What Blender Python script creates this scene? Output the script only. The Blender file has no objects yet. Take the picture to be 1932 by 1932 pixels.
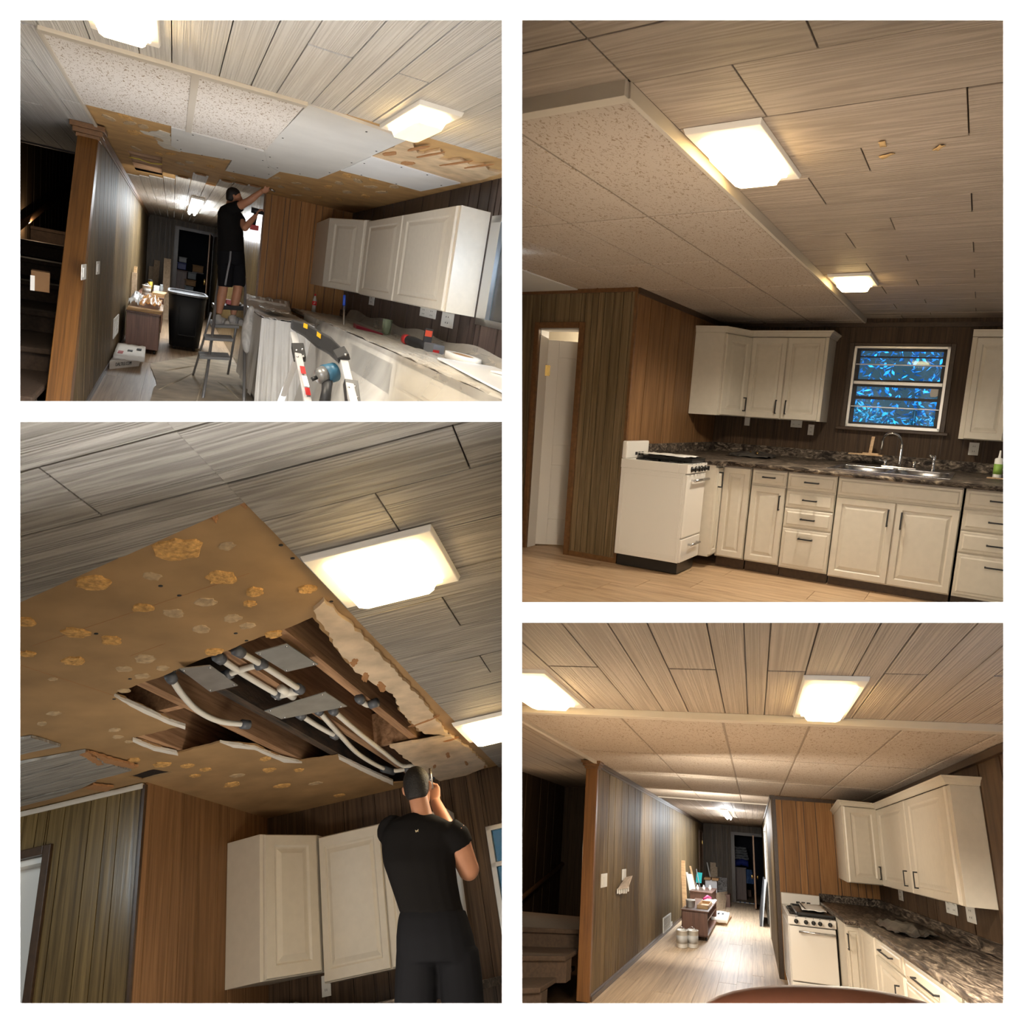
import bpy, bmesh, math, random
from mathutils import Vector, Matrix, Euler
from mathutils.geometry import delaunay_2d_cdt

SC = bpy.context.scene
COL = SC.collection
# ------------------------------------------------------------------ camera, world, exposure
cam = bpy.data.objects.new('camera', bpy.data.cameras.new('camera'))
COL.objects.link(cam)
cam.data.sensor_width = 36.0
cam.data.lens = 36.0 * 1400 / 1932
cam.data.clip_start = 0.05
cam.data.clip_end = 300
cam.rotation_euler = (math.pi / 2, 0, 0)          # at the origin, level, looking along +Y
SC.camera = cam
SC.view_settings.view_transform = 'Standard'
SC.view_settings.look = 'None'
SC.view_settings.gamma = 1.0
SC.view_settings.use_curve_mapping = False
SC.view_settings.exposure = 0.0
SC.cycles.adaptive_threshold = .015
SC.cycles.max_bounces, SC.cycles.diffuse_bounces, SC.cycles.glossy_bounces, SC.cycles.transmission_bounces, SC.cycles.transparent_max_bounces = 6, 4, 2, 4, 10
world = bpy.data.worlds.new('sky')
SC.world = world
world.use_nodes = True
WB = world.node_tree.nodes['Background']
WB.inputs[0].default_value = (0.68, 0.64, 0.58, 1)
WB.inputs[1].default_value = 0.24


def area_light(name, loc, aim, sx, sy, watts, col=(1, 1, 1)):
    d = bpy.data.lights.new(name, 'AREA')
    d.shape = 'RECTANGLE'
    d.size, d.size_y, d.energy, d.color = sx, sy, watts, col
    o = bpy.data.objects.new(name, d)
    COL.objects.link(o)
    o.location = loc
    o.rotation_euler = (Vector(aim) - Vector(loc)).to_track_quat('-Z', 'Y').to_euler()
    return o


def point_light(name, loc, watts, col=(1, 1, 1), r=0.0):
    d = bpy.data.lights.new(name, 'POINT')
    d.energy, d.color, d.shadow_soft_size = watts, col, r
    o = bpy.data.objects.new(name, d)
    COL.objects.link(o)
    o.location = loc
    return o


# added fill lights outside the view that whiten the front wall from four sides
FRONT = 1.5
for nm, loc, aim, sx, sy in (('front_fill_top', (0, FRONT - .16, 1.5), (0, FRONT, 0.2), 3.0, .1), ('front_fill_bottom', (0, FRONT - .16, -1.5), (0, FRONT, -.2), 3.0, .1),
                             ('front_fill_left', (-1.5, FRONT - .16, 0), (-.2, FRONT, 0), .1, 3.0), ('front_fill_right', (1.5, FRONT - .16, 0), (.2, FRONT, 0), .1, 3.0)):
    area_light(nm, loc, aim, sx, sy, 85)


# ------------------------------------------------------------------ the four rooms: where each stands and its stretch fitted to the camera view
class Room:
    """One room set: a rigid placement (rot, eye) and a per-axis stretch: kitchen coordinates estimated from the image -> coordinates fitted to the camera view."""
    def __init__(self, n, rot, eye, xs, ys, zs, rect):
        self.n = n
        A = Matrix(((1, 0, 0), (0, 0, 1), (0, -1, 0)))
        self.rot = A @ Matrix(rot)
        self.M = Matrix.Translation(-(self.rot @ Vector(eye))) @ self.rot.to_4x4()
        self.inv = self.M.inverted()
        self.kx, self.ky, self.kz = xs, ys, zs  # per-axis stretch that lines the room up with the camera
        self.clip = []
        u0, v0, u1, v1 = rect                      # the walls, floors and ceilings end half way between neighbouring rooms
        for nrm in ((1400, 966 - u0, 0), (-1400, u1 - 966, 0), (0, 966 - v0, -1400), (0, v1 - 966, 1400)):
            self.clip.append((self.inv @ Vector((0, 0, 0)), (self.inv.to_3x3() @ Vector(nrm)).normalized()))
        self.clip.append((self.inv @ Vector((0, FRONT + .06, 0)), (self.inv.to_3x3() @ Vector((0, 1, 0))).normalized()))
        d = lambda k: (k[-1][1] - k[0][1]) / (k[-1][0] - k[0][0])
        self.st = (d(xs), d(ys[:5]), d(zs))

    @staticmethod
    def _at(k, v):
        i = 0
        while i < len(k) - 2 and v > k[i + 1][0]:
            i += 1
        (a, p), (b, q) = k[i], k[i + 1]
        return p + (q - p) * (v - a) / (b - a)

    def x(self, v): return self._at(self.kx, v)
    def y(self, v): return self._at(self.ky, v)
    def z(self, v): return self._at(self.kz, v)


ROOM1 = Room(1, ((0.900904, -0.396426, 0.176688), (0.055026, -0.299488, -0.952512), (0.430516, 0.867844, -0.247997)),
             (-0.4387, -11.4302, 1.4421),
             [(-1.145, -1.120), (-0.530, -0.382), (0.080, 0.219), (0.615, 0.610), (0.690, 0.834), (1.000, 1.016), (1.500, 1.502), (1.750, 1.601), (2.086, 1.781)],
             [(-1.830, -6.462), (-1.220, -4.292), (-0.610, -2.769), (0.000, -0.416), (0.800, 1.013), (1.700, 4.265), (3.750, 12.951)],
             [(0.000, -0.064), (0.450, 0.304), (0.900, 0.854), (1.350, 1.360), (1.700, 1.708), (2.100, 2.076), (2.497, 2.432)], (-300, -300, 966, 776.5))
ROOM2 = Room(2, ((0.532096, -0.844528, 0.060383), (-0.089739, -0.127169, -0.987813), (0.841915, 0.520193, -0.143453)),
             (-5.4954, -2.4078, 1.3178),
             [(-1.145, -3.008), (-0.530, -1.493), (0.080, -0.249), (0.615, 0.688), (0.690, 0.825), (1.000, 1.402), (1.500, 2.369), (1.750, 2.751), (2.086, 3.233)],
             [(-2.600, -2.047), (-1.830, -1.237), (-1.220, -0.704), (-0.610, -0.211), (0.000, 0.272), (0.800, 0.758), (1.700, 1.253), (3.750, 3.750)],
             [(0.000, -0.062), (0.450, 0.440), (0.900, 0.934), (1.350, 1.397), (1.700, 1.725), (2.100, 2.078), (2.497, 2.434)], (966, -300, 2250, 1155.5))
ROOM3 = Room(3, ((0.172632, -0.968673, -0.178524), (0.490186, 0.241696, -0.837437), (0.854351, 0.057058, 0.516554)),
             (-3.2798, -2.5681, 1.1394),
             [(-1.145, -1.594), (-0.530, -0.691), (0.080, 0.038), (0.615, 0.540), (0.690, 0.687), (1.000, 0.993), (1.500, 1.466), (1.750, 1.767), (2.086, 1.993)],
             [(-1.830, -1.721), (-1.220, -1.043), (-0.610, -0.506), (0.000, -0.050), (0.800, 0.397)],
             [(0.450, 0.450), (0.900, 1.154), (1.350, 1.414), (1.700, 1.678), (2.100, 2.018), (2.497, 2.334)], (-300, 776.5, 966, 2250))
ROOM4 = Room(4, ((0.955033, 0.284337, 0.084050), (-0.038750, 0.400738, -0.915373), (-0.293956, 0.870955, 0.393736)),
             (0.3411, -14.4194, 1.5733),
             [(-1.145, -1.432), (-0.530, -0.590), (0.080, 0.160), (0.615, 0.633), (0.690, 0.754), (1.000, 1.062), (1.500, 1.533), (1.750, 1.765), (2.086, 2.070)],
             [(-1.830, -8.922), (-1.220, -6.246), (-0.610, -3.684), (0.000, -1.312), (0.800, 1.910), (1.700, 5.977), (3.750, 16.100)],
             [(0.000, -0.052), (0.450, 0.400), (0.900, 0.873), (1.350, 1.345), (1.700, 1.693), (2.100, 2.083), (2.497, 2.444)], (966, 1155.5, 2250, 2250))
RM = None


def use(r):
    global RM
    RM = r


def room_area_light(name, room, loc, aim, sx, sy, watts, col):
    """area light set in room coordinates, for seen sources and for added unseen fill"""
    return area_light(name, room.M @ Vector(loc), room.M @ Vector(aim), sx, sy, watts, col)


room_area_light('kitchen_fill', ROOM4, (0, -12.4, .9), (.4, 0, 1.2), 2.2, .8, 11, (1, .86, .70))  # added fill inside the room, facing away from the camera, no real fixture
room_area_light('kitchen_fill', ROOM4, (.1, -8.75, .5), (.5, -2, 1.5), 1.8, .5, 8, (1, .88, .72))  # added fill standing low under the ceiling trim, unseen from behind
room_area_light('hall_tube_glow', ROOM4, (-.3, 8.0, 2.38), (-.3, 8.0, 0), .4, 7.0, 150, (.95, .97, 1))
room_area_light('hall_fill', ROOM4, (-.4, -1.2, 1.9), (-.5, 6, .2), .8, .5, 70, (1, .93, .82))  # added fill that brightens the hallway floor and clutter, no lamp there
room_area_light('window_daylight', ROOM4, (1.92, -11.6, 1.7), (1.9, -7.0, 1.8), .2, .3, 7, (.60, .76, 1))
point_light('hall_tube_spill', ROOM4.M @ Vector((-.25, 4.6, 2.15)), 60, (.95, .97, 1))
point_light('stair_fill', ROOM4.M @ Vector((-2.5, -3.6, 1.4)), 15, (1, .75, .5))  # added point light, too small to show, lifting the dark stairs
room_area_light('kitchen_fill', ROOM2, (-3.04, -1.84, 1.03), (2, -.6, 1.05), .6, .5, 22, (1, .84, .68))  # added one-sided fill in mid room, back to the camera
room_area_light('dusk_light', ROOM2, (4.4, -1.4, 3.6), (6.0, -1.7, 1.2), 2.5, 1.5, 450, (.25, .62, 1))
point_light('door_room_fill', ROOM2.M @ Vector((1.5, .9, 1.9)), 26, (1, .88, .68))  # added unseen point light brightening the white door
point_light('hall_tube_spill', ROOM2.M @ Vector((.20, 1.26, 2.22)), 6, (.85, .94, 1))
room_area_light('kitchen_fill', ROOM3, (-2.6, -1.9, .6), (.8, -.8, 2.0), 1.0, .8, 7, (1, .86, .72))  # added fill facing into the room, matches no fixture
room_area_light('low_fill', ROOM3, (-0.44, -1.16, 0.93), (1.2, -.9, 2.2), .4, .4, 13, (1, .90, .76))  # added fill below the view, lighting hole and cabinets from beneath
room_area_light('hall_tube_glow', ROOM3, (-1.2, .75, 2.25), (.54, .3, 1.9), .3, .5, 10, (.80, .93, 1))
room_area_light('window_daylight', ROOM3, (1.93, -1.75, 1.7), (1.0, -1.6, 1.7), .1, .1, 2, (.60, .78, 1))
room_area_light('kitchen_fill', ROOM1, (-.7, -9.0, 1.5), (.2, 0, 2.0), 1.6, .6, 26, (.97, .98, 1))  # added fill in mid air, turned away from the camera
room_area_light('kitchen_fill', ROOM1, (-.2, -6.2, .6), (.3, 2, 2.1), 1.2, .6, 60, (.97, .98, 1))  # second added fill, aimed up at the far ceiling
room_area_light('hall_tube_glow', ROOM1, (-.2, 5.0, 2.36), (-.2, 5.0, 0), .4, 5.0, 90, (.92, .97, 1))
room_area_light('hall_fill', ROOM1, (-.3, -.3, 1.9), (-.4, 5, .1), .7, .5, 17, (1, .95, .86))  # added fill behind the man, for the hallway beyond
room_area_light('window_daylight', ROOM1, (1.70, -6.4, 1.8), (.8, -5.6, 1.6), .1, .1, 14, (.55, .75, 1))
point_light('hall_tube_spill', ROOM1.M @ Vector((-.12, 5.0, 2.1)), 32, (.95, .97, 1))
point_light('stair_fill', ROOM1.M @ Vector((-2.2, 1.5, 1.5)), 6, (1, .75, .5))  # added unseen point light for the stair wall
room_area_light('kitchen_fill', ROOM4, (-.2, -6.6, 1.5), (1.7, -3.0, 1.2), .7, .7, 34, (1, .90, .74))  # added fill aimed at cabinets and range, back to the camera
room_area_light('hall_fill', ROOM4, (-.3, -4.4, 2.0), (-.4, -.5, 0), .6, .5, 30, (1, .92, .78))  # added fill aimed down at the near hallway floor

# ------------------------------------------------------------------ mesh building
class Gone:
    """what is left of a piece that would stand wholly outside its own room"""
    def __setitem__(self, k, v): pass


GONE = Gone()


class MB:
    def __init__(self):
        self.v, self.f, self.s = [], [], []

    def add(self, vs, fs, smooth=False):
        b = len(self.v)
        self.v += [tuple(p) for p in vs]
        self.f += [tuple(b + i for i in f) for f in fs]
        self.s += [smooth] * len(fs)
        return self

    def par(self, o, u, v, w):
        o, u, v, w = Vector(o), Vector(u), Vector(v), Vector(w)
        p = [o, o + u, o + u + v, o + v, o + w, o + u + w, o + u + v + w, o + v + w]
        fs = [(0, 3, 2, 1), (4, 5, 6, 7), (0, 1, 5, 4), (1, 2, 6, 5), (2, 3, 7, 6), (3, 0, 4, 7)]
        if u.cross(v).dot(w) < 0:
            fs = [f[::-1] for f in fs]
        return self.add(p, fs)

    def box(self, x0, x1, y0, y1, z0, z1):
        x0, x1 = sorted((x0, x1)); y0, y1 = sorted((y0, y1)); z0, z1 = sorted((z0, z1))
        return self.par((x0, y0, z0), (x1 - x0, 0, 0), (0, y1 - y0, 0), (0, 0, z1 - z0))

    def hexa(self, low, high):
        """two quads of corresponding corners"""
        p = [Vector(q) for q in low] + [Vector(q) for q in high]
        fs = [(3, 2, 1, 0), (4, 5, 6, 7), (0, 1, 5, 4), (1, 2, 6, 5), (2, 3, 7, 6), (3, 0, 4, 7)]
        if (p[1] - p[0]).cross(p[2] - p[0]).dot(p[4] - p[0]) < 0:
            fs = [f[::-1] for f in fs]
        return self.add(p, fs)

    def prism(self, pts, w):
        """planar polygon pts (3-D) pushed along w"""
        n = len(pts); w = Vector(w)
        p = [Vector(q) for q in pts] + [Vector(q) + w for q in pts]
        nr = Vector((0, 0, 0))
        for i in range(n):
            nr += (p[i] - p[0]).cross(p[(i + 1) % n] - p[0])
        fs = [tuple(range(n))[::-1], tuple(range(n, 2 * n))] + [(i, (i + 1) % n, n + (i + 1) % n, n + i) for i in range(n)]
        if nr.dot(w) < 0:
            fs = [f[::-1] for f in fs]
        return self.add(p, fs)

    def rings(self, rings, close=True, smooth=True):
        n = len(rings[0]); vs = [q for r in rings for q in r]
        fs = []
        for k in range(len(rings) - 1):
            for i in range(n):
                j = (i + 1) % n
                fs.append((k * n + i, k * n + j, (k + 1) * n + j, (k + 1) * n + i))
        if close:
            fs += [tuple(range(n))[::-1], tuple((len(rings) - 1) * n + i for i in range(n))]
        return self.add(vs, fs, smooth)

    def tube(self, path, r, n=10, flat=None):
        path = [Vector(p) for p in path]
        rs = r if isinstance(r, (list, tuple)) else [r] * len(path)
        out = []; up = None
        for i, p in enumerate(path):
            t = (path[min(i + 1, len(path) - 1)] - path[max(i - 1, 0)]).normalized()
            if up is None:
                up = Vector((0, 0, 1)) if abs(t.z) < .9 else Vector((0, 1, 0))
            a = t.cross(up).normalized(); b = a.cross(t).normalized(); up = b
            k = flat or 1
            out.append([p + (a * math.cos(2 * math.pi * j / n) + b * k * math.sin(2 * math.pi * j / n)) * rs[i] for j in range(n)])
        return self.rings(out)

    def cyl(self, p, q, r0, r1=None, n=16):
        return self.tube([p, q], [r0, r0 if r1 is None else r1], n)

    def lathe(self, c, axis, prof, n=20, sc=(1, 1)):
        """profile [(radius, height)] about axis from point c"""
        c, t = Vector(c), Vector(axis).normalized()
        a = t.cross(Vector((0, 0, 1)) if abs(t.z) < .9 else Vector((0, 1, 0))).normalized(); b = t.cross(a)
        return self.rings([[c + t * h + (a * sc[0] * math.cos(2 * math.pi * j / n) + b * sc[1] * math.sin(2 * math.pi * j / n)) * max(r, 1e-4) for j in range(n)] for r, h in prof])

    def ball(self, c, rx, ry, rz, n=12):
        c = Vector(c)
        return self.rings([[c + Vector((rx * math.sin(math.pi * k / n) * math.cos(2 * math.pi * j / n), ry * math.sin(math.pi * k / n) * math.sin(2 * math.pi * j / n), -rz * math.cos(math.pi * k / n)))
                            for j in range(n)] for k in [.02] + list(range(1, n)) + [n - .02]])

    def build(self, name, mat, parent=None, bevel=0, label=None, clip=False, subsurf=0, kind=None, seg=2, remesh=0, smooth_it=0, base=None):
        if parent is GONE:
            return GONE
        bm = bmesh.new()
        vs = [bm.verts.new(p) for p in self.v]
        for f, s in zip(self.f, self.s):
            try:
                q = bm.faces.new([vs[i] for i in f]); q.smooth = s
            except ValueError:
                pass
        for co, no in RM.clip:                     # nothing may stick out of its room into the next one
            if bm.faces and any((v.co - co).dot(no) < 0 for v in bm.verts):
                bmesh.ops.bisect_plane(bm, geom=bm.verts[:] + bm.edges[:] + bm.faces[:], plane_co=co, plane_no=-no, clear_outer=True)
        if not bm.faces:
            bm.free(); return GONE
        me = bpy.data.meshes.new(name)
        if parent is not None:
            o0 = Vector(parent['_b'])
        elif base is not None:
            o0 = Vector(base)
        else:
            lo = [min(v.co[i] for v in bm.verts) for i in range(3)]; hi = [max(v.co[i] for v in bm.verts) for i in range(3)]
            o0 = Vector(((lo[0] + hi[0]) / 2, (lo[1] + hi[1]) / 2, lo[2]))
        bmesh.ops.translate(bm, verts=bm.verts[:], vec=-o0)
        bm.to_mesh(me); bm.free()
        me.materials.append(mat)
        o = bpy.data.objects.new(name, me)
        COL.objects.link(o)
        o['_b'] = tuple(o0)
        if parent is None:
            o.matrix_basis = RM.M @ Matrix.Translation(o0)
        else:
            o.parent = parent
        if remesh:
            m = o.modifiers.new('skin', 'REMESH'); m.mode = 'VOXEL'; m.voxel_size = remesh; m.use_smooth_shade = True
        if smooth_it:
            m = o.modifiers.new('ease', 'SMOOTH'); m.factor = .5; m.iterations = smooth_it
        if bevel:
            m = o.modifiers.new('edge', 'BEVEL'); m.width = bevel; m.segments = seg; m.limit_method = 'ANGLE'; m.angle_limit = .6
        if subsurf:
            m = o.modifiers.new('smooth', 'SUBSURF'); m.levels = m.render_levels = subsurf
        if label:
            o['label'] = label
        if kind:
            o['kind'] = kind
        return o


def thing(name, label, cat, base, group=None, kind=None):
    o = bpy.data.objects.new(name, None)
    COL.objects.link(o)
    o.empty_display_size = .05
    o.matrix_basis = RM.M @ Matrix.Translation(Vector(base))
    o['_b'] = tuple(base)
    if label: o['label'] = label
    if cat: o['category'] = cat
    if group: o['group'] = group
    if kind: o['kind'] = kind
    return o


def tag(o, label, cat=None, group=None, kind=None):
    if o is GONE: return o
    o['label'] = label
    if cat: o['category'] = cat
    if group: o['group'] = group
    if kind: o['kind'] = kind
    return o


# ------------------------------------------------------------------ materials
def new_mat(name):
    m = bpy.data.materials.new(name)
    m.use_nodes = True
    return m, m.node_tree, m.node_tree.nodes['Principled BSDF']


def plain(name, col, rough=.5, metal=0, emit=None, es=0, spec=.5, alpha=1, trans=0, ior=1.45, coat=0, var=0, bump=0, bscale=60):
    m, nt, b = new_mat(name)
    N, L = nt.nodes, nt.links
    b.inputs['Base Color'].default_value = (*col, 1)
    b.inputs['Roughness'].default_value = rough
    b.inputs['Metallic'].default_value = metal
    b.inputs['Specular IOR Level'].default_value = spec
    b.inputs['Alpha'].default_value = alpha
    b.inputs['Transmission Weight'].default_value = trans
    b.inputs['IOR'].default_value = ior
    b.inputs['Coat Weight'].default_value = coat
    if emit:
        b.inputs['Emission Color'].default_value = (*emit, 1)
        b.inputs['Emission Strength'].default_value = es
    if var or bump:
        tc = N.new('ShaderNodeTexCoord'); no = N.new('ShaderNodeTexNoise')
        no.inputs['Scale'].default_value = bscale; no.inputs['Detail'].default_value = 4
        L.new(tc.outputs['Object'], no.inputs['Vector'])
        if var:
            rp = N.new('ShaderNodeValToRGB')
            rp.color_ramp.elements[0].color = (*[c * (1 - var) for c in col], 1); rp.color_ramp.elements[0].position = .3
            rp.color_ramp.elements[1].color = (*[min(1, c * (1 + var)) for c in col], 1); rp.color_ramp.elements[1].position = .7
            L.new(no.outputs['Fac'], rp.inputs['Fac']); L.new(rp.outputs['Color'], b.inputs['Base Color'])
        if bump:
            bp = N.new('ShaderNodeBump'); bp.inputs['Strength'].default_value = bump; bp.inputs['Distance'].default_value = .01
            L.new(no.outputs['Fac'], bp.inputs['Height']); L.new(bp.outputs['Normal'], b.inputs['Normal'])
    return m


def wood(name, c1, c2, grain, rough=.45, bump=.15, var=.12, rings=0, spec=.5, pos=(.35, .65), detail=6):
    """grain: noise scale per metre along x, y, z of the room (small along the grain)"""
    m, nt, b = new_mat(name)
    N, L = nt.nodes, nt.links
    tc = N.new('ShaderNodeTexCoord'); oi = N.new('ShaderNodeObjectInfo')
    mul = N.new('ShaderNodeVectorMath'); mul.operation = 'MULTIPLY'; mul.inputs[1].default_value = (17, 23, 31)
    L.new(oi.outputs['Random'], mul.inputs[0])
    add = N.new('ShaderNodeVectorMath'); add.operation = 'ADD'
    L.new(tc.outputs['Object'], add.inputs[0]); L.new(mul.outputs[0], add.inputs[1])
    mp = N.new('ShaderNodeMapping'); mp.inputs['Scale'].default_value = grain
    L.new(add.outputs[0], mp.inputs['Vector'])
    no = N.new('ShaderNodeTexNoise'); no.inputs['Scale'].default_value = 1; no.inputs['Detail'].default_value = detail
    no.inputs['Roughness'].default_value = .65; no.inputs['Distortion'].default_value = .4
    L.new(mp.outputs[0], no.inputs['Vector'])
    fac = no.outputs['Fac']
    if rings:
        n2 = N.new('ShaderNodeTexNoise'); n2.inputs['Scale'].default_value = .12; n2.inputs['Detail'].default_value = 1.5
        L.new(mp.outputs[0], n2.inputs['Vector'])
        a = N.new('ShaderNodeMath'); a.operation = 'MULTIPLY'; a.inputs[1].default_value = rings
        L.new(n2.outputs['Fac'], a.inputs[0])
        s = N.new('ShaderNodeMath'); s.operation = 'SINE'; L.new(a.outputs[0], s.inputs[0])
        k = N.new('ShaderNodeMath'); k.operation = 'MULTIPLY_ADD'; k.inputs[1].default_value = .16; L.new(s.outputs[0], k.inputs[0]); L.new(no.outputs['Fac'], k.inputs[2])
        fac = k.outputs[0]
    rp = N.new('ShaderNodeValToRGB')
    rp.color_ramp.elements[0].color = (*c1, 1); rp.color_ramp.elements[0].position = pos[0]
    rp.color_ramp.elements[1].color = (*c2, 1); rp.color_ramp.elements[1].position = pos[1]
    L.new(fac, rp.inputs['Fac'])
    mr = N.new('ShaderNodeMapRange'); mr.inputs['To Min'].default_value = 1 - var; mr.inputs['To Max'].default_value = 1 + var
    L.new(oi.outputs['Random'], mr.inputs['Value'])
    vm = N.new('ShaderNodeVectorMath'); vm.operation = 'SCALE'
    L.new(rp.outputs['Color'], vm.inputs[0]); L.new(mr.outputs[0], vm.inputs['Scale'])
    L.new(vm.outputs[0], b.inputs['Base Color'])
    b.inputs['Roughness'].default_value = rough
    b.inputs['Specular IOR Level'].default_value = spec
    if bump:
        bp = N.new('ShaderNodeBump'); bp.inputs['Strength'].default_value = bump; bp.inputs['Distance'].default_value = .02
        L.new(fac, bp.inputs['Height']); L.new(bp.outputs['Normal'], b.inputs['Normal'])
    return m


def speckle(name, col, spot, scale, thr, rough=.8, bump=.3, stretch=(1, 1, 1)):
    """pale board with scattered dark worm-like pits"""
    m, nt, b = new_mat(name)
    N, L = nt.nodes, nt.links
    tc = N.new('ShaderNodeTexCoord'); mp = N.new('ShaderNodeMapping'); mp.inputs['Scale'].default_value = stretch
    L.new(tc.outputs['Object'], mp.inputs['Vector'])
    no = N.new('ShaderNodeTexNoise'); no.inputs['Scale'].default_value = scale; no.inputs['Detail'].default_value = 2; no.inputs['Distortion'].default_value = 1.2
    L.new(mp.outputs[0], no.inputs['Vector'])
    rp = N.new('ShaderNodeValToRGB')
    rp.color_ramp.elements[0].color = (*spot, 1); rp.color_ramp.elements[0].position = thr
    rp.color_ramp.elements[1].color = (*col, 1); rp.color_ramp.elements[1].position = thr + .06
    L.new(no.outputs['Fac'], rp.inputs['Fac']); L.new(rp.outputs['Color'], b.inputs['Base Color'])
    b.inputs['Roughness'].default_value = rough
    bp = N.new('ShaderNodeBump'); bp.inputs['Strength'].default_value = bump; bp.inputs['Distance'].default_value = .01
    L.new(rp.outputs['Color'], bp.inputs['Height']); L.new(bp.outputs['Normal'], b.inputs['Normal'])
    return m


def marble(name, cols, scale, rough=.25, warp=1.5):
    m, nt, b = new_mat(name)
    N, L = nt.nodes, nt.links
    tc = N.new('ShaderNodeTexCoord'); mp = N.new('ShaderNodeMapping'); mp.inputs['Scale'].default_value = scale
    mp.inputs['Rotation'].default_value = (0, 0, .12)
    L.new(tc.outputs['Object'], mp.inputs['Vector'])
    no = N.new('ShaderNodeTexNoise'); no.inputs['Scale'].default_value = 1; no.inputs['Detail'].default_value = 9; no.inputs['Roughness'].default_value = .68; no.inputs['Distortion'].default_value = warp
    L.new(mp.outputs[0], no.inputs['Vector'])
    rp = N.new('ShaderNodeValToRGB'); e = rp.color_ramp.elements
    for i, (p, c) in enumerate(cols):
        q = e[i] if i < 2 else e.new(p)
        q.position = p; q.color = (*c, 1)
    L.new(no.outputs['Fac'], rp.inputs['Fac']); L.new(rp.outputs['Color'], b.inputs['Base Color'])
    b.inputs['Roughness'].default_value = rough
    b.inputs['Specular IOR Level'].default_value = .15
    return m


def film(name, col, alpha_lo, alpha_hi, scale, rough=.25):
    """thin clear plastic: mostly see-through, milky along its folds"""
    m, nt, b = new_mat(name)
    N, L = nt.nodes, nt.links
    tc = N.new('ShaderNodeTexCoord'); mp = N.new('ShaderNodeMapping'); mp.inputs['Scale'].default_value = scale
    L.new(tc.outputs['Object'], mp.inputs['Vector'])
    no = N.new('ShaderNodeTexNoise'); no.inputs['Scale'].default_value = 1; no.inputs['Detail'].default_value = 5; no.inputs['Distortion'].default_value = 1.0
    L.new(mp.outputs[0], no.inputs['Vector'])
    mr = N.new('ShaderNodeMapRange'); mr.inputs['From Min'].default_value = .35; mr.inputs['From Max'].default_value = .7
    mr.inputs['To Min'].default_value = alpha_lo; mr.inputs['To Max'].default_value = alpha_hi
    L.new(no.outputs['Fac'], mr.inputs['Value']); L.new(mr.outputs[0], b.inputs['Alpha'])
    b.inputs['Base Color'].default_value = (*col, 1); b.inputs['Roughness'].default_value = rough; b.inputs['Specular IOR Level'].default_value = .3
    bp = N.new('ShaderNodeBump'); bp.inputs['Strength'].default_value = .25; bp.inputs['Distance'].default_value = .02
    L.new(no.outputs['Fac'], bp.inputs['Height']); L.new(bp.outputs['Normal'], b.inputs['Normal'])
    return m


_cache = {}


def room_mat(kind):
    """wood and tile finishes whose grain follows the size the room is built at"""
    k = (kind, RM.n)
    if k in _cache: return _cache[k]
    sx, sy, sz = RM.st
    if kind == 'plank':
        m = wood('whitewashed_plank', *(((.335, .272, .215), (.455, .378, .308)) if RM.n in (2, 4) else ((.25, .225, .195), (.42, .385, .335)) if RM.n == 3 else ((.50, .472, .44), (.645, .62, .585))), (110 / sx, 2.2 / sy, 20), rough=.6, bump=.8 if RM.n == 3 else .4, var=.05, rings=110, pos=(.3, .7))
    elif kind == 'tile':
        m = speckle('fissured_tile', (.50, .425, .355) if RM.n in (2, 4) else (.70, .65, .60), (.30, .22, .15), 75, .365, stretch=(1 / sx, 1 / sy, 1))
    elif kind == 'dark_x':
        m = wood('dark_walnut_panel', (.050, .033, .018), (.135, .092, .052), (45 / sx, 45, 1.4), rough=.42, spec=.22, bump=.05, var=.16)
    elif kind == 'dark_y':
        m = wood('dark_walnut_panel', (.080, .054, .026), (.19, .132, .066), (45, 45 / sy, 1.4), rough=.55, spec=.12, bump=.05, var=.16)
    elif kind == 'window_wall':
        m = wood('umber_panel', (.040, .024, .014), (.105, .064, .038), (45, 45 / sy, 1.4), rough=.5, spec=.2, bump=.05, var=.14)
    elif kind == 'mid_x':
        m = wood('chestnut_panel', *{1: ((.27, .118, .036), (.42, .205, .070)), 4: ((.21, .098, .034), (.35, .175, .064))}.get(RM.n, ((.15, .075, .031), (.28, .148, .066))), (50 / sx, 50, 1.3), rough=.5, spec=.2, bump=.04, var=.12)
    elif kind == 'floor':
        m = wood('oak_laminate', *(((.34, .215, .12), (.56, .39, .24)) if RM.n == 2 else ((.24, .16, .095), (.40, .285, .185)) if RM.n == 1 else ((.40, .28, .175), (.64, .49, .335))), (34 / sx, 2.0 / sy, 20), rough=.45, spec=.25, bump=.03, var=.07, pos=(.3, .6))
    elif kind == 'counter':
        m = marble('grey_brown_laminate', [(.39, (.016, .012, .010)), (.66, (.37, .30, .225)), (.48, (.060, .046, .037)), (.56, (.155, .122, .094))], (20 / sx, 9 / sy, 20), rough=.42)
    elif kind == 'brown_paper':
        m = plain('brown_paper_face', (.35, .215, .098) if RM.n == 3 else (.50, .30, .12), rough=.8, var=.16, bump=.08, bscale=5)
    _cache[k] = m
    return m


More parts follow.
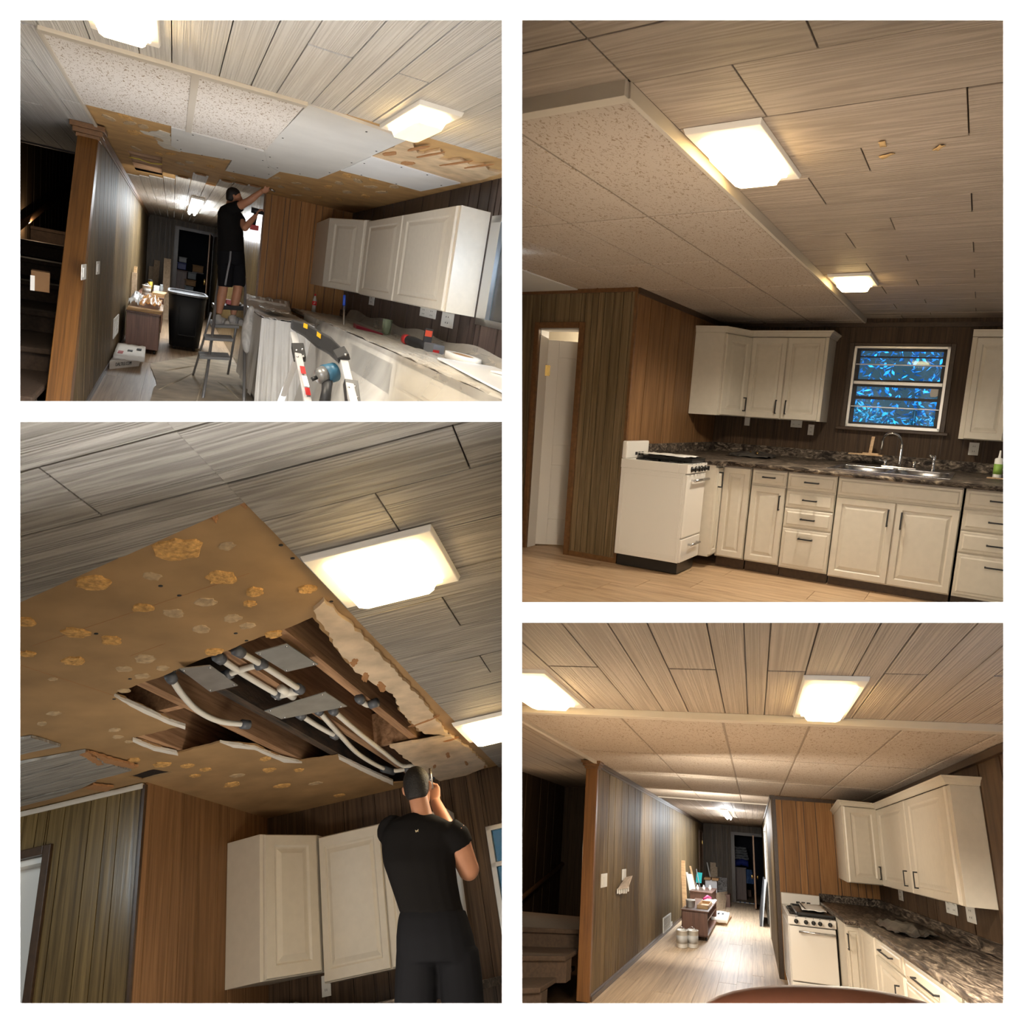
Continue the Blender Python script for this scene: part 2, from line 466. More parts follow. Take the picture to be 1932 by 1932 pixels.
WHITE = plain('white_wall_paint', (.95, .95, .95), .9)
CAB = plain('cream_cabinet_paint', (.62, .565, .475), .38, var=.03, bscale=20)
BLACK = plain('black_metal', (.012, .012, .013), .4)
ENAMEL = plain('white_enamel', (.78, .745, .69), .22, coat=.3)
BLACKEN = plain('black_enamel', (.014, .013, .012), .3)
CHROME = plain('chrome', (.75, .75, .76), .08, metal=1)
STEEL = plain('brushed_steel', (.55, .55, .56), .25, metal=1)
ALU = plain('aluminium', (.62, .62, .62), .35, metal=1)
BRASS = plain('brass', (.75, .52, .18), .25, metal=1)
PLATE = plain('white_lamp_pan', (.86, .83, .78), .4)
OUTLET = plain('white_plastic', (.80, .79, .75), .35)
DARK = plain('dark_slot', (.02, .02, .02), .6)
TRIMDARK = plain('dark_stained_trim', (.055, .030, .016), .35, var=.2, bscale=30)
TRIMBRN = plain('brown_stained_trim', (.16, .075, .028), .35, var=.2, bscale=30)
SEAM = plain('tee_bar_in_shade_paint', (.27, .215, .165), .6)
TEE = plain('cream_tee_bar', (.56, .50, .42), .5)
PAPER = plain('white_paper', (.82, .80, .76), .7)
GLOW = plain('lit_frosted_glass', (1, .95, .85), .4, emit=(1.0, .76, .42), es=12)
GLOWSIDE = plain('warm_lit_skirt', (1, .9, .7), .4, emit=(1.0, .70, .30), es=15)
TUBE = plain('lit_fluorescent_tube', (1, 1, 1), .4, emit=(.85, .94, 1.0), es=60)
DOORW = plain('white_door_paint', (.80, .76, .70), .4)


# ------------------------------------------------------------------ shared builders
def handle(parent, c, d, n, r=.006, out=.03):
    """bar pull: c centre on the face, d half-length vector, n outward unit"""
    c, d, n = Vector(c), Vector(d), Vector(n)
    m = MB(); L = d.length; t = d / L
    s = t.cross(n) * r
    for sg in (-1, 1):
        m.par(c + d * sg - t * r - s, t * 2 * r, s * 2, n * out)
    m.par(c - d - t * r - s + n * out, d * 2 + t * 2 * r, s * 2, n * r * 1.6)
    return m.build('handle', BLACK, parent, bevel=r * .35)


def door_mb(O, U, V, N, th, fu, fv, raised=True):
    """raised-panel door leaf: O corner, U and V full edges, N outward; fu, fv rail widths as shares of U and V"""
    O, U, V, N = Vector(O), Vector(U), Vector(V), Vector(N).normalized()
    P = lambda a, b, c: O + U * a + V * b + N * c
    m = MB()
    q = lambda a0, b0, a1, b1, c: [P(a0, b0, c), P(a1, b0, c), P(a1, b1, c), P(a0, b1, c)]
    e = .012 / U.length, .012 / V.length
    m.hexa(q(0, 0, 1, 1, 0), q(0, 0, 1, 1, th * .55))
    bu, bv = fu * .08, fv * .08
    for a0, b0, a1, b1 in ((0, 0, fu, 1), (1 - fu, 0, 1, 1), (fu, 0, 1 - fu, fv), (fu, 1 - fv, 1 - fu, 1)):
        ia0 = a0 + (bu if a0 == 0 else 0); ia1 = a1 - (bu if a1 == 1 else 0); ib0 = b0 + (bv if b0 == 0 else 0); ib1 = b1 - (bv if b1 == 1 else 0)
        if a0 == 0 or a1 == 1:
            inn = fu * .14
            if a0 == 0: ia1 -= inn
            if a1 == 1: ia0 += inn
        else:
            if b0 == 0: ib1 -= fv * .14
            else: ib0 += fv * .14
            ia0 -= fu * .15; ia1 += fu * .15
        m.hexa(q(a0, b0, a1, b1, th * .55), q(ia0, ib0, ia1, ib1, th))
    if raised:
        g = .12
        m.hexa(q(fu * (1 + g), fv * (1 + g), 1 - fu * (1 + g), 1 - fv * (1 + g), th * .55), q(fu * 1.5, fv * 1.5, 1 - fu * 1.5, 1 - fv * 1.5, th * .92))
    return m


def drawer_mb(O, U, V, N, th, bu, bv):
    O, U, V, N = Vector(O), Vector(U), Vector(V), Vector(N).normalized()
    q = lambda a0, b0, a1, b1, c: [O + U * a + V * b + N * c for a, b in ((a0, b0), (a1, b0), (a1, b1), (a0, b1))]
    m = MB().hexa(q(0, 0, 1, 1, 0), q(0, 0, 1, 1, th * .5))
    m.hexa(q(0, 0, 1, 1, th * .5), q(bu * .3, bv * .3, 1 - bu * .3, 1 - bv * .3, th * .72))
    m.hexa(q(bu, bv, 1 - bu, 1 - bv, th * .7), q(bu * 1.5, bv * 1.5, 1 - bu * 1.5, 1 - bv * 1.5, th))
    return m


def paneling(name, axis, c, sgn, lines, z0, z1, mat, label, holes=(), th=.012, tilt=None):
    """a wall faced with grooved boards. axis 'x': the wall plane is x = c and boards run along y"""
    back = MB()
    lo, hi = lines[0], lines[-1]

    def bx(m, a, b, d0, d1, p, q):
        if axis == 'x': m.box(c + d0, c + d1, a, b, p, q)
        else: m.box(a, b, c + d0, c + d1, p, q)
    segs = [(lo, hi, z0, z1)]
    for h0, h1, g0, g1 in holes:
        new = []
        for a, b, p, q in segs:
            if h1 <= a or h0 >= b or g1 <= p or g0 >= q: new.append((a, b, p, q)); continue
            if h0 > a: new.append((a, h0, p, q))
            if h1 < b: new.append((h1, b, p, q))
            a2, b2 = max(a, h0), min(b, h1)
            if g0 > p: new.append((a2, b2, p, g0))
            if g1 < q: new.append((a2, b2, g1, q))
        segs = new
    for a, b, p, q in segs: bx(back, a, b, -sgn * .06, 0, p, q)
    w = back.build(name, TRIMDARK, label=label, clip=True, kind='structure')
    if w is None: return None
    st = RM.st[1] if axis == 'x' else RM.st[0]
    g = (.0045 if RM.n in (1, 4) else .003) * st
    for a, b in zip(lines[:-1], lines[1:]):
        for s in [(max(a, A), min(b, B), p, q) for A, B, p, q in segs if min(b, B) - max(a, A) > 4 * g]:
            m = MB(); bx(m, s[0] + g, s[1] - g, 0, sgn * th, s[2], s[3])
            m.build('panel_board', mat, w, clip=True)
    return w


def irregular(a, b, seed, wmin=.09, wmax=.2, st=1):
    r = random.Random(seed); out = [a]
    while out[-1] < b - wmin * st:
        out.append(out[-1] + r.uniform(wmin, wmax) * st)
    out[-1] = b
    return out


SEAMS = [(-2.62, 'A'), (-2.42, 'C'), (-2.25, 'B'), (-2.12, 'A'), (-1.92, 'C'), (-1.75, 'B'), (-1.62, 'A'), (-1.44, 'C'), (-1.28, 'B'), (-1.14, 'A'), (-.95, 'C'), (-.76, 'B'), (-.63, 'A'), (-.41, 'C'), (-.24, 'B'), (-.10, 'A'), (.11, 'C'), (.28, 'B'), (.40, 'A'), (.61, 'C'), (.79, 'B'),
         (.93, 'A'), (1.13, 'C'), (1.31, 'B'), (1.43, 'A'), (1.63, 'C'), (1.81, 'B'), (1.94, 'A'), (2.10, 'C'), (2.28, 'B'), (2.42, None)]
JOINT = {'A': -2.16, 'B': -2.41, 'C': -2.77}


def plank_ceiling(parent, x_lo, x_hi, y_lo, y_hi, H, gap=.006, cut=None):
    """whitewashed boards on the underside of the ceiling, each its own piece"""
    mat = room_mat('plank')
    r = random.Random(RM.n * 7 + int(abs(y_hi) * 10))
    for (a, k), (b, _) in zip(SEAMS[:-1], SEAMS[1:]):
        if k is None: continue
        x0, x1 = max(a, x_lo), min(b, x_hi)
        if x1 - x0 < .02: continue
        js = [JOINT[k] + 1.22 * i for i in range(-3, 8)]
        ys = [y_lo] + [j for j in js if y_lo < j < y_hi] + [y_hi]
        for y0, y1 in zip(ys[:-1], ys[1:]):
            m = MB()
            dz = r.uniform(0, .003)
            m.box(RM.x(x0) + gap * .5 * RM.st[0], RM.x(x1) - gap * .5 * RM.st[0], RM.y(y0) + gap * .6 * RM.st[1], RM.y(y1) - gap * .6 * RM.st[1], H - dz, H + .012)
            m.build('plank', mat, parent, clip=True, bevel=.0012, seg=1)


def lamp(label, x0, x1, y0, y1, H, es=None, power=0):
    """square ceiling light: enamel pan and a lit frosted glass with cut corners"""
    t = thing('ceiling_light', label, 'ceiling light', ((x0 + x1) / 2, (y0 + y1) / 2, H), 'square ceiling lights')
    m = MB()
    q = lambda k, z: [(x0 + (x1 - x0) * k, y0 + (y1 - y0) * k, z), (x1 - (x1 - x0) * k, y0 + (y1 - y0) * k, z), (x1 - (x1 - x0) * k, y1 - (y1 - y0) * k, z), (x0 + (x1 - x0) * k, y1 - (y1 - y0) * k, z)]
    m.hexa(q(0, H - .001), q(.02, H - .022))
    m.build('pan', PLATE, t, bevel=.003)

    def oct_(k, c, z):
        a, b, d, e = x0 + (x1 - x0) * k, x1 - (x1 - x0) * k, y0 + (y1 - y0) * k, y1 - (y1 - y0) * k
        cx, cy = (b - a) * c, (e - d) * c
        return [(a + cx, d, z), (b - cx, d, z), (b, d + cy, z), (b, e - cy, z), (b - cx, e, z), (a + cx, e, z), (a, e - cy, z), (a, d + cy, z)]
    MB().rings([oct_(.13, .02, H - .0225), oct_(.13, .02, H - .035), oct_(.15, .07, H - .036), oct_(.19, .09, H - .072)], close=False, smooth=False).build('diffuser_skirt', GLOWSIDE, t)
    MB().prism(oct_(.19, .09, H - .072), (0, 0, -.004)).build('diffuser', es or GLOW, t)
    if power:
        d = bpy.data.lights.new('ceiling_light_bulb', 'SPOT')
        d.energy, d.color, d.spot_size, d.spot_blend, d.shadow_soft_size = power, (1, .90, .74), 2.75, .5, .08
        o = bpy.data.objects.new('ceiling_light_bulb', d); COL.objects.link(o)
        o.matrix_basis = RM.M @ Matrix.Translation(((x0 + x1) / 2, (y0 + y1) / 2, H - .09))
    return t


# ------------------------------------------------------------------ white front wall with its four openings
def front_wall():
    k = FRONT / 1400
    o = bpy.data.objects.new('wall_front', bpy.data.meshes.new('wall_front'))
    bm = bmesh.new()
    X = [-1500, -928, -19, 19, 927, 1500]

    def bar(u0, u1, v0, v1, fl=(0, 0, 0, 0), d=.02):
        """bar between picture directions u0..u1, v0..v1; its back face is narrowed by fl so that the openings flare"""
        a = [(u0 * k, FRONT, -v0 * k), (u1 * k, FRONT, -v0 * k), (u1 * k, FRONT, -v1 * k), (u0 * k, FRONT, -v1 * k)]
        b = [((u0 + fl[0]) * k, FRONT + d, -(v0 + fl[2]) * k), ((u1 - fl[1]) * k, FRONT + d, -(v0 + fl[2]) * k), ((u1 - fl[1]) * k, FRONT + d, -(v1 - fl[3]) * k), ((u0 + fl[0]) * k, FRONT + d, -(v1 - fl[3]) * k)]
        p = [bm.verts.new(q) for q in a + b]
        for f in ((0, 1, 2, 3), (7, 6, 5, 4), (0, 4, 5, 1), (1, 5, 6, 2), (2, 6, 7, 3), (3, 7, 4, 0)):
            bm.faces.new([p[i] for i in f])
    bar(-1500, -928, -1500, 1500, (0, 14, 0, 0)); bar(927, 1500, -1500, 1500, (14, 0, 0, 0))
    bar(-928, 927, -1500, -928, (0, 0, 0, 14)); bar(-928, 927, 927, 1500, (0, 0, 14, 0))
    bar(-19, 19, -928, 927, (0, 0, 0, 0)); bar(-928, -19, -209, -170, (0, 0, 0, 4)); bar(19, 927, 170, 209, (0, 0, 4, 0))
    bmesh.ops.recalc_face_normals(bm, faces=bm.faces[:])
    bm.to_mesh(o.data); bm.free()
    o.data.materials.append(WHITE); COL.objects.link(o)
    o['label'] = 'white wall with four rectangular openings onto the kitchen rooms'; o['kind'] = 'structure'


front_wall()


def divider(name, label, a, b, thick, far):
    """thin painted wall between neighbouring rooms, widening from the front wall back to the far end: a and b are its two edge slopes (x/y, z/y)"""
    y0, y1 = FRONT + .02, far
    o = bpy.data.objects.new(name, bpy.data.meshes.new(name)); bm = bmesh.new()
    t = Vector(thick)
    p = [Vector((a[0] * y, y, a[1] * y)) for y in (y0, y1)] + [Vector((b[0] * y, y, b[1] * y)) for y in (y1, y0)]
    vs = [bm.verts.new(q + t * s) for s in (-1, 1) for q in p]
    for f in ((0, 1, 2, 3), (7, 6, 5, 4), (0, 4, 5, 1), (1, 5, 6, 2), (2, 6, 7, 3), (3, 7, 4, 0)): bm.faces.new([vs[i] for i in f])
    bmesh.ops.recalc_face_normals(bm, faces=bm.faces[:]); bm.to_mesh(o.data); bm.free()
    o.data.materials.append(DIVIDER); COL.objects.link(o); o['label'] = label; o['kind'] = 'structure'


DIVIDER = plain('greige_partition_paint', (.42, .39, .35), .85)
sl, sr = (966 - 776.5) / 1400, (966 - 1155.5) / 1400
divider('wall_middle', 'painted partition between the left and the right rooms', (0, .78), (0, -.78), (.006, 0, 0), 30)
divider('wall_between_left', 'painted slab between the renovation room and the torn ceiling room', (-.8, sl), (0, sl), (0, 0, .006), 24)
divider('wall_between_right', 'painted slab between the sink window room and the hallway room', (0, sr), (.8, sr), (0, 0, .006), 24)


# ------------------------------------------------------------------ kitchen pieces used in more than one room
def base_unit(label, gx, W, y0, y1, zt, fronts, toe=.09, group=None):
    """floor cabinet whose doors and drawers face -x; fronts: (kind, y_a, y_b, z_a, z_b, handle (y, z, 'h'|'v', half) or None)"""
    ya, yb = min(y0, y1), max(y0, y1)
    t = thing('base_cabinet', label, 'cabinet', ((gx + W) / 2, (ya + yb) / 2, 0), group)
    MB().box(gx, W - .02, ya + .002, yb - .002, toe, zt).build('body', CAB, t)
    MB().box(gx + .06, W - .02, ya + .002, yb - .002, RM.z(0) + .002, toe).build('toe_kick', TRIMDARK, t)
    sy = RM.st[1]
    for kind, a, b, p, q, h in fronts:
        a, b = min(a, b), max(a, b)
        O, U, V = (gx, b, p), (0, a - b, 0), (0, 0, q - p)
        if kind == 'door':
            d = door_mb(O, U, V, (-1, 0, 0), .024, min(.3, .062 * sy / (b - a)), .062 / (q - p)).build('door', CAB, t)
        else:
            d = drawer_mb(O, U, V, (-1, 0, 0), .024, min(.2, .022 * sy / (b - a)), .022 / (q - p)).build('drawer', CAB, t)
        if h:
            handle(d, (gx - .022, h[0], h[1]), (0, h[3] * sy, 0) if h[2] == 'h' else (0, 0, h[3]), (-1, 0, 0))
    return t


def wall_cabinet(label, fx, W, y0, y1, z0, z1, doors, crown=True, group=None, ends=(True, True)):
    """hung cabinet whose doors face -x; doors: (y_a, y_b, handle_y or None)"""
    ya, yb = min(y0, y1), max(y0, y1); sy = RM.st[1]
    t = thing('wall_cabinet', label, 'cabinet', ((fx + W) / 2, (ya + yb) / 2, z0), group)
    MB().box(fx + .022, W - .014, ya, yb, z0, z1).build('body', CAB, t, bevel=.002)
    for a, b, hy in doors:
        a, b = min(a, b), max(a, b)
        d = door_mb((fx + .022, b, z0 + .004), (0, a - b, 0), (0, 0, z1 - z0 - .008), (-1, 0, 0), .024, .062 * sy / (b - a), .075 / (z1 - z0)).build('door', CAB, t)
        if hy is not None:
            handle(d, (fx, hy, z0 + .13), (0, 0, .068), (-1, 0, 0))
    if crown:
        crown_mb([(W - .014, ya), (fx, ya), (fx, yb)], z1, sy).build('crown_moulding', CAB, t)
    return t


def crown_mb(path, z, sy=1, out=.05, h=.062):
    """stepped crown swept along a plan path; the outside lies to the right of the walking direction reversed"""
    prof = [(0, 0), (.012, .004), (.016, .016), (.032, .040), (.044, .048), (.05, .062), (0, .062)]
    m = MB(); n = len(path)
    rings = []
    cx = sum(p[0] for p in path) / n; cy = sum(p[1] for p in path) / n
    for i, p in enumerate(path):
        p = Vector(p)
        ds = []
        if i > 0: ds.append((p - Vector(path[i - 1])).normalized())
        if i < n - 1: ds.append((Vector(path[i + 1]) - p).normalized())
        ns = [Vector((-d.y, d.x)) for d in ds]
        nn = sum(ns, Vector((0, 0)))
        nn = nn / max(nn.dot(ns[0]), .3) if len(ns) > 1 else ns[0]
        rings.append([(p.x + nn.x * a * out / .05, p.y + nn.y * a * out / .05 * sy ** .5, z + b * h / .062) for a, b in prof])
    return m.rings(rings, smooth=False)


def corner_cabinet(label, pts, z0, z1, side, hpos, crown=True, group=None):
    """diagonal corner cabinet: pts = plan corners (wall corner first), the door spans pts[side]..pts[side+1]"""
    cx = sum(p[0] for p in pts) / len(pts); cy = sum(p[1] for p in pts) / len(pts)
    t = thing('corner_cabinet', label, 'cabinet', (cx, cy, z0), group)
    MB().prism([(x, y, z0) for x, y in pts], (0, 0, z1 - z0)).build('body', CAB, t, bevel=.002)
    A, B = Vector((*pts[side], 0)), Vector((*pts[side + 1], 0))
    U = B - A; N = Vector((U.y, -U.x, 0)).normalized()
    if N.dot(Vector((cx, cy, 0)) - A) > 0: N = -N
    O = A + U * .05 + Vector((0, 0, z0 + .004)); U2 = U * .9
    d = door_mb(O, U2, (0, 0, z1 - z0 - .008), N, .024, .2, .075 / (z1 - z0)).build('door', CAB, t)
    if hpos is not None:
        handle(d, O + U2 * hpos + Vector((0, 0, .13)) + N * .022, (0, 0, .068), N)
    if crown:
        m = crown_mb([pts[side + 2 if side + 2 < len(pts) else 0]] + [pts[side + 1], pts[side], pts[side - 1]], z1, RM.st[1])
        m.build('crown_moulding', CAB, t)
    return t


def outlet(label, c, n, w, h, gang=1, kind='outlet', cat='outlet', group=None, sockets=True):
    """wall plate centred at c; n outward unit ('-x' or '-y' facing)"""
    t = thing(kind, label, cat, c, group)
    m = MB()
    if abs(n[0]) > .5:
        s = n[0]; f = lambda a, b, d0, d1, p, q: m.box(c[0] + s * d0, c[0] + s * d1, c[1] + a, c[1] + b, c[2] + p, c[2] + q)
    else:
        s = n[1]; f = lambda a, b, d0, d1, p, q: m.box(c[0] + a, c[0] + b, c[1] + s * d0, c[1] + s * d1, c[2] + p, c[2] + q)
    f(-w / 2, w / 2, .001, .007, -h / 2, h / 2)
    m.build('plate', OUTLET, t, bevel=.002)
    if sockets:
        for k in range(gang):
            off = (k - (gang - 1) / 2) * w / gang
            for zz in (-h * .2, h * .2):
                m = MB(); f(off - w / gang * .22, off + w / gang * .22, .007, .010, zz - h * .13, zz + h * .13)
                r = m.build('socket', OUTLET, t, bevel=.002)
                m = MB()
                for q in (-.09, .09): f(off + w / gang * (q - .02), off + w / gang * (q + .02), .010, .0108, zz - h * .05, zz + h * .06)
                m.build('slot', DARK, r)
    else:
        m = MB(); f(-w * .25, w * .25, .007, .012, -h * .3, h * .3); m.build('rocker', OUTLET, t, bevel=.001)
    return t


def stove(label, x0, x1, y0, y1, zf, top, panel_h, back_h, k=1.0):
    """white enamel gas range, front at y0 facing -y, back at y1"""
    t = thing('gas_range', label, 'stove', ((x0 + x1) / 2, (y0 + y1) / 2, zf))
    sy = RM.st[1] ** .5 if RM.st[1] > 1.5 else 1; Y = y1 - y0; X = x1 - x0; Hh = top - zf
    MB().box(x0 + .035, x1 - .035, y0 + .05 * Y, y1 - .03 * Y, zf, zf + .11).build('plinth', BLACKEN, t)
    MB().box(x0, x1, y0 + .03 * Y, y1, zf + .1, top - panel_h).build('body', ENAMEL, t, bevel=.006)
    for s, xx in ((-1, x0), (1, x1)):
        m = MB(); a, b, p, q = y0 + .06 * Y, y1 - .04 * Y, zf + .13, top - panel_h - .02
        for A, B, C_, D_ in ((a, b, p, p + .025), (a, b, q - .025, q), (a, a + .03 * Y, p, q), (b - .03 * Y, b, p, q)):
            m.box(xx, xx + s * .005, A, B, C_, D_)
        m.build('side_rib', ENAMEL, t, bevel=.002)
    m = MB()   # cook top with its well
    w = .06
    m.box(x0 - .006, x1 + .006, y0, y0 + .13 * Y, top - panel_h, top)
    m.box(x0 - .006, x0 + w * X, y0 + .13 * Y, y1, top - panel_h, top); m.box(x1 - w * X, x1 + .006, y0 + .13 * Y, y1, top - panel_h, top)
    m.box(x0 + w * X, x1 - w * X, y0 + .9 * Y, y1, top - panel_h, top); m.box(x0 + w * X, x1 - w * X, y0 + .13 * Y, y0 + .9 * Y, top - panel_h, top - .03)
    m.build('cooktop', ENAMEL, t, bevel=.004)
    bg = MB().box(x0 - .006, x1 + .006, y1 - .075 * Y, y1, top, top + back_h).build('backguard', ENAMEL, t, bevel=.012, seg=3)
    for i in range(3):
        cx = x0 + X * (.43 + .14 * i)
        MB().box(cx - .025, cx + .025, y1 - .075 * Y - .002, y1 - .07 * Y, top + back_h * .18, top + back_h * .36).build('vent_slot', DARK, bg)
    for gx in (.28, .72):
        for gy in (.32, .7):
            g = MB(); cx, cy = x0 + X * gx, y0 + Y * gy; rx, ry = .2 * X, .16 * Y
            for a in range(8):
                an = a * math.pi / 4
                g.par((cx + math.cos(an) * rx * .25 - .004, cy + math.sin(an) * ry * .25 - .004, top - .02), (math.cos(an) * rx * .75, math.sin(an) * ry * .75, 0), (-math.sin(an) * .009, math.cos(an) * .009, 0), (0, 0, .028))
            g.rings([[(cx + math.cos(q * math.pi / 12) * rx * k2, cy + math.sin(q * math.pi / 12) * ry * k2, zz) for q in range(24)] for k2, zz in ((1, top - .008), (1, top + .006), (.93, top + .006), (.93, top - .008))], close=False, smooth=False)
            g.lathe((cx, cy, top - .029), (0, 0, 1), [(.2 * rx / .2 * .28, 0), (.28 * rx, .012), (.2 * rx, .016), (0, .016)], 16)
            g.build('burner', BLACKEN, t)
    # front: knob panel, door, drawer
    kn = MB()
    pz = top - panel_h * .55
    panel = MB().box(x0, x1, y0 - .004, y0 + .03 * Y, top - panel_h, top).build('control_panel', ENAMEL, t, bevel=.004)
    for f in (.16, .37, .53, .67, .88):
        cx = x0 + X * f
        b = MB().lathe((cx, y0 - .004, pz), (0, -1, 0), [(.024, 0), (.024, .008), (.018, .012), (.016, .032 * k), (0, .033 * k)], 18)
        b.par((cx - .004, y0 - .004 - .030 * k, pz - .02), (.008, 0, 0), (0, 0, .04), (0, -.012 * k, 0))
        b.build('knob', BLACKEN, t)
        MB().box(cx - .004, cx + .004, y0 - .0055, y0 - .004, pz + .038, pz + .046).build('mark', DARK, panel)
    dz0, dz1 = zf + .11 + Hh * .22, top - panel_h - .012
    d = MB().box(x0 + .004, x1 - .004, y0, y0 + .04 * Y, dz0, dz1).build('oven_door', ENAMEL, t, bevel=.008, seg=3)
    m = MB().tube([(x0 + .2 * X, y0 - .036 * k, dz1 - .05), (x1 - .03 * X, y0 - .036 * k, dz1 - .05)], .012, 10)
    for f in (.24, .93): m.box(x0 + f * X - .012, x0 + f * X + .012, y0 - .036 * k, y0, dz1 - .058, dz1 - .042)
    m.build('handle', STEEL, d)
    d = MB().box(x0 + .004, x1 - .004, y0, y0 + .04 * Y, zf + .105, dz0 - .012).build('drawer', ENAMEL, t, bevel=.008, seg=3)
    m = MB().tube([(x0 + .35 * X, y0 - .03 * k, dz0 - .075), (x1 - .16 * X, y0 - .03 * k, dz0 - .075)], .010, 10)
    for f in (.38, .81): m.box(x0 + f * X - .012, x0 + f * X + .012, y0 - .03 * k, y0, dz0 - .083, dz0 - .067)
    m.build('handle', STEEL, d)
    return t


def wavy_sheet(x0, x1, y0, y1, z, amp, n=10, seed=1, th=.002, rot=0, bend=None):
    """slightly crumpled sheet lying at height z"""
    r = random.Random(seed); g = [[r.uniform(-1, 1) for _ in range(n + 1)] for _ in range(n + 1)]
    cx, cy = (x0 + x1) / 2, (y0 + y1) / 2
    m = MB(); vs = []
    for side in (0, 1):
        for j in range(n + 1):
            for i in range(n + 1):
                a, b = x0 + (x1 - x0) * i / n - cx, y0 + (y1 - y0) * j / n - cy
                c, s = math.cos(rot), math.sin(rot)
                zz = z + amp * (1 + g[j][i]) * .5 + (bend(i / n, j / n) if bend else 0) + side * th
                vs.append((cx + a * c - b * s, cy + a * s + b * c, zz))
    fs = []; q = (n + 1) * (n + 1)
    for j in range(n):
        for i in range(n):
            k = j * (n + 1) + i
            fs.append((k + 1, k, k + n + 1, k + n + 2)); fs.append((q + k, q + k + 1, q + k + n + 2, q + k + n + 1))
    for i in range(n):
        fs += [(i, i + 1, q + i + 1, q + i), (n * (n + 1) + i + 1, n * (n + 1) + i, q + n * (n + 1) + i, q + n * (n + 1) + i + 1),
               ((i + 1) * (n + 1), i * (n + 1), q + i * (n + 1), q + (i + 1) * (n + 1)), (i * (n + 1) + n, (i + 1) * (n + 1) + n, q + (i + 1) * (n + 1) + n, q + i * (n + 1) + n)]
    m.add(vs, fs, True)
    return m


def plank_floor(parent, x_lo, x_hi, y_lo, y_hi, z, w=.19, L=1.2, seed=3):
    r = random.Random(seed); mat = room_mat('floor'); x = x_lo
    while x < x_hi - .02:
        y = y_lo - r.uniform(0, L)
        while y < y_hi:
            a, b = max(y, y_lo), min(y + L, y_hi)
            if b - a > .02:
                MB().box(RM.x(x) + .001, RM.x(min(x + w, x_hi)) - .001, RM.y(a) + .002 * RM.st[1], RM.y(b) - .002 * RM.st[1], z - .01, z).build('floor_board', mat, parent, clip=True)
            y += L
        x += w


def tile_ceiling(parent, xs, ys, zt, drop, skip=(), limit=None):
    """suspended fissured tiles between bars, cream or painted dark as if in shade; xs, ys are unstretched kitchen coordinates"""
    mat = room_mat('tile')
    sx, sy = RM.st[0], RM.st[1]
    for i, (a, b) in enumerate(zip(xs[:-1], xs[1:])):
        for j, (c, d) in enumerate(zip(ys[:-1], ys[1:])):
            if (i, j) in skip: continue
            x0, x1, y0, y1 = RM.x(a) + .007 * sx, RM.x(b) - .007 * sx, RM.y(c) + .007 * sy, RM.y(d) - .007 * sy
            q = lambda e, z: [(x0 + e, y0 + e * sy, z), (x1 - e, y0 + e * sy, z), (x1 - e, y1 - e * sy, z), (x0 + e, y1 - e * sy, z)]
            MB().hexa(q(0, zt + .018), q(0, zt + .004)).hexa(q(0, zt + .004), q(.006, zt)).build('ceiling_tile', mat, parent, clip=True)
    for x in xs[1:-1]:
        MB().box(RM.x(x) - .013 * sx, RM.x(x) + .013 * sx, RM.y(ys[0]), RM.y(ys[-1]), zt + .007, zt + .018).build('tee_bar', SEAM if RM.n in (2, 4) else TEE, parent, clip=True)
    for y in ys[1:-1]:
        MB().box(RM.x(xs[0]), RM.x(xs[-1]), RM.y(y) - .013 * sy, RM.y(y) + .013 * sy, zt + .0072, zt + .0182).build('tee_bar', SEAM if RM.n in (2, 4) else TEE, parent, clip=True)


# ------------------------------------------------------------------ torn boards and people
def inside(p, poly):
    c = False; n = len(poly)
    for i in range(n):
        (x0, y0), (x1, y1) = poly[i][:2], poly[(i + 1) % n][:2]
        if (y0 > p[1]) != (y1 > p[1]) and p[0] < (x1 - x0) * (p[1] - y0) / (y1 - y0) + x0: c = not c
    return c


def jag(poly, amp, step, seed=1):
    """ragged copy of a closed outline"""
    r = random.Random(seed); out = []
    for i in range(len(poly)):
        a, b = Vector(poly[i][:2]), Vector(poly[(i + 1) % len(poly)][:2]); d = b - a; n = max(1, int(d.length / step))
        nr = Vector((-d.y, d.x)).normalized() if d.length > 1e-6 else Vector((0, 0))
        for k in range(n):
            out.append(tuple(a + d * k / n + nr * (r.uniform(-amp, amp) if k else r.uniform(-amp, amp) * .4)))
    return out


def clip2(poly, p, n):
    """part of a convex polygon on the side of the line through p that n points to"""
    out = []
    for i in range(len(poly)):
        a, b = poly[i], poly[(i + 1) % len(poly)]
        da = (a[0] - p[0]) * n[0] + (a[1] - p[1]) * n[1]; db = (b[0] - p[0]) * n[0] + (b[1] - p[1]) * n[1]
        if da >= 0: out.append(a)
        if da * db < 0:
            t = da / (da - db); out.append((a[0] + (b[0] - a[0]) * t, a[1] + (b[1] - a[1]) * t))
    return out


def sheet_mb(outer, holes, z0, z1):
    vs, es = [], []
    for poly in [outer] + list(holes):
        b = len(vs); vs += [Vector(p[:2]) for p in poly]; es += [(b + i, b + (i + 1) % len(poly)) for i in range(len(poly))]
    V, E, Fc, *_ = delaunay_2d_cdt(vs, es, [], 0, 1e-5)
    keep = []
    for f in Fc:
        c = sum((V[i] for i in f), Vector((0, 0))) / len(f)
        if inside(c, outer) and not any(inside(c, h) for h in holes): keep.append(tuple(f))
    m = MB(); n = len(V); cnt = {}
    for f in keep:
        for i in range(len(f)):
            e = (f[i], f[(i + 1) % len(f)]); cnt[e] = 1
    side = [(a, b, b + n, a + n) for a, b in cnt if (b, a) not in cnt]
    m.add([(p.x, p.y, z0) for p in V] + [(p.x, p.y, z1) for p in V], [f[::-1] for f in keep] + [tuple(i + n for i in f) for f in keep] + side)
    return m


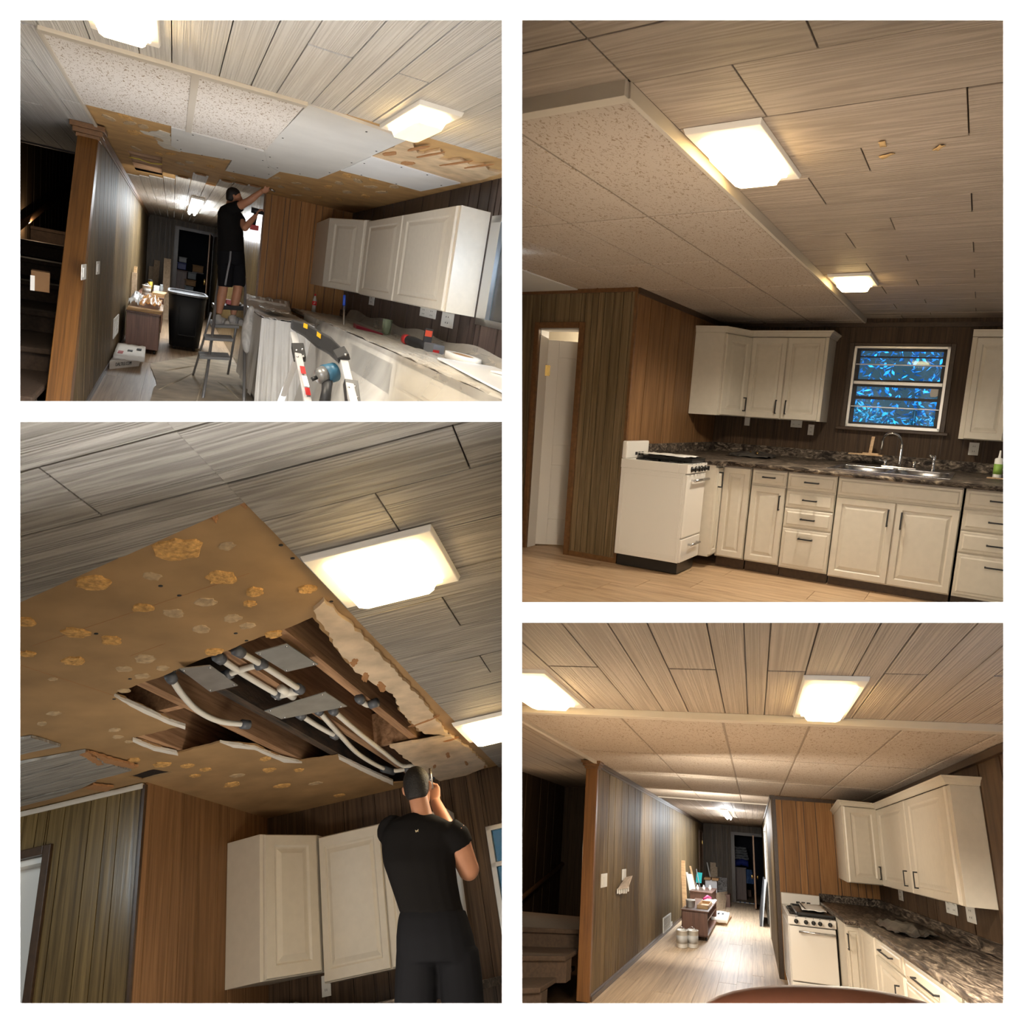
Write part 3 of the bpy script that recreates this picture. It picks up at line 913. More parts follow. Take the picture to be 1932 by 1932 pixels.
def patch_mb(c, rx, ry, z, th, seed, rot=0):
    r = random.Random(seed); n = 16; pts = []
    for i in range(n):
        a = 2 * math.pi * i / n; k = r.uniform(.78, 1.12); x, y = rx * k * math.cos(a), ry * k * math.sin(a)
        pts.append((c[0] + x * math.cos(rot) - y * math.sin(rot), c[1] + x * math.sin(rot) + y * math.cos(rot)))
    m = MB(); zz = [z, z - th * .7, z - th]; ks = [1, .93, .6]
    rings = [[(c[0] + (p[0] - c[0]) * k, c[1] + (p[1] - c[1]) * k, q - (r.uniform(0, th * .5) if j else 0)) for p in pts] for j, (k, q) in enumerate(zip(ks, zz))]
    m.rings(rings, smooth=False)
    return m


def oval(L, R_, depth, fwd, n=18, sq=2.3):
    """ring through the two side points L and R_, depth half-thickness along fwd"""
    L, R_, fwd = Vector(L), Vector(R_), Vector(fwd).normalized(); c = (L + R_) / 2; a = (R_ - L) / 2
    out = []
    for i in range(n):
        t = 2 * math.pi * i / n; ct, st = math.cos(t), math.sin(t)
        out.append(c + a * math.copysign(abs(ct) ** (2 / sq), ct) + fwd * depth * math.copysign(abs(st) ** (2 / sq), st))
    return out


def finger(m, base, d1, d2, d3, r):
    """three phalanges from base along d1, d2, d3"""
    p = [Vector(base)]
    for d in (d1, d2, d3): p.append(p[-1] + Vector(d))
    m.tube(p, [r, r * .95, r * .85, r * .7], 8)
    m.ball(p[-1], r * .72, r * .72, r * .72, 6)


def hand_mb(m, wrist, along, side, normal, s=1.0, curl=.9):
    """palm, four unequal curled fingers and a thumb; along: wrist to knuckles, side: toward the thumb, normal: out of the palm"""
    w = Vector(wrist); a, sd, nm = Vector(along).normalized(), Vector(side).normalized(), Vector(normal).normalized()
    rng = [oval(w + a * t * s - sd * h * s, w + a * t * s + sd * h * s, th * s, nm, 12, 2.5) for t, h, th in ((-.02, .026, .020), (.01, .030, .018), (.05, .040, .016), (.085, .042, .014), (.098, .036, .010))]
    m.rings(rng)
    for k, (off, L) in enumerate(((.030, .072), (.010, .080), (-.011, .075), (-.031, .058))):
        b = w + a * .09 * s + sd * off * s; c = curl * (1 + .06 * k)
        d = lambda q: (a * math.cos(q) + nm * math.sin(q)) * L * s
        finger(m, b, d(c * .55) * .46, d(c * 1.35) * .32, d(c * 2.0) * .24, .0092 * s)
    b = w + a * .03 * s + sd * .034 * s
    finger(m, b, (a * .6 + sd * .6 + nm * .4) * .040 * s, (a * .8 + sd * .1 + nm * .6) * .032 * s, (a * .8 - sd * .2 + nm * .6) * .024 * s, .0108 * s)


SKIN = plain('warm_skin', (.50, .235, .135), .5, var=.08, bscale=14)
HAIR = plain('black_hair', (.012, .010, .009), .55, bump=.5, bscale=160)
SHIRT = plain('black_cotton', (.009, .008, .008), .9, spec=.15, bump=.25, bscale=18)
PANTS = plain('charcoal_jersey', (.010, .010, .012), .9, spec=.15, bump=.2, bscale=14)


def head_mb(m, c, fwd, up, s=1.0):
    """skull, jaw, nose, ears, eye sockets; c is the middle of the head"""
    c, f, u = Vector(c), Vector(fwd).normalized(), Vector(up).normalized(); sd = f.cross(u)
    P = lambda a, b, d: c + (f * a + sd * b + u * d) * s
    prof = [(-.118, .02, .035, .038), (-.10, .035, .045, .05), (-.07, .03, .058, .072), (-.03, .015, .066, .088), (.01, .005, .071, .097), (.05, 0, .070, .096), (.085, -.005, .055, .078), (.108, -.008, .030, .042)]
    m.rings([oval(P(o, -w, z), P(o, w, z), d * s, f, 18, 2.1) for z, o, w, d in prof])
    m.tube([P(.098, 0, .02), P(.118, 0, -.015), P(.108, 0, -.028)], [.010 * s, .015 * s, .010 * s], 8)
    for b in (-1, 1):
        m.tube([P(-.01, .070 * b, .022), P(-.02, .082 * b, .015), P(-.012, .078 * b, -.022), P(-.002, .070 * b, -.03)], [.008 * s, .013 * s, .011 * s, .006 * s], 8)
        m.ball(P(.082, .030 * b, .012), .012 * s, .012 * s, .009 * s, 6)
    m.tube([P(.092, -.022, -.058), P(.100, 0, -.056), P(.092, .022, -.058)], [.005 * s, .008 * s, .005 * s], 6)
    return m


def hair_mb(m, c, fwd, up, s=1.0):
    c, f, u = Vector(c), Vector(fwd).normalized(), Vector(up).normalized(); sd = f.cross(u)
    P = lambda a, b, d: c + (f * a + sd * b + u * d) * s
    prof = [(-.075, -.055, .050, .040), (-.05, -.045, .066, .058), (-.015, -.034, .075, .072), (.02, -.022, .079, .086), (.055, -.010, .078, .098), (.09, -.006, .064, .085), (.118, -.008, .036, .048), (.124, -.008, .015, .02)]
    return m.rings([oval(P(o, -w, z), P(o, w, z), d * s, f, 18, 2.2) for z, o, w, d in prof])


# ================================================================== ROOM 4 (lower right): finished kitchen seen down the hallway
use(ROOM4)
H4, W4, A4, B4, OW4, YC4 = 2.444, 2.07, .633, -1.432, -1.312, 16.1
F4 = RM.z(0)
ceil = MB().box(-4.5, W4 + .3, -13.2, YC4 + .4, H4 + .02, H4 + .08).build('ceiling', TRIMDARK, label='ceiling of whitewashed planks and speckled tiles above the hallway', kind='structure', clip=True)
plank_ceiling(ceil, -2.62, 2.09, -2.62, -1.835, H4)
plank_ceiling(ceil, -2.62, -1.15, -1.835, 1.2, H4)
plank_ceiling(ceil, -1.15, .62, .615, 3.74, H4)
tile_ceiling(ceil, [-1.145, -.53, .08, .69, 1.30, 1.91, 2.086], [-1.815, -1.22, -.61, 0, .61], H4 - .012, .03, skip=[(i, 3) for i in (3, 4, 5)])
ys = RM.y(-1.83)
MB().box(B4, W4, ys - .05, ys + .05, H4 - .05, H4).build('edge_trim', TEE, ceil, clip=True, bevel=.004)
MB().box(RM.x(-1.145) - .02, RM.x(-1.145) + .015, ys, RM.y(-.66), H4 - .045, H4).build('edge_trim', TEE, ceil, clip=True, bevel=.004)
MB().box(RM.x(-1.145), A4, RM.y(.605), RM.y(.62), H4 - .03, H4).build('edge_trim', TEE, ceil, clip=True)
floor = MB().box(-4.5, W4 + .2, -13.2, YC4 + 8, F4 - .08, F4 - .011).build('floor', TRIMDARK, label='pale oak laminate floor running down the hallway', kind='structure', clip=True)
plank_floor(floor, -1.15, 2.05, -2.6, 3.75, F4)
plank_floor(floor, -1.15, .65, 3.75, 5.5, F4, seed=8)

# walls
lines = [0.678, 0.779, 0.988, 1.092, 1.263, 1.505, 1.55, 1.67, 1.774, 1.878, 1.959, W4]
w = paneling('wall_back', 'y', OW4, -1, lines, F4, H4 + .01, room_mat('mid_x'), 'chestnut board wall behind the gas range, hallway view')
MB().box(lines[0] - .02, W4, OW4 - .05, OW4, H4 - .07, H4 - .02).build('crown_strip', TRIMDARK, w)
MB().box(lines[0] - .012, lines[0] + .012, OW4 - .016, OW4 + .03, F4, H4 - .02).build('corner_strip', TRIMDARK, w)
lr = irregular(-12.9, OW4, 5, .10, .2, RM.st[1])
w = paneling('wall_right', 'x', W4, -1, lr, F4, H4 + .01, room_mat('window_wall'), 'dark umber board wall behind the worktop, hallway view')
MB().box(W4 - .05, W4, -12.9, OW4 - .05, H4 - .075, H4 - .02).build('crown_strip', TRIMDARK, w, clip=True)
P4Y = -5.05
lp = [P4Y, -4.236] + irregular(-3.747, YC4, 11, .09, .19, RM.st[1])
w = paneling('wall_left', 'x', B4, 1, lp, F4, H4 - .02, room_mat('dark_y'), 'scuffed dark walnut board partition along the hallway')
m = MB()
m.box(B4, B4 + .035, P4Y, YC4, H4 - .06, H4 - .015).box(B4, B4 + .022, P4Y, YC4, H4 - .085, H4 - .06)
m.build('crown_strip', TRIMDARK, w)
m = MB().box(B4, B4 + .03, P4Y, YC4, F4, F4 + .05).box(B4, B4 + .016, P4Y, YC4, F4 + .05, F4 + .075)
m.build('base_strip', TRIMDARK, w, clip=True)
POSTX0 = B4 - .13
POST4 = wood('orange_oak_post', (.11, .043, .010), (.21, .088, .020), (60, 60, 1.5), rough=.4, bump=.05, var=.02)
post = MB().box(POSTX0, B4 + .012, P4Y - .06, P4Y + .1, F4, H4 - .05).build('partition_post', POST4, bevel=.006, clip=True)
tag(post, 'orange oak post ending the partition beside the dark stairs, hallway view', 'post')
m = MB()
for e, z0, z1 in ((.012, H4 - .10, H4 - .07), (.03, H4 - .07, H4 - .04), (.045, H4 - .04, H4 - .012)):
    m.box(POSTX0 - e, B4 + .012 + e, P4Y - .06 - e * 2, P4Y + .1, z0, z1)
m.build('capital', TRIMBRN, post, bevel=.003)
HALLH = 2.1
lh = irregular(OW4, YC4, 23, .1, .2, RM.st[1])
DY0, DY1 = 4.6, 8.2
w = paneling('wall_hall', 'x', A4, -1, lh, F4, H4 + .01, room_mat('dark_y'), 'narrow dark board wall on the far side of the hallway', holes=[(DY0, DY1, F4, 2.12)])
MB().box(A4 - .03, A4, OW4, YC4, H4 - .06, H4).build('crown_strip', TRIMDARK, w)
m = MB().box(A4 - .03, A4 + .02, DY0 - .25, DY0, F4, 2.2).box(A4 - .03, A4 + .02, DY1, DY1 + .25, F4, 2.2).box(A4 - .03, A4 + .02, DY0 - .25, DY1 + .25, 2.12, 2.2)
d = m.build('door_1', DOORW, label='white painted door frame in the hallway side wall', kind='structure')
MB().box(A4 + .02, A4 + .06, DY0, DY1, F4 + .01, 2.12).build('door_leaf', DOORW, d)
EX0, EX1, EZ = -0.329, 0.62, 2.127
le = [B4] + [-1.109, -0.959, -0.773, -0.606, -0.44, -0.256, -0.072, 0.111, 0.293, 0.475, A4]
w = paneling('wall_end', 'y', YC4, -1, le, F4, H4 + .01, room_mat('dark_x'), 'dark board wall closing the hallway around the closet doorway', holes=[(EX0, EX1, F4, EZ)])
m = MB()
for a, b in ((EX0 - .12, EX0), (EX1, EX1 + .06)): m.box(a, b, YC4 - .06, YC4 + .08, F4, EZ + .1)
m.box(EX0, EX1, YC4 - .06, YC4 + .08, EZ, EZ + .1)
tag(m.build('door_2', TRIMDARK), 'dark casing of the open closet doorway at the hallway end', kind='structure')
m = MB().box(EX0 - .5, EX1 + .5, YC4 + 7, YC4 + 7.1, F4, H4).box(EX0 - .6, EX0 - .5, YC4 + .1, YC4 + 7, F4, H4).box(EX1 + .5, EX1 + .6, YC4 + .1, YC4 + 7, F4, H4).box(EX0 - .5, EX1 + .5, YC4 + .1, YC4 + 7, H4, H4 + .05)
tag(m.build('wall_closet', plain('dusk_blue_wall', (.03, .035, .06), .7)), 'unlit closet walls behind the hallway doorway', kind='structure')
# opened closet leaf seen on edge
t = thing('door_leaf', 'brown closet door swung open into the hallway, seen on its edge', 'door', (.45, YC4 - 1.6, F4))
LX = 0.329
MB().box(LX - .03, LX + .02, YC4 - 3.0, YC4 - .1, F4 + .03, EZ - .02).build('leaf', wood('brown_door', (.16, .08, .035), (.28, .15, .075), (40, 40, 1.5)), t, bevel=.004)
for s in (-1, 1):
    MB().lathe((LX, YC4 - 2.7, .88), (s, 0, 0), [(.012, .02), (.012, .06), (.03, .065), (.034, .09), (.02, .11), (0, .112)], 14, sc=(1, 2)).build('knob', BRASS, t)

# stair well left of the partition
sw = (-3.096, 0.419)
ls = irregular(-12.0, sw[1], 31, .12, .22, RM.st[1])
SW = wood('stair_wall_panel', (.05, .032, .018), (.11, .072, .042), (40, 40 / RM.st[1], 1.4), rough=.6, bump=.04)
paneling('wall_stair', 'x', sw[0], 1, ls, F4, H4, SW, 'unlit brown board wall above the stairs, hallway view')
paneling('wall_stair_end', 'y', sw[1], -1, irregular(sw[0], B4, 4, .12, .2), F4, H4, SW, 'unlit wall at the head of the stairs, hallway view')
STEPM = plain('brown_stair_carpet', (.05, .030, .018), .8, var=.25, bscale=30)
stairs = thing('staircase', 'dark carpeted winder stairs climbing behind the oak post, hallway view', 'stairs', (-2.2, -5, F4))
for k, (yr, zr, yl) in enumerate(((-7.3, .03, -9.2), (-6.3, .22, -8.2), (-5.6, .42, -7.2), (-4.9, .61, -6.2))):
    xr = B4 - (.34, .24, .16, .14)[k]
    m = MB().prism([(xr, yr, zr), (sw[0], yl, zr), (sw[0], yl + 2.4, zr), (xr, yr + 1.6, zr)], (0, 0, -.05))
    tr = m.build('tread', STEPM, stairs, bevel=.012, clip=True)
    MB().prism([(xr, yr + .06, zr - .05), (sw[0], yl + .06, zr - .05), (sw[0], yl + .3, zr - .05), (xr, yr + .3, zr - .05)], (0, 0, -.2)).build('riser', STEPM, stairs, clip=True)
RAIL = plain('brown_handrail', (.24, .13, .065), .35)
ra, rb = (-3.05, -2.194, 0.666), (-3.05, 1.699, 1.315)
t = thing('handrail', 'brown wooden handrail on the stair wall, hallway view', 'handrail', ra)
ra, rb = Vector(ra), Vector(rb)
MB().tube([ra - (rb - ra) * .3, rb + (rb - ra) * .2], .035, 10).build('rail', RAIL, t, clip=True)
for f in (.25, .8):
    p = ra + (rb - ra) * f
    MB().tube([p + Vector((0, 0, -.02)), p + Vector((-.02, 0, -.07)), p + Vector((-.1, 0, -.07))], .012, 8).build('bracket', TRIMDARK, t)
ra, rb = Vector((-3.05, -1.94, -0.215)), Vector((-3.05, 1.218, 0.266))
MB().par(ra - (rb - ra) * .3 - Vector((.05, 0, .02)), (rb - ra) * 1.5, (.07, 0, 0), (0, 0, .04)).build('skirt_rail', RAIL, stairs, clip=True)

# lamps
lamp('square ceiling light at the very left above the edge trim, hallway view', RM.x(-.95), RM.x(-.66), RM.y(-2.14), RM.y(-1.86), H4 - .001, power=800)
lamp('square ceiling light in the planks above the wall cabinets, hallway view', RM.x(.60), RM.x(.875), RM.y(-2.145), RM.y(-1.855), H4 - .001, power=800)
fa, fb = (-0.311, 4.349, 2.43), (-0.244, 8.833, 2.43)
t = thing('fluorescent_light', 'lit fluorescent strip light on the hallway ceiling, finished kitchen view', 'ceiling light', fa)
MB().box(fa[0] - .06, fa[0] + .11, fa[1], fb[1], H4 - .03, H4 - .002).build('housing', OUTLET, t, bevel=.004)
for dx in (-.025, .065):
    MB().tube([(fa[0] + dx, fa[1] + .1, H4 - .05), (fa[0] + dx, fb[1] - .1, H4 - .05)], .02, 12).build('tube', TUBE, t)

# wall cabinets
c1, c2, c3 = -3.45, -5.45, -7.42
corner_cabinet('cream diagonal corner wall cabinet, end of the run above the range, hallway view',
               [(W4 - .014, OW4 - .014), (1.52, OW4 - .014), (1.409, -3.606), (1.845, c1), (W4 - .014, c1)], 1.347, 2.215, 2, .9)
wall_cabinet('cream two-door wall cabinet with crown, long run over the worktop, hallway view', 1.823, W4, c1, c3, 1.34, 2.205,
             [(c1 - .02, c2 + .01, c2 + .25), (c2 - .01, c3 + .1, c2 - .3)])

# base cabinets and worktop
gx, zt = 1.39, .965
t = thing('base_cabinet', 'narrow cream floor cabinet tight against the range side, hallway view', 'cabinet', (1.32, -3, 0))
MB().box(1.235, gx + .05, -4.66, OW4 - .02, .1, zt).build('body', CAB, t)
d = door_mb((1.24, -4.66, .11), (.145, 0, 0), (0, 0, zt - .13), (0, -1, 0), .03, .22, .06).build('door', CAB, t)
handle(d, (1.255, -4.69, .80), (0, 0, .07), (0, -1, 0), out=.08)
base_unit('cream corner floor cabinet with a full-height door, hallway view', gx, W4, -4.68, -5.9, zt, [('door', -4.7, -5.88, .1, zt - .012, None)])
yA, yB = -5.94, -7.38
base_unit('cream floor cabinet with one drawer above a door, hallway view', gx, W4, yA + .02, yB - .02, zt,
          [('drawer', yA, yB, .835, zt - .012, (-6.65, .895, 'h', .075)), ('door', yA, yB, .1, .82, (-7.16, .66, 'v', .075))])
yA, yB = -7.42, -9.2
base_unit('cream floor cabinet with a stack of drawers beside the sink, hallway view', gx, W4, yA + .02, yB - .02, zt,
          [('drawer', yA, yB, .82, zt - .012, (-8.3, .885, 'h', .09)), ('drawer', yA, yB, .62, .805, (-8.3, .71, 'h', .09)), ('drawer', yA, yB, .40, .605, None), ('drawer', yA, yB, .1, .385, None)])
base_unit('cream sink cabinet at the bottom right corner, hallway view', gx, W4, -9.24, -11.8, zt, [('drawer', -9.26, -11.78, .80, zt - .012, None), ('door', -9.26, -11.78, .1, .785, None)])
ct = MB().prism([(1.225, OW4 - .02, zt), (W4 - .015, OW4 - .02, zt), (W4 - .015, -12.2, zt), (gx - .04, -12.2, zt), (gx - .04, -4.85, zt), (1.225, -4.85, zt)], (0, 0, .048)).build('worktop', room_mat('counter'), bevel=.016, seg=3, clip=True)
tag(ct, 'grey-brown marbled laminate worktop turning the corner, hallway view', 'worktop')
MB().box(W4 - .035, W4 - .013, -12.2, OW4 - .06, zt + .048, zt + .15).build('backsplash', room_mat('counter'), ct, bevel=.006, clip=True)
MB().box(1.225, W4 - .03, OW4 - .07, OW4 - .014, zt + .048, zt + .15).build('backsplash', room_mat('counter'), ct, bevel=.006)
m = MB()
m.box(1.55, 1.95, -12.0, -9.75, zt + .046, zt + .056)
sk = tag(m.build('sink', STEEL, bevel=.004, clip=True), 'steel sink rim at the bottom right corner, hallway view', 'sink')
MB().lathe((1.74, -10.6, zt + .03), (0, 0, 1), [(.001, 0), (.13, .0), (.15, .02), (.16, .0275)], 20, sc=(1, 4)).build('bowl', STEEL, sk)

# range
stove('white gas range with griddle and papers on top, hallway view', .70, 1.215, -3.9, OW4 - .03, F4, .93, .085, .155, 2.2)
tr = thing('griddle_tray', 'black griddle tray lying across the range burners, hallway view', 'tray', (1.0, -2.6, .94))
MB().box(.80, 1.22, -3.75, -1.9, .940, .952).build('base', BLACKEN, tr, bevel=.004)
m = MB()
for a in ((.80, .815, -3.75, -1.9), (1.205, 1.22, -3.75, -1.9), (.8, 1.22, -3.75, -3.69), (.8, 1.22, -1.96, -1.9)): m.box(*a, .952, .972)
m.build('rim', BLACKEN, tr, bevel=.003)
pp = wavy_sheet(.90, 1.19, -3.3, -1.8, .974, .012, 8, 3, rot=-.02).build('instruction_sheet', PAPER)
tag(pp, 'white printed leaflet spread on the griddle tray, hallway view', 'paper')
MB().box(.915, .935, -3.25, -1.9, .989, .991).build('printed_line', plain('print_black', (.05, .05, .05), .6), pp)

# outlets on the window wall
for i, (lab, u0, q) in enumerate((('white outlet at the far end under the wall cabinet, hallway view', 0, (2.056, -3.156, 1.259)), ('double-gang white outlet half behind the wall cabinet end, hallway view', 1, (2.056, -5.884, 1.281)), ('white outlet below the near end of the wall cabinets, hallway view', 0, (2.056, -6.577, 1.26)))):
    outlet(lab, q, (-1, 0, 0), .3 if not u0 else .45, .13, 1 + u0)
# crumpled bag
BAG = plain('dark_plastic_bag', (.05, .045, .042), .3, var=.5, bscale=25, bump=.4)
b = wavy_sheet(1.5, 1.85, -6.3, -4.9, zt + .05, .05, 9, 12, bend=lambda i, j: .05 * math.sin(math.pi * i) * math.sin(math.pi * j)).build('plastic_bag', BAG)
tag(b, 'crumpled dark plastic bag on the worktop corner, hallway view', 'bag')


# ================================================================== ROOM 2 (upper right): finished kitchen with the sink window
use(ROOM2)
H2, W2, A2, B2, OW2, F2 = 2.434, 3.233, .688, -3.008, .272, RM.z(0)
ceil = MB().box(-7, W2 + .3, -3.2, 4.2, H2 + .02, H2 + .08).build('ceiling', TRIMDARK, label='ceiling of whitewashed planks and dropped speckled tiles above the sink window', kind='structure', clip=True)
plank_ceiling(ceil, -2.62, 2.09, -3.4, -1.835, H2, gap=.005)
plank_ceiling(ceil, -2.62, -1.15, -1.835, 1.2, H2, gap=.005)
tile_ceiling(ceil, [-1.145, -.53, .08, .69, 1.30, 1.91, 2.086], [-1.815, -1.22, -.61, 0, .61, 1.22], H2 - .05, .03, skip=[(i, j) for i in (3, 4, 5) for j in (3, 4)])
ys = RM.y(-1.83)
MB().box(B2, W2, ys - .008, ys + .012, H2 - .055, H2).build('edge_trim', TEE, ceil, clip=True, bevel=.002)
MB().box(B2 - .03, B2 + .03, ys, RM.y(1.3), H2 - .055, H2).build('edge_trim', TEE, ceil, clip=True, bevel=.002)
MB().box(B2, A2, RM.y(.95), 3.9, H2 - .06, H2 - .03).build('hall_board', plain('white_ceiling_board', (.75, .76, .76), .6), ceil, clip=True)
floor = MB().box(-7, W2 + .2, -3.2, 4, F2 - .08, F2 - .011).build('floor', TRIMDARK, label='oak laminate floor before the gas range and cream cabinets', kind='structure', clip=True)
plank_floor(floor, -1.9, 2.05, -2.9, 2.5, F2, seed=5)

lines = [A2] + [0.997, 1.359, 1.539, 1.785, 2.19, 2.492, 2.815] + [W2]
w = paneling('wall_back', 'y', OW2, -1, lines, F2, H2 + .015, room_mat('mid_x'), 'chestnut board wall behind the gas range, sink window view')
MB().box(A2 - .01, W2, OW2 - .03, OW2, H2 - .10, H2 - .05).build('crown_strip', TRIMDARK, w)
MB().box(A2 - .02, A2 + .02, OW2 - .014, OW2 + .01, F2, H2 - .05).build('corner_strip', TRIMBRN, w)
WY0, WY1, WZ0, WZ1 = -2.05, -1.16, 1.30, 2.15
lr = [-3.0, -2.87, -2.72, -2.6] + [-2.449, -2.274, -2.086, -1.99, -1.785, -1.685, -1.544, -1.446, -1.305, -1.106] + [-.98, -.85, -.68, -.52, -.40, -.25, -.1, .05, .15, OW2]
w = paneling('wall_right', 'x', W2, -1, lr, F2, H2 + .015, room_mat('window_wall'), 'dark umber board wall around the sink window', holes=[(WY0, WY1, WZ0, WZ1)])
MB().box(W2 - .035, W2, -3.0, OW2 - .03, H2 - .09, H2 - .045).build('crown_strip', TRIMDARK, w, clip=True)
lh = [OW2 + .0] + [0.313, 0.389, 0.481, 0.569, 0.632, 0.69] + [.76, .92, 1.07, 1.2, 1.31, 1.46, 1.6, 1.8, 2.0, 2.3, 2.6, 3.0]
DZ = 2.04
DY0, DY1 = .80, 1.22
hallmat = wood('golden_walnut_panel', (.10, .068, .030), (.23, .160, .085), (45, 45, 1.4), rough=.30, bump=.05, var=.14)
w = paneling('wall_hall', 'x', A2, -1, lh, F2, H2 + .015, hallmat, 'walnut board wall beside the white door, sink window view', holes=[(DY0, DY1, F2 - .1, DZ)])
MB().box(A2 - .03, A2, OW2, 3.0, H2 - .085, H2 - .045).build('crown_strip', TRIMBRN, w, clip=True)
MB().box(A2 - .022, A2, OW2, DY0 - .05, F2, F2 + .05).build('base_strip', TRIMBRN, w, clip=True)
m = MB().box(A2 - .035, A2 + .01, DY0 - .055, DY0, F2, DZ + .055).box(A2 - .035, A2 + .01, DY1, DY1 + .05, F2, DZ + .055).box(A2 - .034, A2 + .01, DY0, DY1, DZ, DZ + .055)
d = m.build('door_1', TRIMBRN, label='walnut casing around the white door at the left', kind='structure', clip=True, bevel=.006)
m = MB().box(A2 + .01, A2 + .16, DY1 - .004, DY1 + .03, F2, DZ).box(A2 + .01, A2 + .16, DY0 - .02, DY0 + .004, F2, DZ).box(A2 + .01, A2 + .16, DY0, DY1, DZ - .015, DZ + .02)
m.build('door_jamb', DOORW, d, clip=True)
# white two-panel door, ajar behind its jamb
t = thing('panel_door', 'white two-panel door standing ajar in the walnut casing', 'door', (A2 + .3, 1.0, F2))
dv = Vector((.50, -.62, 0))
O = Vector((A2 + .17, 1.235, F2 + .012)); U = dv
N = Vector((dv.y, -dv.x, 0)).normalized()
m = MB().par(O, U, (0, 0, 2.0), N * -.04)
fr = lambda a0, a1, z0, z1, c: m.par(O + U * a0 + Vector((0, 0, z0)), U * (a1 - a0), (0, 0, z1 - z0), N * c)
for a0, a1, z0, z1 in ((0, .15, 0, 2.0), (.85, 1, 0, 2.0), (.15, .85, 0, .26), (.15, .85, .80, 1.0), (.15, .85, 1.84, 2.0)): fr(a0, a1, z0, z1, .014)
m.build('leaf', DOORW, t, bevel=.003)
hg = MB()
hg.par(O + Vector((-.03, 0, 1.66)) + N * .016, U * .07, (0, 0, .1), N * .004)
hg.cyl(O + Vector((-.01, .0, 1.65)) + N * .02, O + Vector((-.01, 0, 1.77)) + N * .02, .008)
hg.build('hinge', BRASS, t)
MB().box(A2 + 1.1, A2 + 1.15, -.0 + OW2 + .1, 3.2, F2, H2).build('wall_far', plain('cream_room_paint', (.72, .64, .50), .7), label='cream wall of the room behind the white door', kind='structure', clip=True)

# window: aluminium double sash
wn = MB()
f = lambda y0, y1, z0, z1, d0=.0, d1=.05: wn.box(W2 + d0, W2 + d1, y0, y1, z0, z1)
for a in ((WY0, WY0 + .03, WZ0, WZ1), (WY1 - .03, WY1, WZ0, WZ1), (WY0, WY1, WZ1 - .025, WZ1), (WY0, WY1, WZ0, WZ0 + .035)): f(*a, -.012, .05)
win = wn.build('window_1', ALU, label='aluminium double-sash window over the sink with dusk-blue panes', kind='structure', bevel=.003)
m = MB()
for a in ((WY0 - .045, WY0, WZ0 - .04, WZ1 + .03), (WY1, WY1 + .045, WZ0 - .04, WZ1 + .03), (WY0, WY1, WZ1, WZ1 + .03)): m.box(W2 - .03, W2 + .02, *a)
m.build('window_casing', TRIMDARK, win, bevel=.004)
MB().box(W2 - .10, W2 + .02, WY0 - .08, WY1 + .08, WZ0 - .035, WZ0 - .002).build('window_sill', TRIMDARK, win, bevel=.006)
zm = WZ0 + .47
for nm, zz, hh in (('meeting_rail', zm, .035), ('bar', WZ0 + .22, .012), ('bar', WZ0 + .66, .012)):
    MB().box(W2 - .006, W2 + .04, WY0 + .03, WY1 - .03, zz - hh / 2, zz + hh / 2).build(nm, ALU, win, bevel=.003)
SASH = plain('dark_bronze_sash', (.03, .03, .035), .4)
m = MB()
for z0, z1 in ((WZ0 + .035, zm - .017), (zm + .017, WZ1 - .025)):
    for a in ((WY0 + .03, WY0 + .062, z0, z1), (WY1 - .062, WY1 - .03, z0, z1), (WY0 + .03, WY1 - .03, z1 - .022, z1), (WY0 + .03, WY1 - .03, z0, z0 + .02)): m.box(W2 + .045, W2 + .08, *a)
m.box(W2 + .05, W2 + .07, WY0 + .06, WY1 - .06, WZ0 + .30, WZ0 + .33).box(W2 + .05, W2 + .07, WY0 + .06, WY1 - .06, WZ0 + .735, WZ0 + .75)
m.build('sash', SASH, win)
GLASS, nt, bs = new_mat('dusk_window_glass')
tr = nt.nodes.new('ShaderNodeBsdfTransparent'); tr.inputs[0].default_value = (.50, .80, 1, 1)  # dusk blue of the sky put into the pane tint
gl = nt.nodes.new('ShaderNodeBsdfGlossy'); gl.inputs['Roughness'].default_value = .03
fr_ = nt.nodes.new('ShaderNodeFresnel'); mx = nt.nodes.new('ShaderNodeMixShader')
nt.links.new(fr_.outputs[0], mx.inputs[0]); nt.links.new(tr.outputs[0], mx.inputs[1]); nt.links.new(gl.outputs[0], mx.inputs[2]); nt.links.new(mx.outputs[0], nt.nodes['Material Output'].inputs[0])
for z0, z1 in ((WZ0 + .035, zm - .017), (zm + .017, WZ1 - .025)):
    MB().box(W2 + .056, W2 + .060, WY0 + .04, WY1 - .04, z0, z1).build('pane', GLASS, win)
m = MB().par((W2 - .02, -1.6, zm + .018), (.02, 0, 0), (0, .07, .006), (0, 0, .012)); m.build('latch', SASH, win)
st = MB().prism([(W2 + .053, WY0 + .05 + a, zm - .12 + b) for a, b in ((0, .02), (.03, 0), (.075, .0), (.085, .03), (.08, .09), (.05, .1), (.04, .085), (.02, .1), (0, .085))], (-.002, 0, 0))
st.build('sticker', OUTLET, win)
LEAFG = [plain('dusk_leaf', (.10, .34, .30), .6, var=.4, bscale=3), plain('dusk_leaf_blue', (.12, .33, .52), .6, var=.4, bscale=3)]  # blue cast of the dusk put into the leaf colours


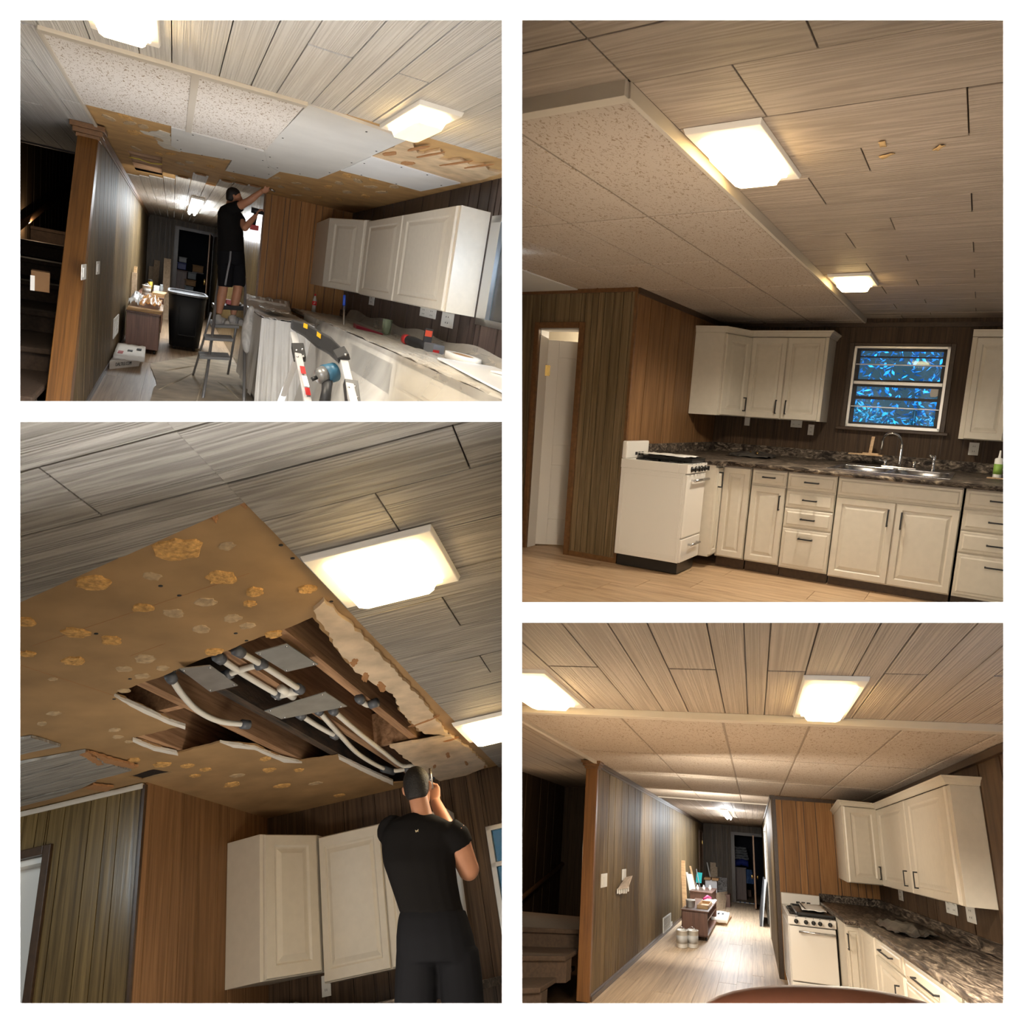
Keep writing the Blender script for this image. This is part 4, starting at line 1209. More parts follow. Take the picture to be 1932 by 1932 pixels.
def shrub(label, c, rx, ry, rz, n, leaf, mat, seed, cat='shrub'):
    r = random.Random(seed); t = thing('shrub', label, cat, c, 'garden shrubs outside the sink window')
    m = MB()
    for i in range(n):
        u, v, k = r.uniform(0, 2 * math.pi), r.uniform(-1, 1), r.uniform(.5, 1) ** .5
        p = Vector(c) + Vector((rx * k * math.sqrt(1 - v * v) * math.cos(u), ry * k * math.sqrt(1 - v * v) * math.sin(u), rz * (1 + k * v)))
        a = Vector((r.uniform(-1, 1), r.uniform(-1, 1), r.uniform(-1, 1))).normalized(); b = a.cross(Vector((r.uniform(-1, 1), r.uniform(-1, 1), 1))).normalized()
        L = leaf * r.uniform(.6, 1.3)
        m.add([p - a * L, p + b * L * .35, p + a * L, p - b * L * .35], [(0, 1, 2, 3)])
    o = m.build('foliage', mat, t); o['kind'] = 'stuff'
    MB().cyl((c[0], c[1], c[2]), (c[0], c[1], c[2] + rz), .04, .02, 8).build('stem', TRIMDARK, t)


shrub('low blue-green shrub seen through the lower sash', (W2 + 1.6, -2.1, .5), .7, 1.1, .50, 2600, .034, LEAFG[0], 1)
shrub('tall dusky bush filling the upper sash', (W2 + 3.0, -1.6, .3), .8, 2.2, 1.35, 5200, .05, LEAFG[1], 2)
shrub('rounded bush left of the tall bush outside the window', (W2 + 2.2, -.7, .4), .7, .9, .65, 2600, .04, LEAFG[0], 3)

# ceiling lights
lamp('large square ceiling light beside the dropped tile edge, sink window view', RM.x(-.955), RM.x(-.655), RM.y(-2.145), RM.y(-1.855), H2 - .001, power=200)
lamp('small far square ceiling light towards the sink window', RM.x(.59), RM.x(.86), RM.y(-2.155), RM.y(-1.865), H2 - .001, power=200)

# wall cabinets
fx = 2.77
q1, q2, q3 = -.20, -.575, -.975
corner_cabinet('cream diagonal corner wall cabinet beside the chestnut wall, sink window view',
               [(W2 - .014, OW2 - .014), (2.27, OW2 - .014), (2.33, -.03), (fx + .022, q1), (W2 - .014, q1)], 1.335, 2.185, 2, .86)
wall_cabinet('cream two-door wall cabinet with crown left of the sink window', fx, W2, q1, q3, 1.33, 2.19, [(q1 - .006, q2 + .004, q2 + .05), (q2 - .004, q3 + .03, q2 - .05)])
wall_cabinet('cream wall cabinet cut by the picture edge right of the sink window', fx, W2, -2.23, -2.95, 1.25, 2.2, [(-2.27, -2.58, None), (-2.59, -2.93, None)])

# base cabinets
gx, zt = 1.3, .885
t = thing('base_cabinet', 'narrow cream floor cabinet squeezed beside the range, sink window view', 'cabinet', (1.25, 0, 0))
MB().box(1.12, gx + .1, -.44, OW2 - .02, .05, zt).build('body', CAB, t)
m = door_mb((1.125, -.44, .07), (.165, 0, 0), (0, 0, zt - .09), (0, -1, 0), .024, .2, .06)
d = m.build('door', CAB, t); handle(d, (1.15, -.465, .76), (0, 0, .065), (0, -1, 0))
base_unit('cream corner floor cabinet with one full-height door, sink window view', gx, W2, -.45, -.715, zt, [('door', -.47, -.71, .05, zt - .01, None)], toe=.04)
yA, yB = -.728, -1.022
base_unit('cream floor cabinet with one drawer over a door, sink window view', gx, W2, yA + .005, yB - .004, zt,
          [('drawer', yA, yB, .75, zt - .01, (-.875, .815, 'h', .055)), ('door', yA, yB, .05, .735, (-.985, .60, 'v', .06))], toe=.04)
yA, yB = -1.034, -1.43
base_unit('cream floor cabinet with four stacked drawers left of the sink', gx, W2, yA + .005, yB - .005, zt,
          [('drawer', yA, yB, .735, zt - .01, (-1.235, .805, 'h', .06)), ('drawer', yA, yB, .575, .722, (-1.235, .65, 'h', .06)), ('drawer', yA, yB, .40, .562, (-1.235, .482, 'h', .06)), ('drawer', yA, yB, .04, .388, (-1.235, .31, 'h', .06))], toe=.03)
yA, yB, yM = -1.445, -2.35, -1.90
base_unit('wide cream sink cabinet with two doors under a blank panel', gx, W2, yA + .005, yB - .005, zt,
          [('drawer', yA, yB, .725, zt - .01, None), ('door', yA, yM + .003, .03, .71, (yM + .05, .58, 'v', .065)), ('door', yM - .003, yB, .03, .71, (yM - .05, .57, 'v', .065))], toe=.02)
yA, yB = -2.372, -2.95
base_unit('cream drawer cabinet cut by the picture edge right of the sink', gx, W2, yA + .005, yB - .005, zt,
          [('drawer', yA, yB, .735, zt - .01, (-2.6, .805, 'h', .07)), ('drawer', yA, yB, .56, .722, (-2.61, .64, 'h', .07)), ('drawer', yA, yB, .38, .548, (-2.62, .46, 'h', .07)), ('drawer', yA, yB, .04, .368, (-2.63, .29, 'h', .07))], toe=.02)
ct = MB()
sx0, sx1, sy0, sy1 = 1.55, 2.72, -2.24, -1.30
e = zt + .04
for a in ((gx - .06, sx0, -3.0, -.5), (sx1, W2 - .013, -3.0, -.5), (sx0, sx1, sy1, -.5), (sx0, sx1, -3.0, sy0), (1.115, W2 - .013, -.5, OW2 - .013)):
    ct.box(a[0], a[1], a[2], a[3], zt, e)
ctm = ct.build('worktop', room_mat('counter'), clip=True)
tag(ctm, 'grey-brown marbled laminate worktop around the double sink', 'worktop')
MB().rings([[(gx - .06, y, zt) , (gx - .075, y, zt + .01), (gx - .075, y, e - .01), (gx - .06, y, e)] for y in (-3.0, -.52)]).build('front_edge', room_mat('counter'), ctm, clip=True)
MB().box(W2 - .04, W2 - .013, -3.0, OW2 - .04, e, e + .1).build('backsplash', room_mat('counter'), ctm, bevel=.004, clip=True)
MB().box(1.115, W2 - .03, OW2 - .04, OW2 - .013, e, e + .1).build('backsplash', room_mat('counter'), ctm, bevel=.004)

# sink with two bowls
t = thing('sink', 'stainless double-bowl sink set in the worktop', 'sink', ((sx0 + sx1) / 2, (sy0 + sy1) / 2, e))
m = MB(); ym = (sy0 + sy1) / 2
b1 = (sx0 + .09, sx1 - .30, ym + .02, sy1 - .03); b2 = (sx0 + .09, sx1 - .30, sy0 + .03, ym - .02)
for a in ((sx0 - .02, b1[0], sy0 - .01, sy1 + .01), (b1[1], sx1 + .02, sy0 - .01, sy1 + .01), (b1[0], b1[1], sy0 - .01, b2[2]), (b1[0], b1[1], b2[3], b1[2]), (b1[0], b1[1], b1[3], sy1 + .01)):
    m.box(*a, e + .001, e + .007)
m.build('rim', STEEL, t, bevel=.002)
for b in (b1, b2):
    m = MB(); rr = lambda k, z: [((b[0] + b[1]) / 2 + s * (b[1] - b[0]) / 2 * k * c1, (b[2] + b[3]) / 2 + u * (b[3] - b[2]) / 2 * k * c2, z) for s, u, c1, c2 in ((1, 1, 1, .6), (1, 1, .8, 1), (-1, 1, .8, 1), (-1, 1, 1, .6), (-1, -1, 1, .6), (-1, -1, .8, 1), (1, -1, .8, 1), (1, -1, 1, .6))]
    m.rings([rr(1.02, e + .006), rr(.97, e - .02), rr(.92, e - .14), rr(.6, e - .155)][::-1], close=False)
    m.add(rr(.6, e - .155), [tuple(range(8))]); bw = m.build('bowl', STEEL, t)
    MB().lathe(((b[0] + b[1]) / 2, (b[2] + b[3]) / 2, e - .154), (0, 0, 1), [(.05, 0), (.05, .006), (.03, .003), (0, .003)], 14, sc=(1.6, 1)).build('drain', CHROME, bw)
t = thing('faucet', 'chrome gooseneck faucet with two lever handles behind the sink', 'faucet', (2.62, -1.78, e + .007))
MB().box(2.57, 2.67, -1.93, -1.62, e + .007, e + .022).build('base', CHROME, t, bevel=.008)
pts = [(2.62, -1.775, e + .02)] + [(2.62, -1.775, e + .02 + .22 * i / 4) for i in range(1, 5)] + [(2.62 - .10 * math.sin(a) * 1.2, -1.775 + .085 * (1 - math.cos(a)), e + .24 + .10 * math.sin(a)) for a in [math.pi * i / 10 for i in range(1, 10)]] + [(2.60, -1.605, e + .22), (2.60, -1.603, e + .17)]
MB().tube(pts, [.016] * 5 + [.012] * (len(pts) - 5), 12).build('spout', CHROME, t)
for yy, sg in ((-1.65, 1), (-1.90, -1)):
    hb = MB().lathe((2.62, yy, e + .02), (0, 0, 1), [(.022, 0), (.016, .03), (.02, .05), (.012, .065), (0, .066)], 14)
    hb.tube([(2.62, yy, e + .055), (2.56, yy + sg * .05, e + .075)], [.008, .006], 8)
    hb.build('lever', CHROME, t)
t = thing('side_sprayer', 'chrome side sprayer standing right of the faucet', 'sprayer', (2.66, -2.06, e + .007))
MB().lathe((2.66, -2.06, e + .006), (0, 0, 1), [(.026, 0), (.02, .02), (.014, .05), (.014, .09), (.02, .13), (.012, .15), (0, .15)], 14).build('body', CHROME, t)
MB().tube([(2.66, -2.06, e + .12), (2.64, -2.02, e + .155)], [.016, .012], 10).build('nozzle', CHROME, t)
# wooden offcuts on the sill edge of the worktop
OFF = wood('pine_offcut', (.50, .32, .17), (.72, .52, .32), (6, 30, 30), rough=.6, bump=0, var=.05)
for nm, lab, o, u, v, ww in (('wood_offcut', 'flat pine board end lying on the worktop left of the faucet', (2.9, -1.27, e + .095), (.0, -.32, 0), (.16, 0, 0), (0, 0, .012)),
                             ('wood_offcut', 'smaller pine block stacked on the flat board end', (2.93, -1.40, e + .107), (0, -.15, 0), (.1, 0, 0), (0, 0, .012)),
                             ('wood_offcut', 'upright pine stick standing on the stacked offcuts', (2.95, -1.455, e + .119), (0, -.03, 0), (.03, 0, 0), (0, -.012, .17)),
                             ('wood_offcut', 'pine strip at the right end of the worktop', (2.2, -2.50, e + .004), (.05, -.45, 0), (.05, 0, 0), (0, 0, .01))):
    tag(MB().par(o, u, v, ww).build(nm, OFF, bevel=.001), lab, 'offcut')
t = thing('caulk_tube', 'white caulk tube with a nozzle at the right picture edge', 'caulk tube', (2.35, -2.575, e))
MB().lathe((2.35, -2.575, e), (0, 0, 1), [(.032, 0), (.034, .01), (.034, .17), (.03, .18), (.012, .185), (.006, .25), (0, .25)], 16).build('barrel', OUTLET, t)
MB().lathe((2.35, -2.575, e + .04), (0, 0, 1), [(.0345, 0), (.0345, .09)], 16).build('label', plain('green_print', (.25, .42, .08), .5), t)
# outlets
outlet('white double socket outlet right of the sink window', (3.22, -2.367, 1.156), (-1, 0, 0), .085, .125)
outlet('white switch plate left-most under the wall cabinets', (3.22, -0.122, 1.293), (-1, 0, 0), .06, .11, sockets=False)
outlet('white double-gang plate under the two-door wall cabinet', (3.22, -0.663, 1.309), (-1, 0, 0), .12, .11, 2)
outlet('white outlet nearest the sink window under the wall cabinet', (3.22, -0.822, 1.238), (-1, 0, 0), .062, .115)
b = wavy_sheet(2.2, 2.75, -.62, -.20, e + .002, .03, 9, 12, bend=lambda i, j: .04 * math.sin(math.pi * i) * math.sin(math.pi * j)).build('plastic_bag', BAG)
tag(b, 'crumpled dark plastic bag on the worktop corner, sink window view', 'bag')
for i, (x, y) in enumerate(((2.35, -.42), (2.3, -.5))):
    tag(MB().lathe((x, y, e + .045), (1, .4, .2), [(.008, 0), (.012, .02), (.01, .05), (0, .052)], 8).build('brass_fitting', BRASS), ('small brass fitting lying on the dark plastic bag', 'second brass fitting at the bag front edge')[i], 'fitting')

# range
stove('white gas range against the chestnut wall, sink window view', .60, 1.10, -.36, OW2 - .02, F2 + .01, .905, .08, .155, 1)
tr = thing('griddle_tray', 'black griddle tray on the range, sink window view', 'tray', (.95, -.05, .915))
MB().box(.76, 1.13, -.335, .12, .914, .924).build('base', BLACKEN, tr, bevel=.004)
m = MB()
for a in ((.76, .775, -.335, .12), (1.115, 1.13, -.335, .12), (.76, 1.13, -.335, -.32), (.76, 1.13, .105, .12)): m.box(*a, .924, .944)
m.build('rim', BLACKEN, tr, bevel=.003)
pp = wavy_sheet(.82, 1.12, -.27, .19, .946, .01, 8, 3, rot=-.1).build('instruction_sheet', PAPER)
tag(pp, 'white printed leaflet spread on the griddle tray, sink window view', 'paper')
vent = thing('floor_vent', 'small dark register low on the wall behind the range', 'vent', (.70, OW2 - .02, .1))
MB().box(A2 + .03, A2 + .13, OW2 - .022, OW2 - .013, F2 + .11, F2 + .30).build('plate', BLACKEN, vent, bevel=.002)
for k in range(5): MB().box(A2 + .04, A2 + .12, OW2 - .026, OW2 - .022, F2 + .13 + k * .033, F2 + .142 + k * .033).build('slat', TRIMDARK, vent)
# loose chips hanging from the planks
CHIP = plain('torn_wood_chip', (.62, .42, .2), .8)
for i, (u, v) in enumerate([(-2.103, -1.932), (-1.982, -2.123), (-1.956, -1.933)]):
    tag(wavy_sheet(u - .03, u + .03, v - .012, v + .012, H2 - .012, .006, 3, i, rot=.5 * i).build('splinter', CHIP), ('pale splinter curling from a ceiling plank', 'brown splinter curling from a ceiling plank at the right', 'short pale splinter below the first splinter')[i], 'splinter')


# ================================================================== ROOM 3 (lower left): torn-open ceiling over the cabinets
use(ROOM3)
H3, W3, A3, OW3 = 2.334, 1.993, .54, -.05
YS3, BL0, BL1 = -1.755, (-1.699, -1.767), (-1.486, -0.934)
ceil = thing('ceiling', 'opened ceiling of grey planks and torn brown board over the cabinets', None, (0, 0, H3), kind='structure')
MB().box(-3, W3 + .4, -5, 2, H3 + .285, H3 + .32).build('backing', TRIMDARK, ceil)
mat = room_mat('plank')
nb = (BL0[1] - BL1[1], BL1[0] - BL0[0])            # points towards the stairs side
rr = random.Random(5)
for (a, k), (b, _) in zip(SEAMS[:-1], SEAMS[1:]):
    x0, x1 = RM.x(a) + .003, RM.x(b) - .003
    js = [JOINT[k] + 1.22 * i for i in range(-1, 3)]
    yy = [-4.2] + [RM.y(j) for j in js if -4 < RM.y(j) < 1] + [1.2]
    for y0, y1 in zip(yy[:-1], yy[1:]):
        q = [(x0, y0 + .002), (x1, y0 + .002), (x1, y1 - .002), (x0, y1 - .002)]
        pa = clip2(q, (0, YS3), (0, -1))
        pb = clip2(clip2(q, (0, YS3), (0, 1)), BL0, nb if nb[0] < 0 else (-nb[0], -nb[1]))
        dz = rr.uniform(0, .003)
        for p in (pa, pb):
            if len(p) > 2 and max(v[0] for v in p) - min(v[0] for v in p) > .01:
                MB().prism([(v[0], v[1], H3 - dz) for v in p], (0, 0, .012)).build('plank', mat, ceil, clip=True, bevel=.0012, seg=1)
HOLE = [(-0.663, -0.683), (-0.683, -0.77), (-0.731, -0.963), (-0.785, -1.148), (-0.813, -1.273), (-0.85, -1.391), (-0.86, -1.486), (-0.902, -1.613), (-0.733, -1.599), (-0.579, -1.581), (-0.426, -1.559), (-0.327, -1.564), (-0.173, -1.562), (-0.019, -1.631), (0.096, -1.652), (0.321, -1.552), (0.777, -1.528), (0.862, -1.656), (0.961, -1.665), (0.913, -1.33), (1.313, -1.31), (1.987, -1.322), (1.795, -1.052), (0.873, -1.019), (0.809, -0.824), (0.686, -0.779), (0.346, -0.774), (0.188, -0.678), (0.196, -0.438), (-0.144, -0.425), (-0.15, -0.679), (-0.42, -0.681)]
HOLE2 = [(0.381, -0.063), (0.356, -0.217), (0.479, -0.246), (0.484, -0.071)]
BROWN = room_mat('brown_paper')
OUT3 = [(BL0[0] - .03, YS3 - .03), (W3 + .02, YS3 - .03), (W3 + .02, OW3 + .02), (A3 + .05, OW3 + .02), (A3 + .05, 1.6), (-2.2, 1.6)]
m = sheet_mb(OUT3, [jag(HOLE, .006, .03, 4), jag(HOLE2, .005, .03, 6)], H3 + .013, H3 + .022)
m.build('brown_board', BROWN, ceil, clip=True)
EDGE = plain('torn_gypsum_edge', (.72, .68, .62), .9, bump=.6, bscale=50)
for i, L in enumerate(([[(-0.663, -0.683), (-0.544, -0.684), (-0.416, -0.685), (-0.266, -0.679), (-0.158, -0.691), (-0.12, -0.667), (-0.232, -0.654), (-0.389, -0.656), (-0.529, -0.663)], [(-0.157, -0.433), (0.017, -0.428), (0.166, -0.456), (0.21, -0.438), (0.06, -0.402), (-0.124, -0.412)], [(0.161, -0.686), (0.238, -0.715), (0.354, -0.77), (0.585, -0.777), (0.77, -0.816), (0.824, -0.824), (0.734, -0.757), (0.396, -0.749), (0.286, -0.69)], [(0.843, -1.031), (1.167, -1.046), (1.709, -1.079), (1.824, -1.042), (1.261, -1.012), (0.92, -1.007)]])):
    sheet_mb(jag(L, .002, .03, i), [], H3 + .003, H3 + .016).build('torn_edge', EDGE, ceil)
# pale paper left where the planks were ripped off, with fibrous tears
PALE = plain('pale_torn_paper', (.60, .47, .33), .85, var=.2, bscale=9, bump=.4)
for i, L in enumerate(([[(-0.986, -1.651), (-1.035, -1.714), (-0.838, -1.722), (-0.576, -1.723), (-0.238, -1.714), (0.269, -1.703), (0.907, -1.663), (0.79, -1.555), (0.354, -1.567), (0.04, -1.617), (-0.18, -1.584), (-0.365, -1.573), (-0.584, -1.592), (-0.842, -1.631)], [(0.88, -1.324), (0.951, -1.668), (1.253, -1.692), (1.606, -1.7), (1.882, -1.696), (1.985, -1.522), (1.978, -1.332), (1.31, -1.321)]])):
    sheet_mb(jag(L, .008, .03, 20 + i), [], H3 - .004, H3 + .012).build('torn_paper', PALE, ceil)
FIB = plain('fibrous_brown_tear', (.38, .19, .08), .9, bump=.8, bscale=70)
for i, (c, rx, ry, ro) in enumerate(([((-0.249, -1.584), 0.07, 0.018, 0.4), ((-0.089, -1.603), 0.09, 0.02, 0.2), ((0.569, -1.617), 0.1, 0.014, 1.2), ((1.022, -1.649), 0.06, 0.02, 1.4), ((1.346, -1.55), 0.09, 0.016, 0.2), ((1.647, -1.6), 0.08, 0.012, 0.1), ((1.863, -1.681), 0.05, 0.01, 0.2), ((1.541, -1.412), 0.07, 0.012, 0.3), ((-1.679, -1.653), 0.06, 0.01, 0.3), ((-1.698, -1.747), 0.05, 0.012, 0.2), ((-0.442, -1.602), 0.05, 0.02, 0.5)])):
    patch_mb(c, rx, ry, H3 + .004 if i not in (8, 9) else H3 + .013, .008, 60 + i, ro).build('tear', FIB, ceil)
GLUE = plain('orange_fibre_patch', (.58, .33, .11), .95, var=.35, bump=1.0, bscale=60)
GLUE2 = plain('grey_glue_patch', (.46, .33, .19), .8, var=.25, bump=.6, bscale=40)
for i, (c, r_, g) in enumerate(([((-1.537, -1.469), 0.068, 0), ((-1.49, -1.597), 0.028, 1), ((-1.475, -1.161), 0.055, 0), ((-1.325, -1.492), 0.047, 0), ((-1.429, -1.323), 0.029, 1), ((-1.187, -1.532), 0.035, 0), ((-1.118, -1.481), 0.022, 0), ((-1.262, -1.186), 0.035, 0), ((-1.177, -1.24), 0.039, 1), ((-1.197, -1.366), 0.034, 1), ((-1.044, -1.381), 0.037, 1), ((-0.961, -1.396), 0.031, 1), ((-1.019, -1.251), 0.032, 1), ((-1.21, -0.913), 0.046, 0), ((-1.102, -0.967), 0.039, 0), ((-1.355, -0.847), 0.03, 0), ((-0.823, -1.19), 0.036, 0), ((-1.149, -0.693), 0.029, 0), ((-1.118, -1.688), 0.032, 0), ((-0.846, -1.439), 0.036, 0), ((-1.02, -0.768), 0.042, 0), ((-0.899, -0.961), 0.039, 1), ((-0.859, -0.853), 0.032, 1), ((-0.79, -0.964), 0.03, 1), ((-0.764, -0.865), 0.029, 1), ((-0.918, -0.611), 0.018, 1), ((-0.671, -0.729), 0.027, 1), ((-0.617, -0.39), 0.026, 1), ((-0.547, -0.284), 0.026, 1), ((-0.293, -0.437), 0.028, 1), ((-0.205, -0.391), 0.024, 1), ((-0.114, -0.386), 0.022, 1), ((0.141, -0.244), 0.034, 0), ((0.422, -0.365), 0.034, 0), ((0.552, -0.391), 0.034, 0), ((0.621, -0.294), 0.032, 0), ((0.309, -0.289), 0.044, 0), ((0.954, -0.335), 0.056, 0), ((0.8, -0.445), 0.045, 1), ((0.614, -0.706), 0.032, 0), ((0.969, -0.742), 0.034, 0), ((0.833, -0.623), 0.046, 0), ((1.225, -0.522), 0.052, 0), ((1.351, -0.683), 0.044, 1), ((1.785, -0.672), 0.043, 0)])):
    patch_mb(c, r_, r_ * (.85 if i % 3 else 1.05), H3 + .0135, .006 if not g else .003, i + 100, i * .7).build('glue_patch', GLUE2 if g else GLUE, ceil)
for u, v in ([(-1.364, -1.309), (-1.28, -1.322), (-1.169, -0.957), (-0.845, -1.332), (-0.925, -1.331), (-0.763, -0.815), (-1.423, -1.734), (-1.333, -1.731), (-0.988, -1.721), (-0.733, -0.98), (-0.615, -0.65)]):
    MB().lathe((u, v, H3 + .014), (0, 0, -1), [(.007, 0), (.007, .002), (0, .0021)], 10).build('screw_hole', DARK, ceil)
m = MB()
for a, b in ([((-1.194, -0.743), (-1.309, -1.575)), ((-1.083, -0.613), (-0.65, -0.673)), ((-0.95, -0.936), (-0.98, -1.092))]):
    d = (Vector(b) - Vector(a)); n_ = Vector((-d.y, d.x)).normalized() * .002
    m.par((a[0], a[1], H3 + .0122), (d.x, d.y, 0), (n_.x, n_.y, 0), (0, 0, .002))
m.build('board_seam', FIB, ceil)

# joists, pipes and nail plates above the hole
JO = wood('fir_joist', (.22, .115, .055), (.46, .27, .15), (2, 40, 40), rough=.7, bump=.1, var=.15)
JC = wood('charred_joist', (.012, .010, .009), (.10, .06, .035), (3, 30, 12), rough=.8, bump=.3, var=.1)
for i, (y, mt) in enumerate(((-.44, JO), (-.80, JO), (-1.00, JC), (-1.20, JO), (-1.455, JO))):
    o = MB().box(-1.5 if i < 4 else -.9, W3 + .3, y - .022, y + .022, H3 + .026, H3 + .25).build('joist', mt, base=(0, y, H3 + .026), clip=True)
    tag(o, ('fir joist above the small side hole', 'fir joist at the left end of the ceiling hole', 'charred black joist in the ceiling hole', 'fir joist carrying the nail plates', 'fir joist nearest the plank edge in the ceiling hole')[i], 'joist')
o = MB().box(.92, .96, -1.44, -1.22, H3 + .03, H3 + .22).build('blocking', JO, clip=True); tag(o, 'short fir blocking between the joists near the worker', 'joist')
o = MB().box(-.35, -.31, -.78, -.46, H3 + .03, H3 + .2).build('blocking', JO, clip=True); tag(o, 'short fir blocking beside the charred joist', 'joist')
SUB = plain('dark_subfloor', (.13, .085, .055), .9, var=.3, bscale=8)
o = MB().box(-2.4, W3 + .3, -1.95, 1.6, H3 + .25, H3 + .28).build('ceiling_subfloor', SUB, label='dark subfloor boards above the open joists', kind='structure', clip=True)
PEX = plain('white_pex_pipe', (.74, .72, .66), .35)
FIT = plain('grey_pipe_fitting', (.10, .11, .13), .4)
z = H3 + .05
def pipe(label, pts, r=.013, ends=True):
    t = thing('water_pipe', label, 'pipe', pts[0], 'white water pipes in the ceiling')
    p = [Vector(q) for q in pts]; out = []
    for i in range(len(p) - 1):
        p0, p1, p2, p3 = p[max(i - 1, 0)], p[i], p[i + 1], p[min(i + 2, len(p) - 1)]
        for k in range(6):
            s = k / 6; out.append(.5 * ((2 * p1) + (p2 - p0) * s + (2 * p0 - 5 * p1 + 4 * p2 - p3) * s * s + (3 * p1 - p0 - 3 * p2 + p3) * s ** 3))
    out.append(p[-1])
    MB().tube(out, r, 10).build('tube', PEX, t)
    for e, f in ((out[0], out[1]), (out[-1], out[-2])):
        d = (f - e).normalized()
        MB().tube([e - d * .012, e + d * .03], r * 1.7, 10).build('coupling', FIT if ends else PEX, t)
    return t
for lab, q in (('straight white pipe from the hole corner to the tee fittings', [(-0.77, -1.18, 2.344), (-0.537, -1.176, 2.344), (-0.253, -1.182, 2.344)]),
               ('upper white pipe running under the first nail plate', [(-0.785, -1.265, 2.344), (-0.581, -1.278, 2.344), (-0.254, -1.283, 2.344)]),
               ('short cross pipe joining the two long pipes', [(-0.592, -1.114, 2.344), (-0.61, -1.202, 2.344), (-0.615, -1.287, 2.344)]),
               ('bent white pipe at the left of the hole', [(-0.7, -0.944, 2.344), (-0.495, -0.875, 2.344), (-0.283, -0.826, 2.344), (-0.102, -0.828, 2.344), (0.022, -0.897, 2.344)]),
               ('long curved white pipe ending in a dark sleeve near the worker', [(0.056, -1.238, 2.344), (0.484, -1.178, 2.344), (0.959, -1.122, 2.344), (1.427, -1.14, 2.344), (1.504, -1.253, 2.344)]),
               ('second long white pipe running to the worker hand', [(0.104, -1.293, 2.344), (0.567, -1.264, 2.344), (1.017, -1.248, 2.344), (1.383, -1.238, 2.344), (1.482, -1.295, 2.344), (1.864, -1.307, 2.344)]),
               ('short white pipe stub beside the second nail plate', [(0.055, -1.148, 2.344), (0.281, -1.144, 2.344), (0.496, -1.152, 2.344)]),
               ('small white pipe bend near the plank edge', [(0.031, -1.454, 2.344), (0.142, -1.451, 2.344), (0.14, -1.495, 2.344)])):
    pipe(lab, q)
m = MB(); a, b = Vector((1.357, -1.124, 2.344)), Vector((1.492, -1.15, 2.344)); m.tube([a, b], .022, 12)
tag(m.build('pipe_sleeve', plain('slate_foam', (.06, .07, .085), .7)), 'dark foam sleeve around the long curved pipe', 'sleeve')
m = MB(); a, b = Vector((-0.256, -1.168, 2.344)), Vector((-0.248, -1.281, 2.344)); m.tube([a, b], .02, 12); m.tube([(a + b) / 2 + Vector((-.07, 0, 0)), (a + b) / 2 + Vector((.06, 0, 0))], .018, 12)
tag(m.build('pipe_tee', PEX), 'white tee fittings between the two nail plates', 'fitting')
GALV = plain('galvanised_plate', (.50, .51, .50), .38, metal=.8, var=.12, bscale=12)
for i, q in enumerate(([[(-0.798, -1.039), (-0.761, -1.142), (-0.508, -1.125), (-0.511, -1.006)], [(-0.776, -1.331), (-0.787, -1.463), (-0.527, -1.479), (-0.529, -1.344)], [(-0.154, -1.069), (-0.208, -1.381), (0.038, -1.389), (-0.001, -1.08)]])):
    t = thing('nail_plate', ('square steel nail plate at the left of the joists', 'square steel nail plate in the middle of the joists', 'long steel nail plate under the tee fittings')[i], 'nail plate', (*q[0], H3 - .012), 'steel nail plates')
    MB().prism([(*p, H3 - .012) for p in q], (0, 0, .004)).build('plate', GALV, t)
    for p in q:
        c = Vector(p) * .85 + sum((Vector(k) for k in q), Vector((0, 0))) / 4 * .15
        MB().lathe((c.x, c.y, H3 - .012), (0, 0, -1), [(.006, 0), (.005, .003), (0, .004)], 8).build('nail', STEEL, t)

# planks left hanging over the hallway side
for i, q in enumerate(([[(-0.473, -0.112), (-0.463, -0.172), (-0.285, -0.175), (-0.303, -0.052), (-0.3, 0.052)], [(-0.206, 0.128), (-0.158, -0.2), (-0.073, -0.18), (-0.035, 0.239)], [(-0.023, 0.275), (-0.065, -0.177), (0.11, -0.164), (0.157, 0.369)], [(0.17, 0.431), (0.119, -0.16), (0.248, -0.165), (0.264, 0.041), (0.291, 0.528)], [(0.324, 0.555), (0.276, 0.043), (0.331, 0.161), (0.379, 0.3), (0.401, 0.617)]])):
    sheet_mb(jag(q, .003, .05, 40 + i), [], H3 - .002 - .001 * i, H3 + .010).build('plank', mat, ceil, clip=True)
for i, q in enumerate(([[(-0.14, -0.161), (-0.148, -0.209), (0.061, -0.144), (0.058, -0.118)], [(-0.135, -0.21), (0.21, -0.229), (0.219, -0.189), (0.053, -0.16)], [(0.337, 0.166), (0.481, 0.132), (0.441, 0.06), (0.318, 0.094)]])):
    sheet_mb(jag(q, .006, .02, 50 + i), [], H3 - .006, H3 + .006).build('torn_paper', FIB, ceil)

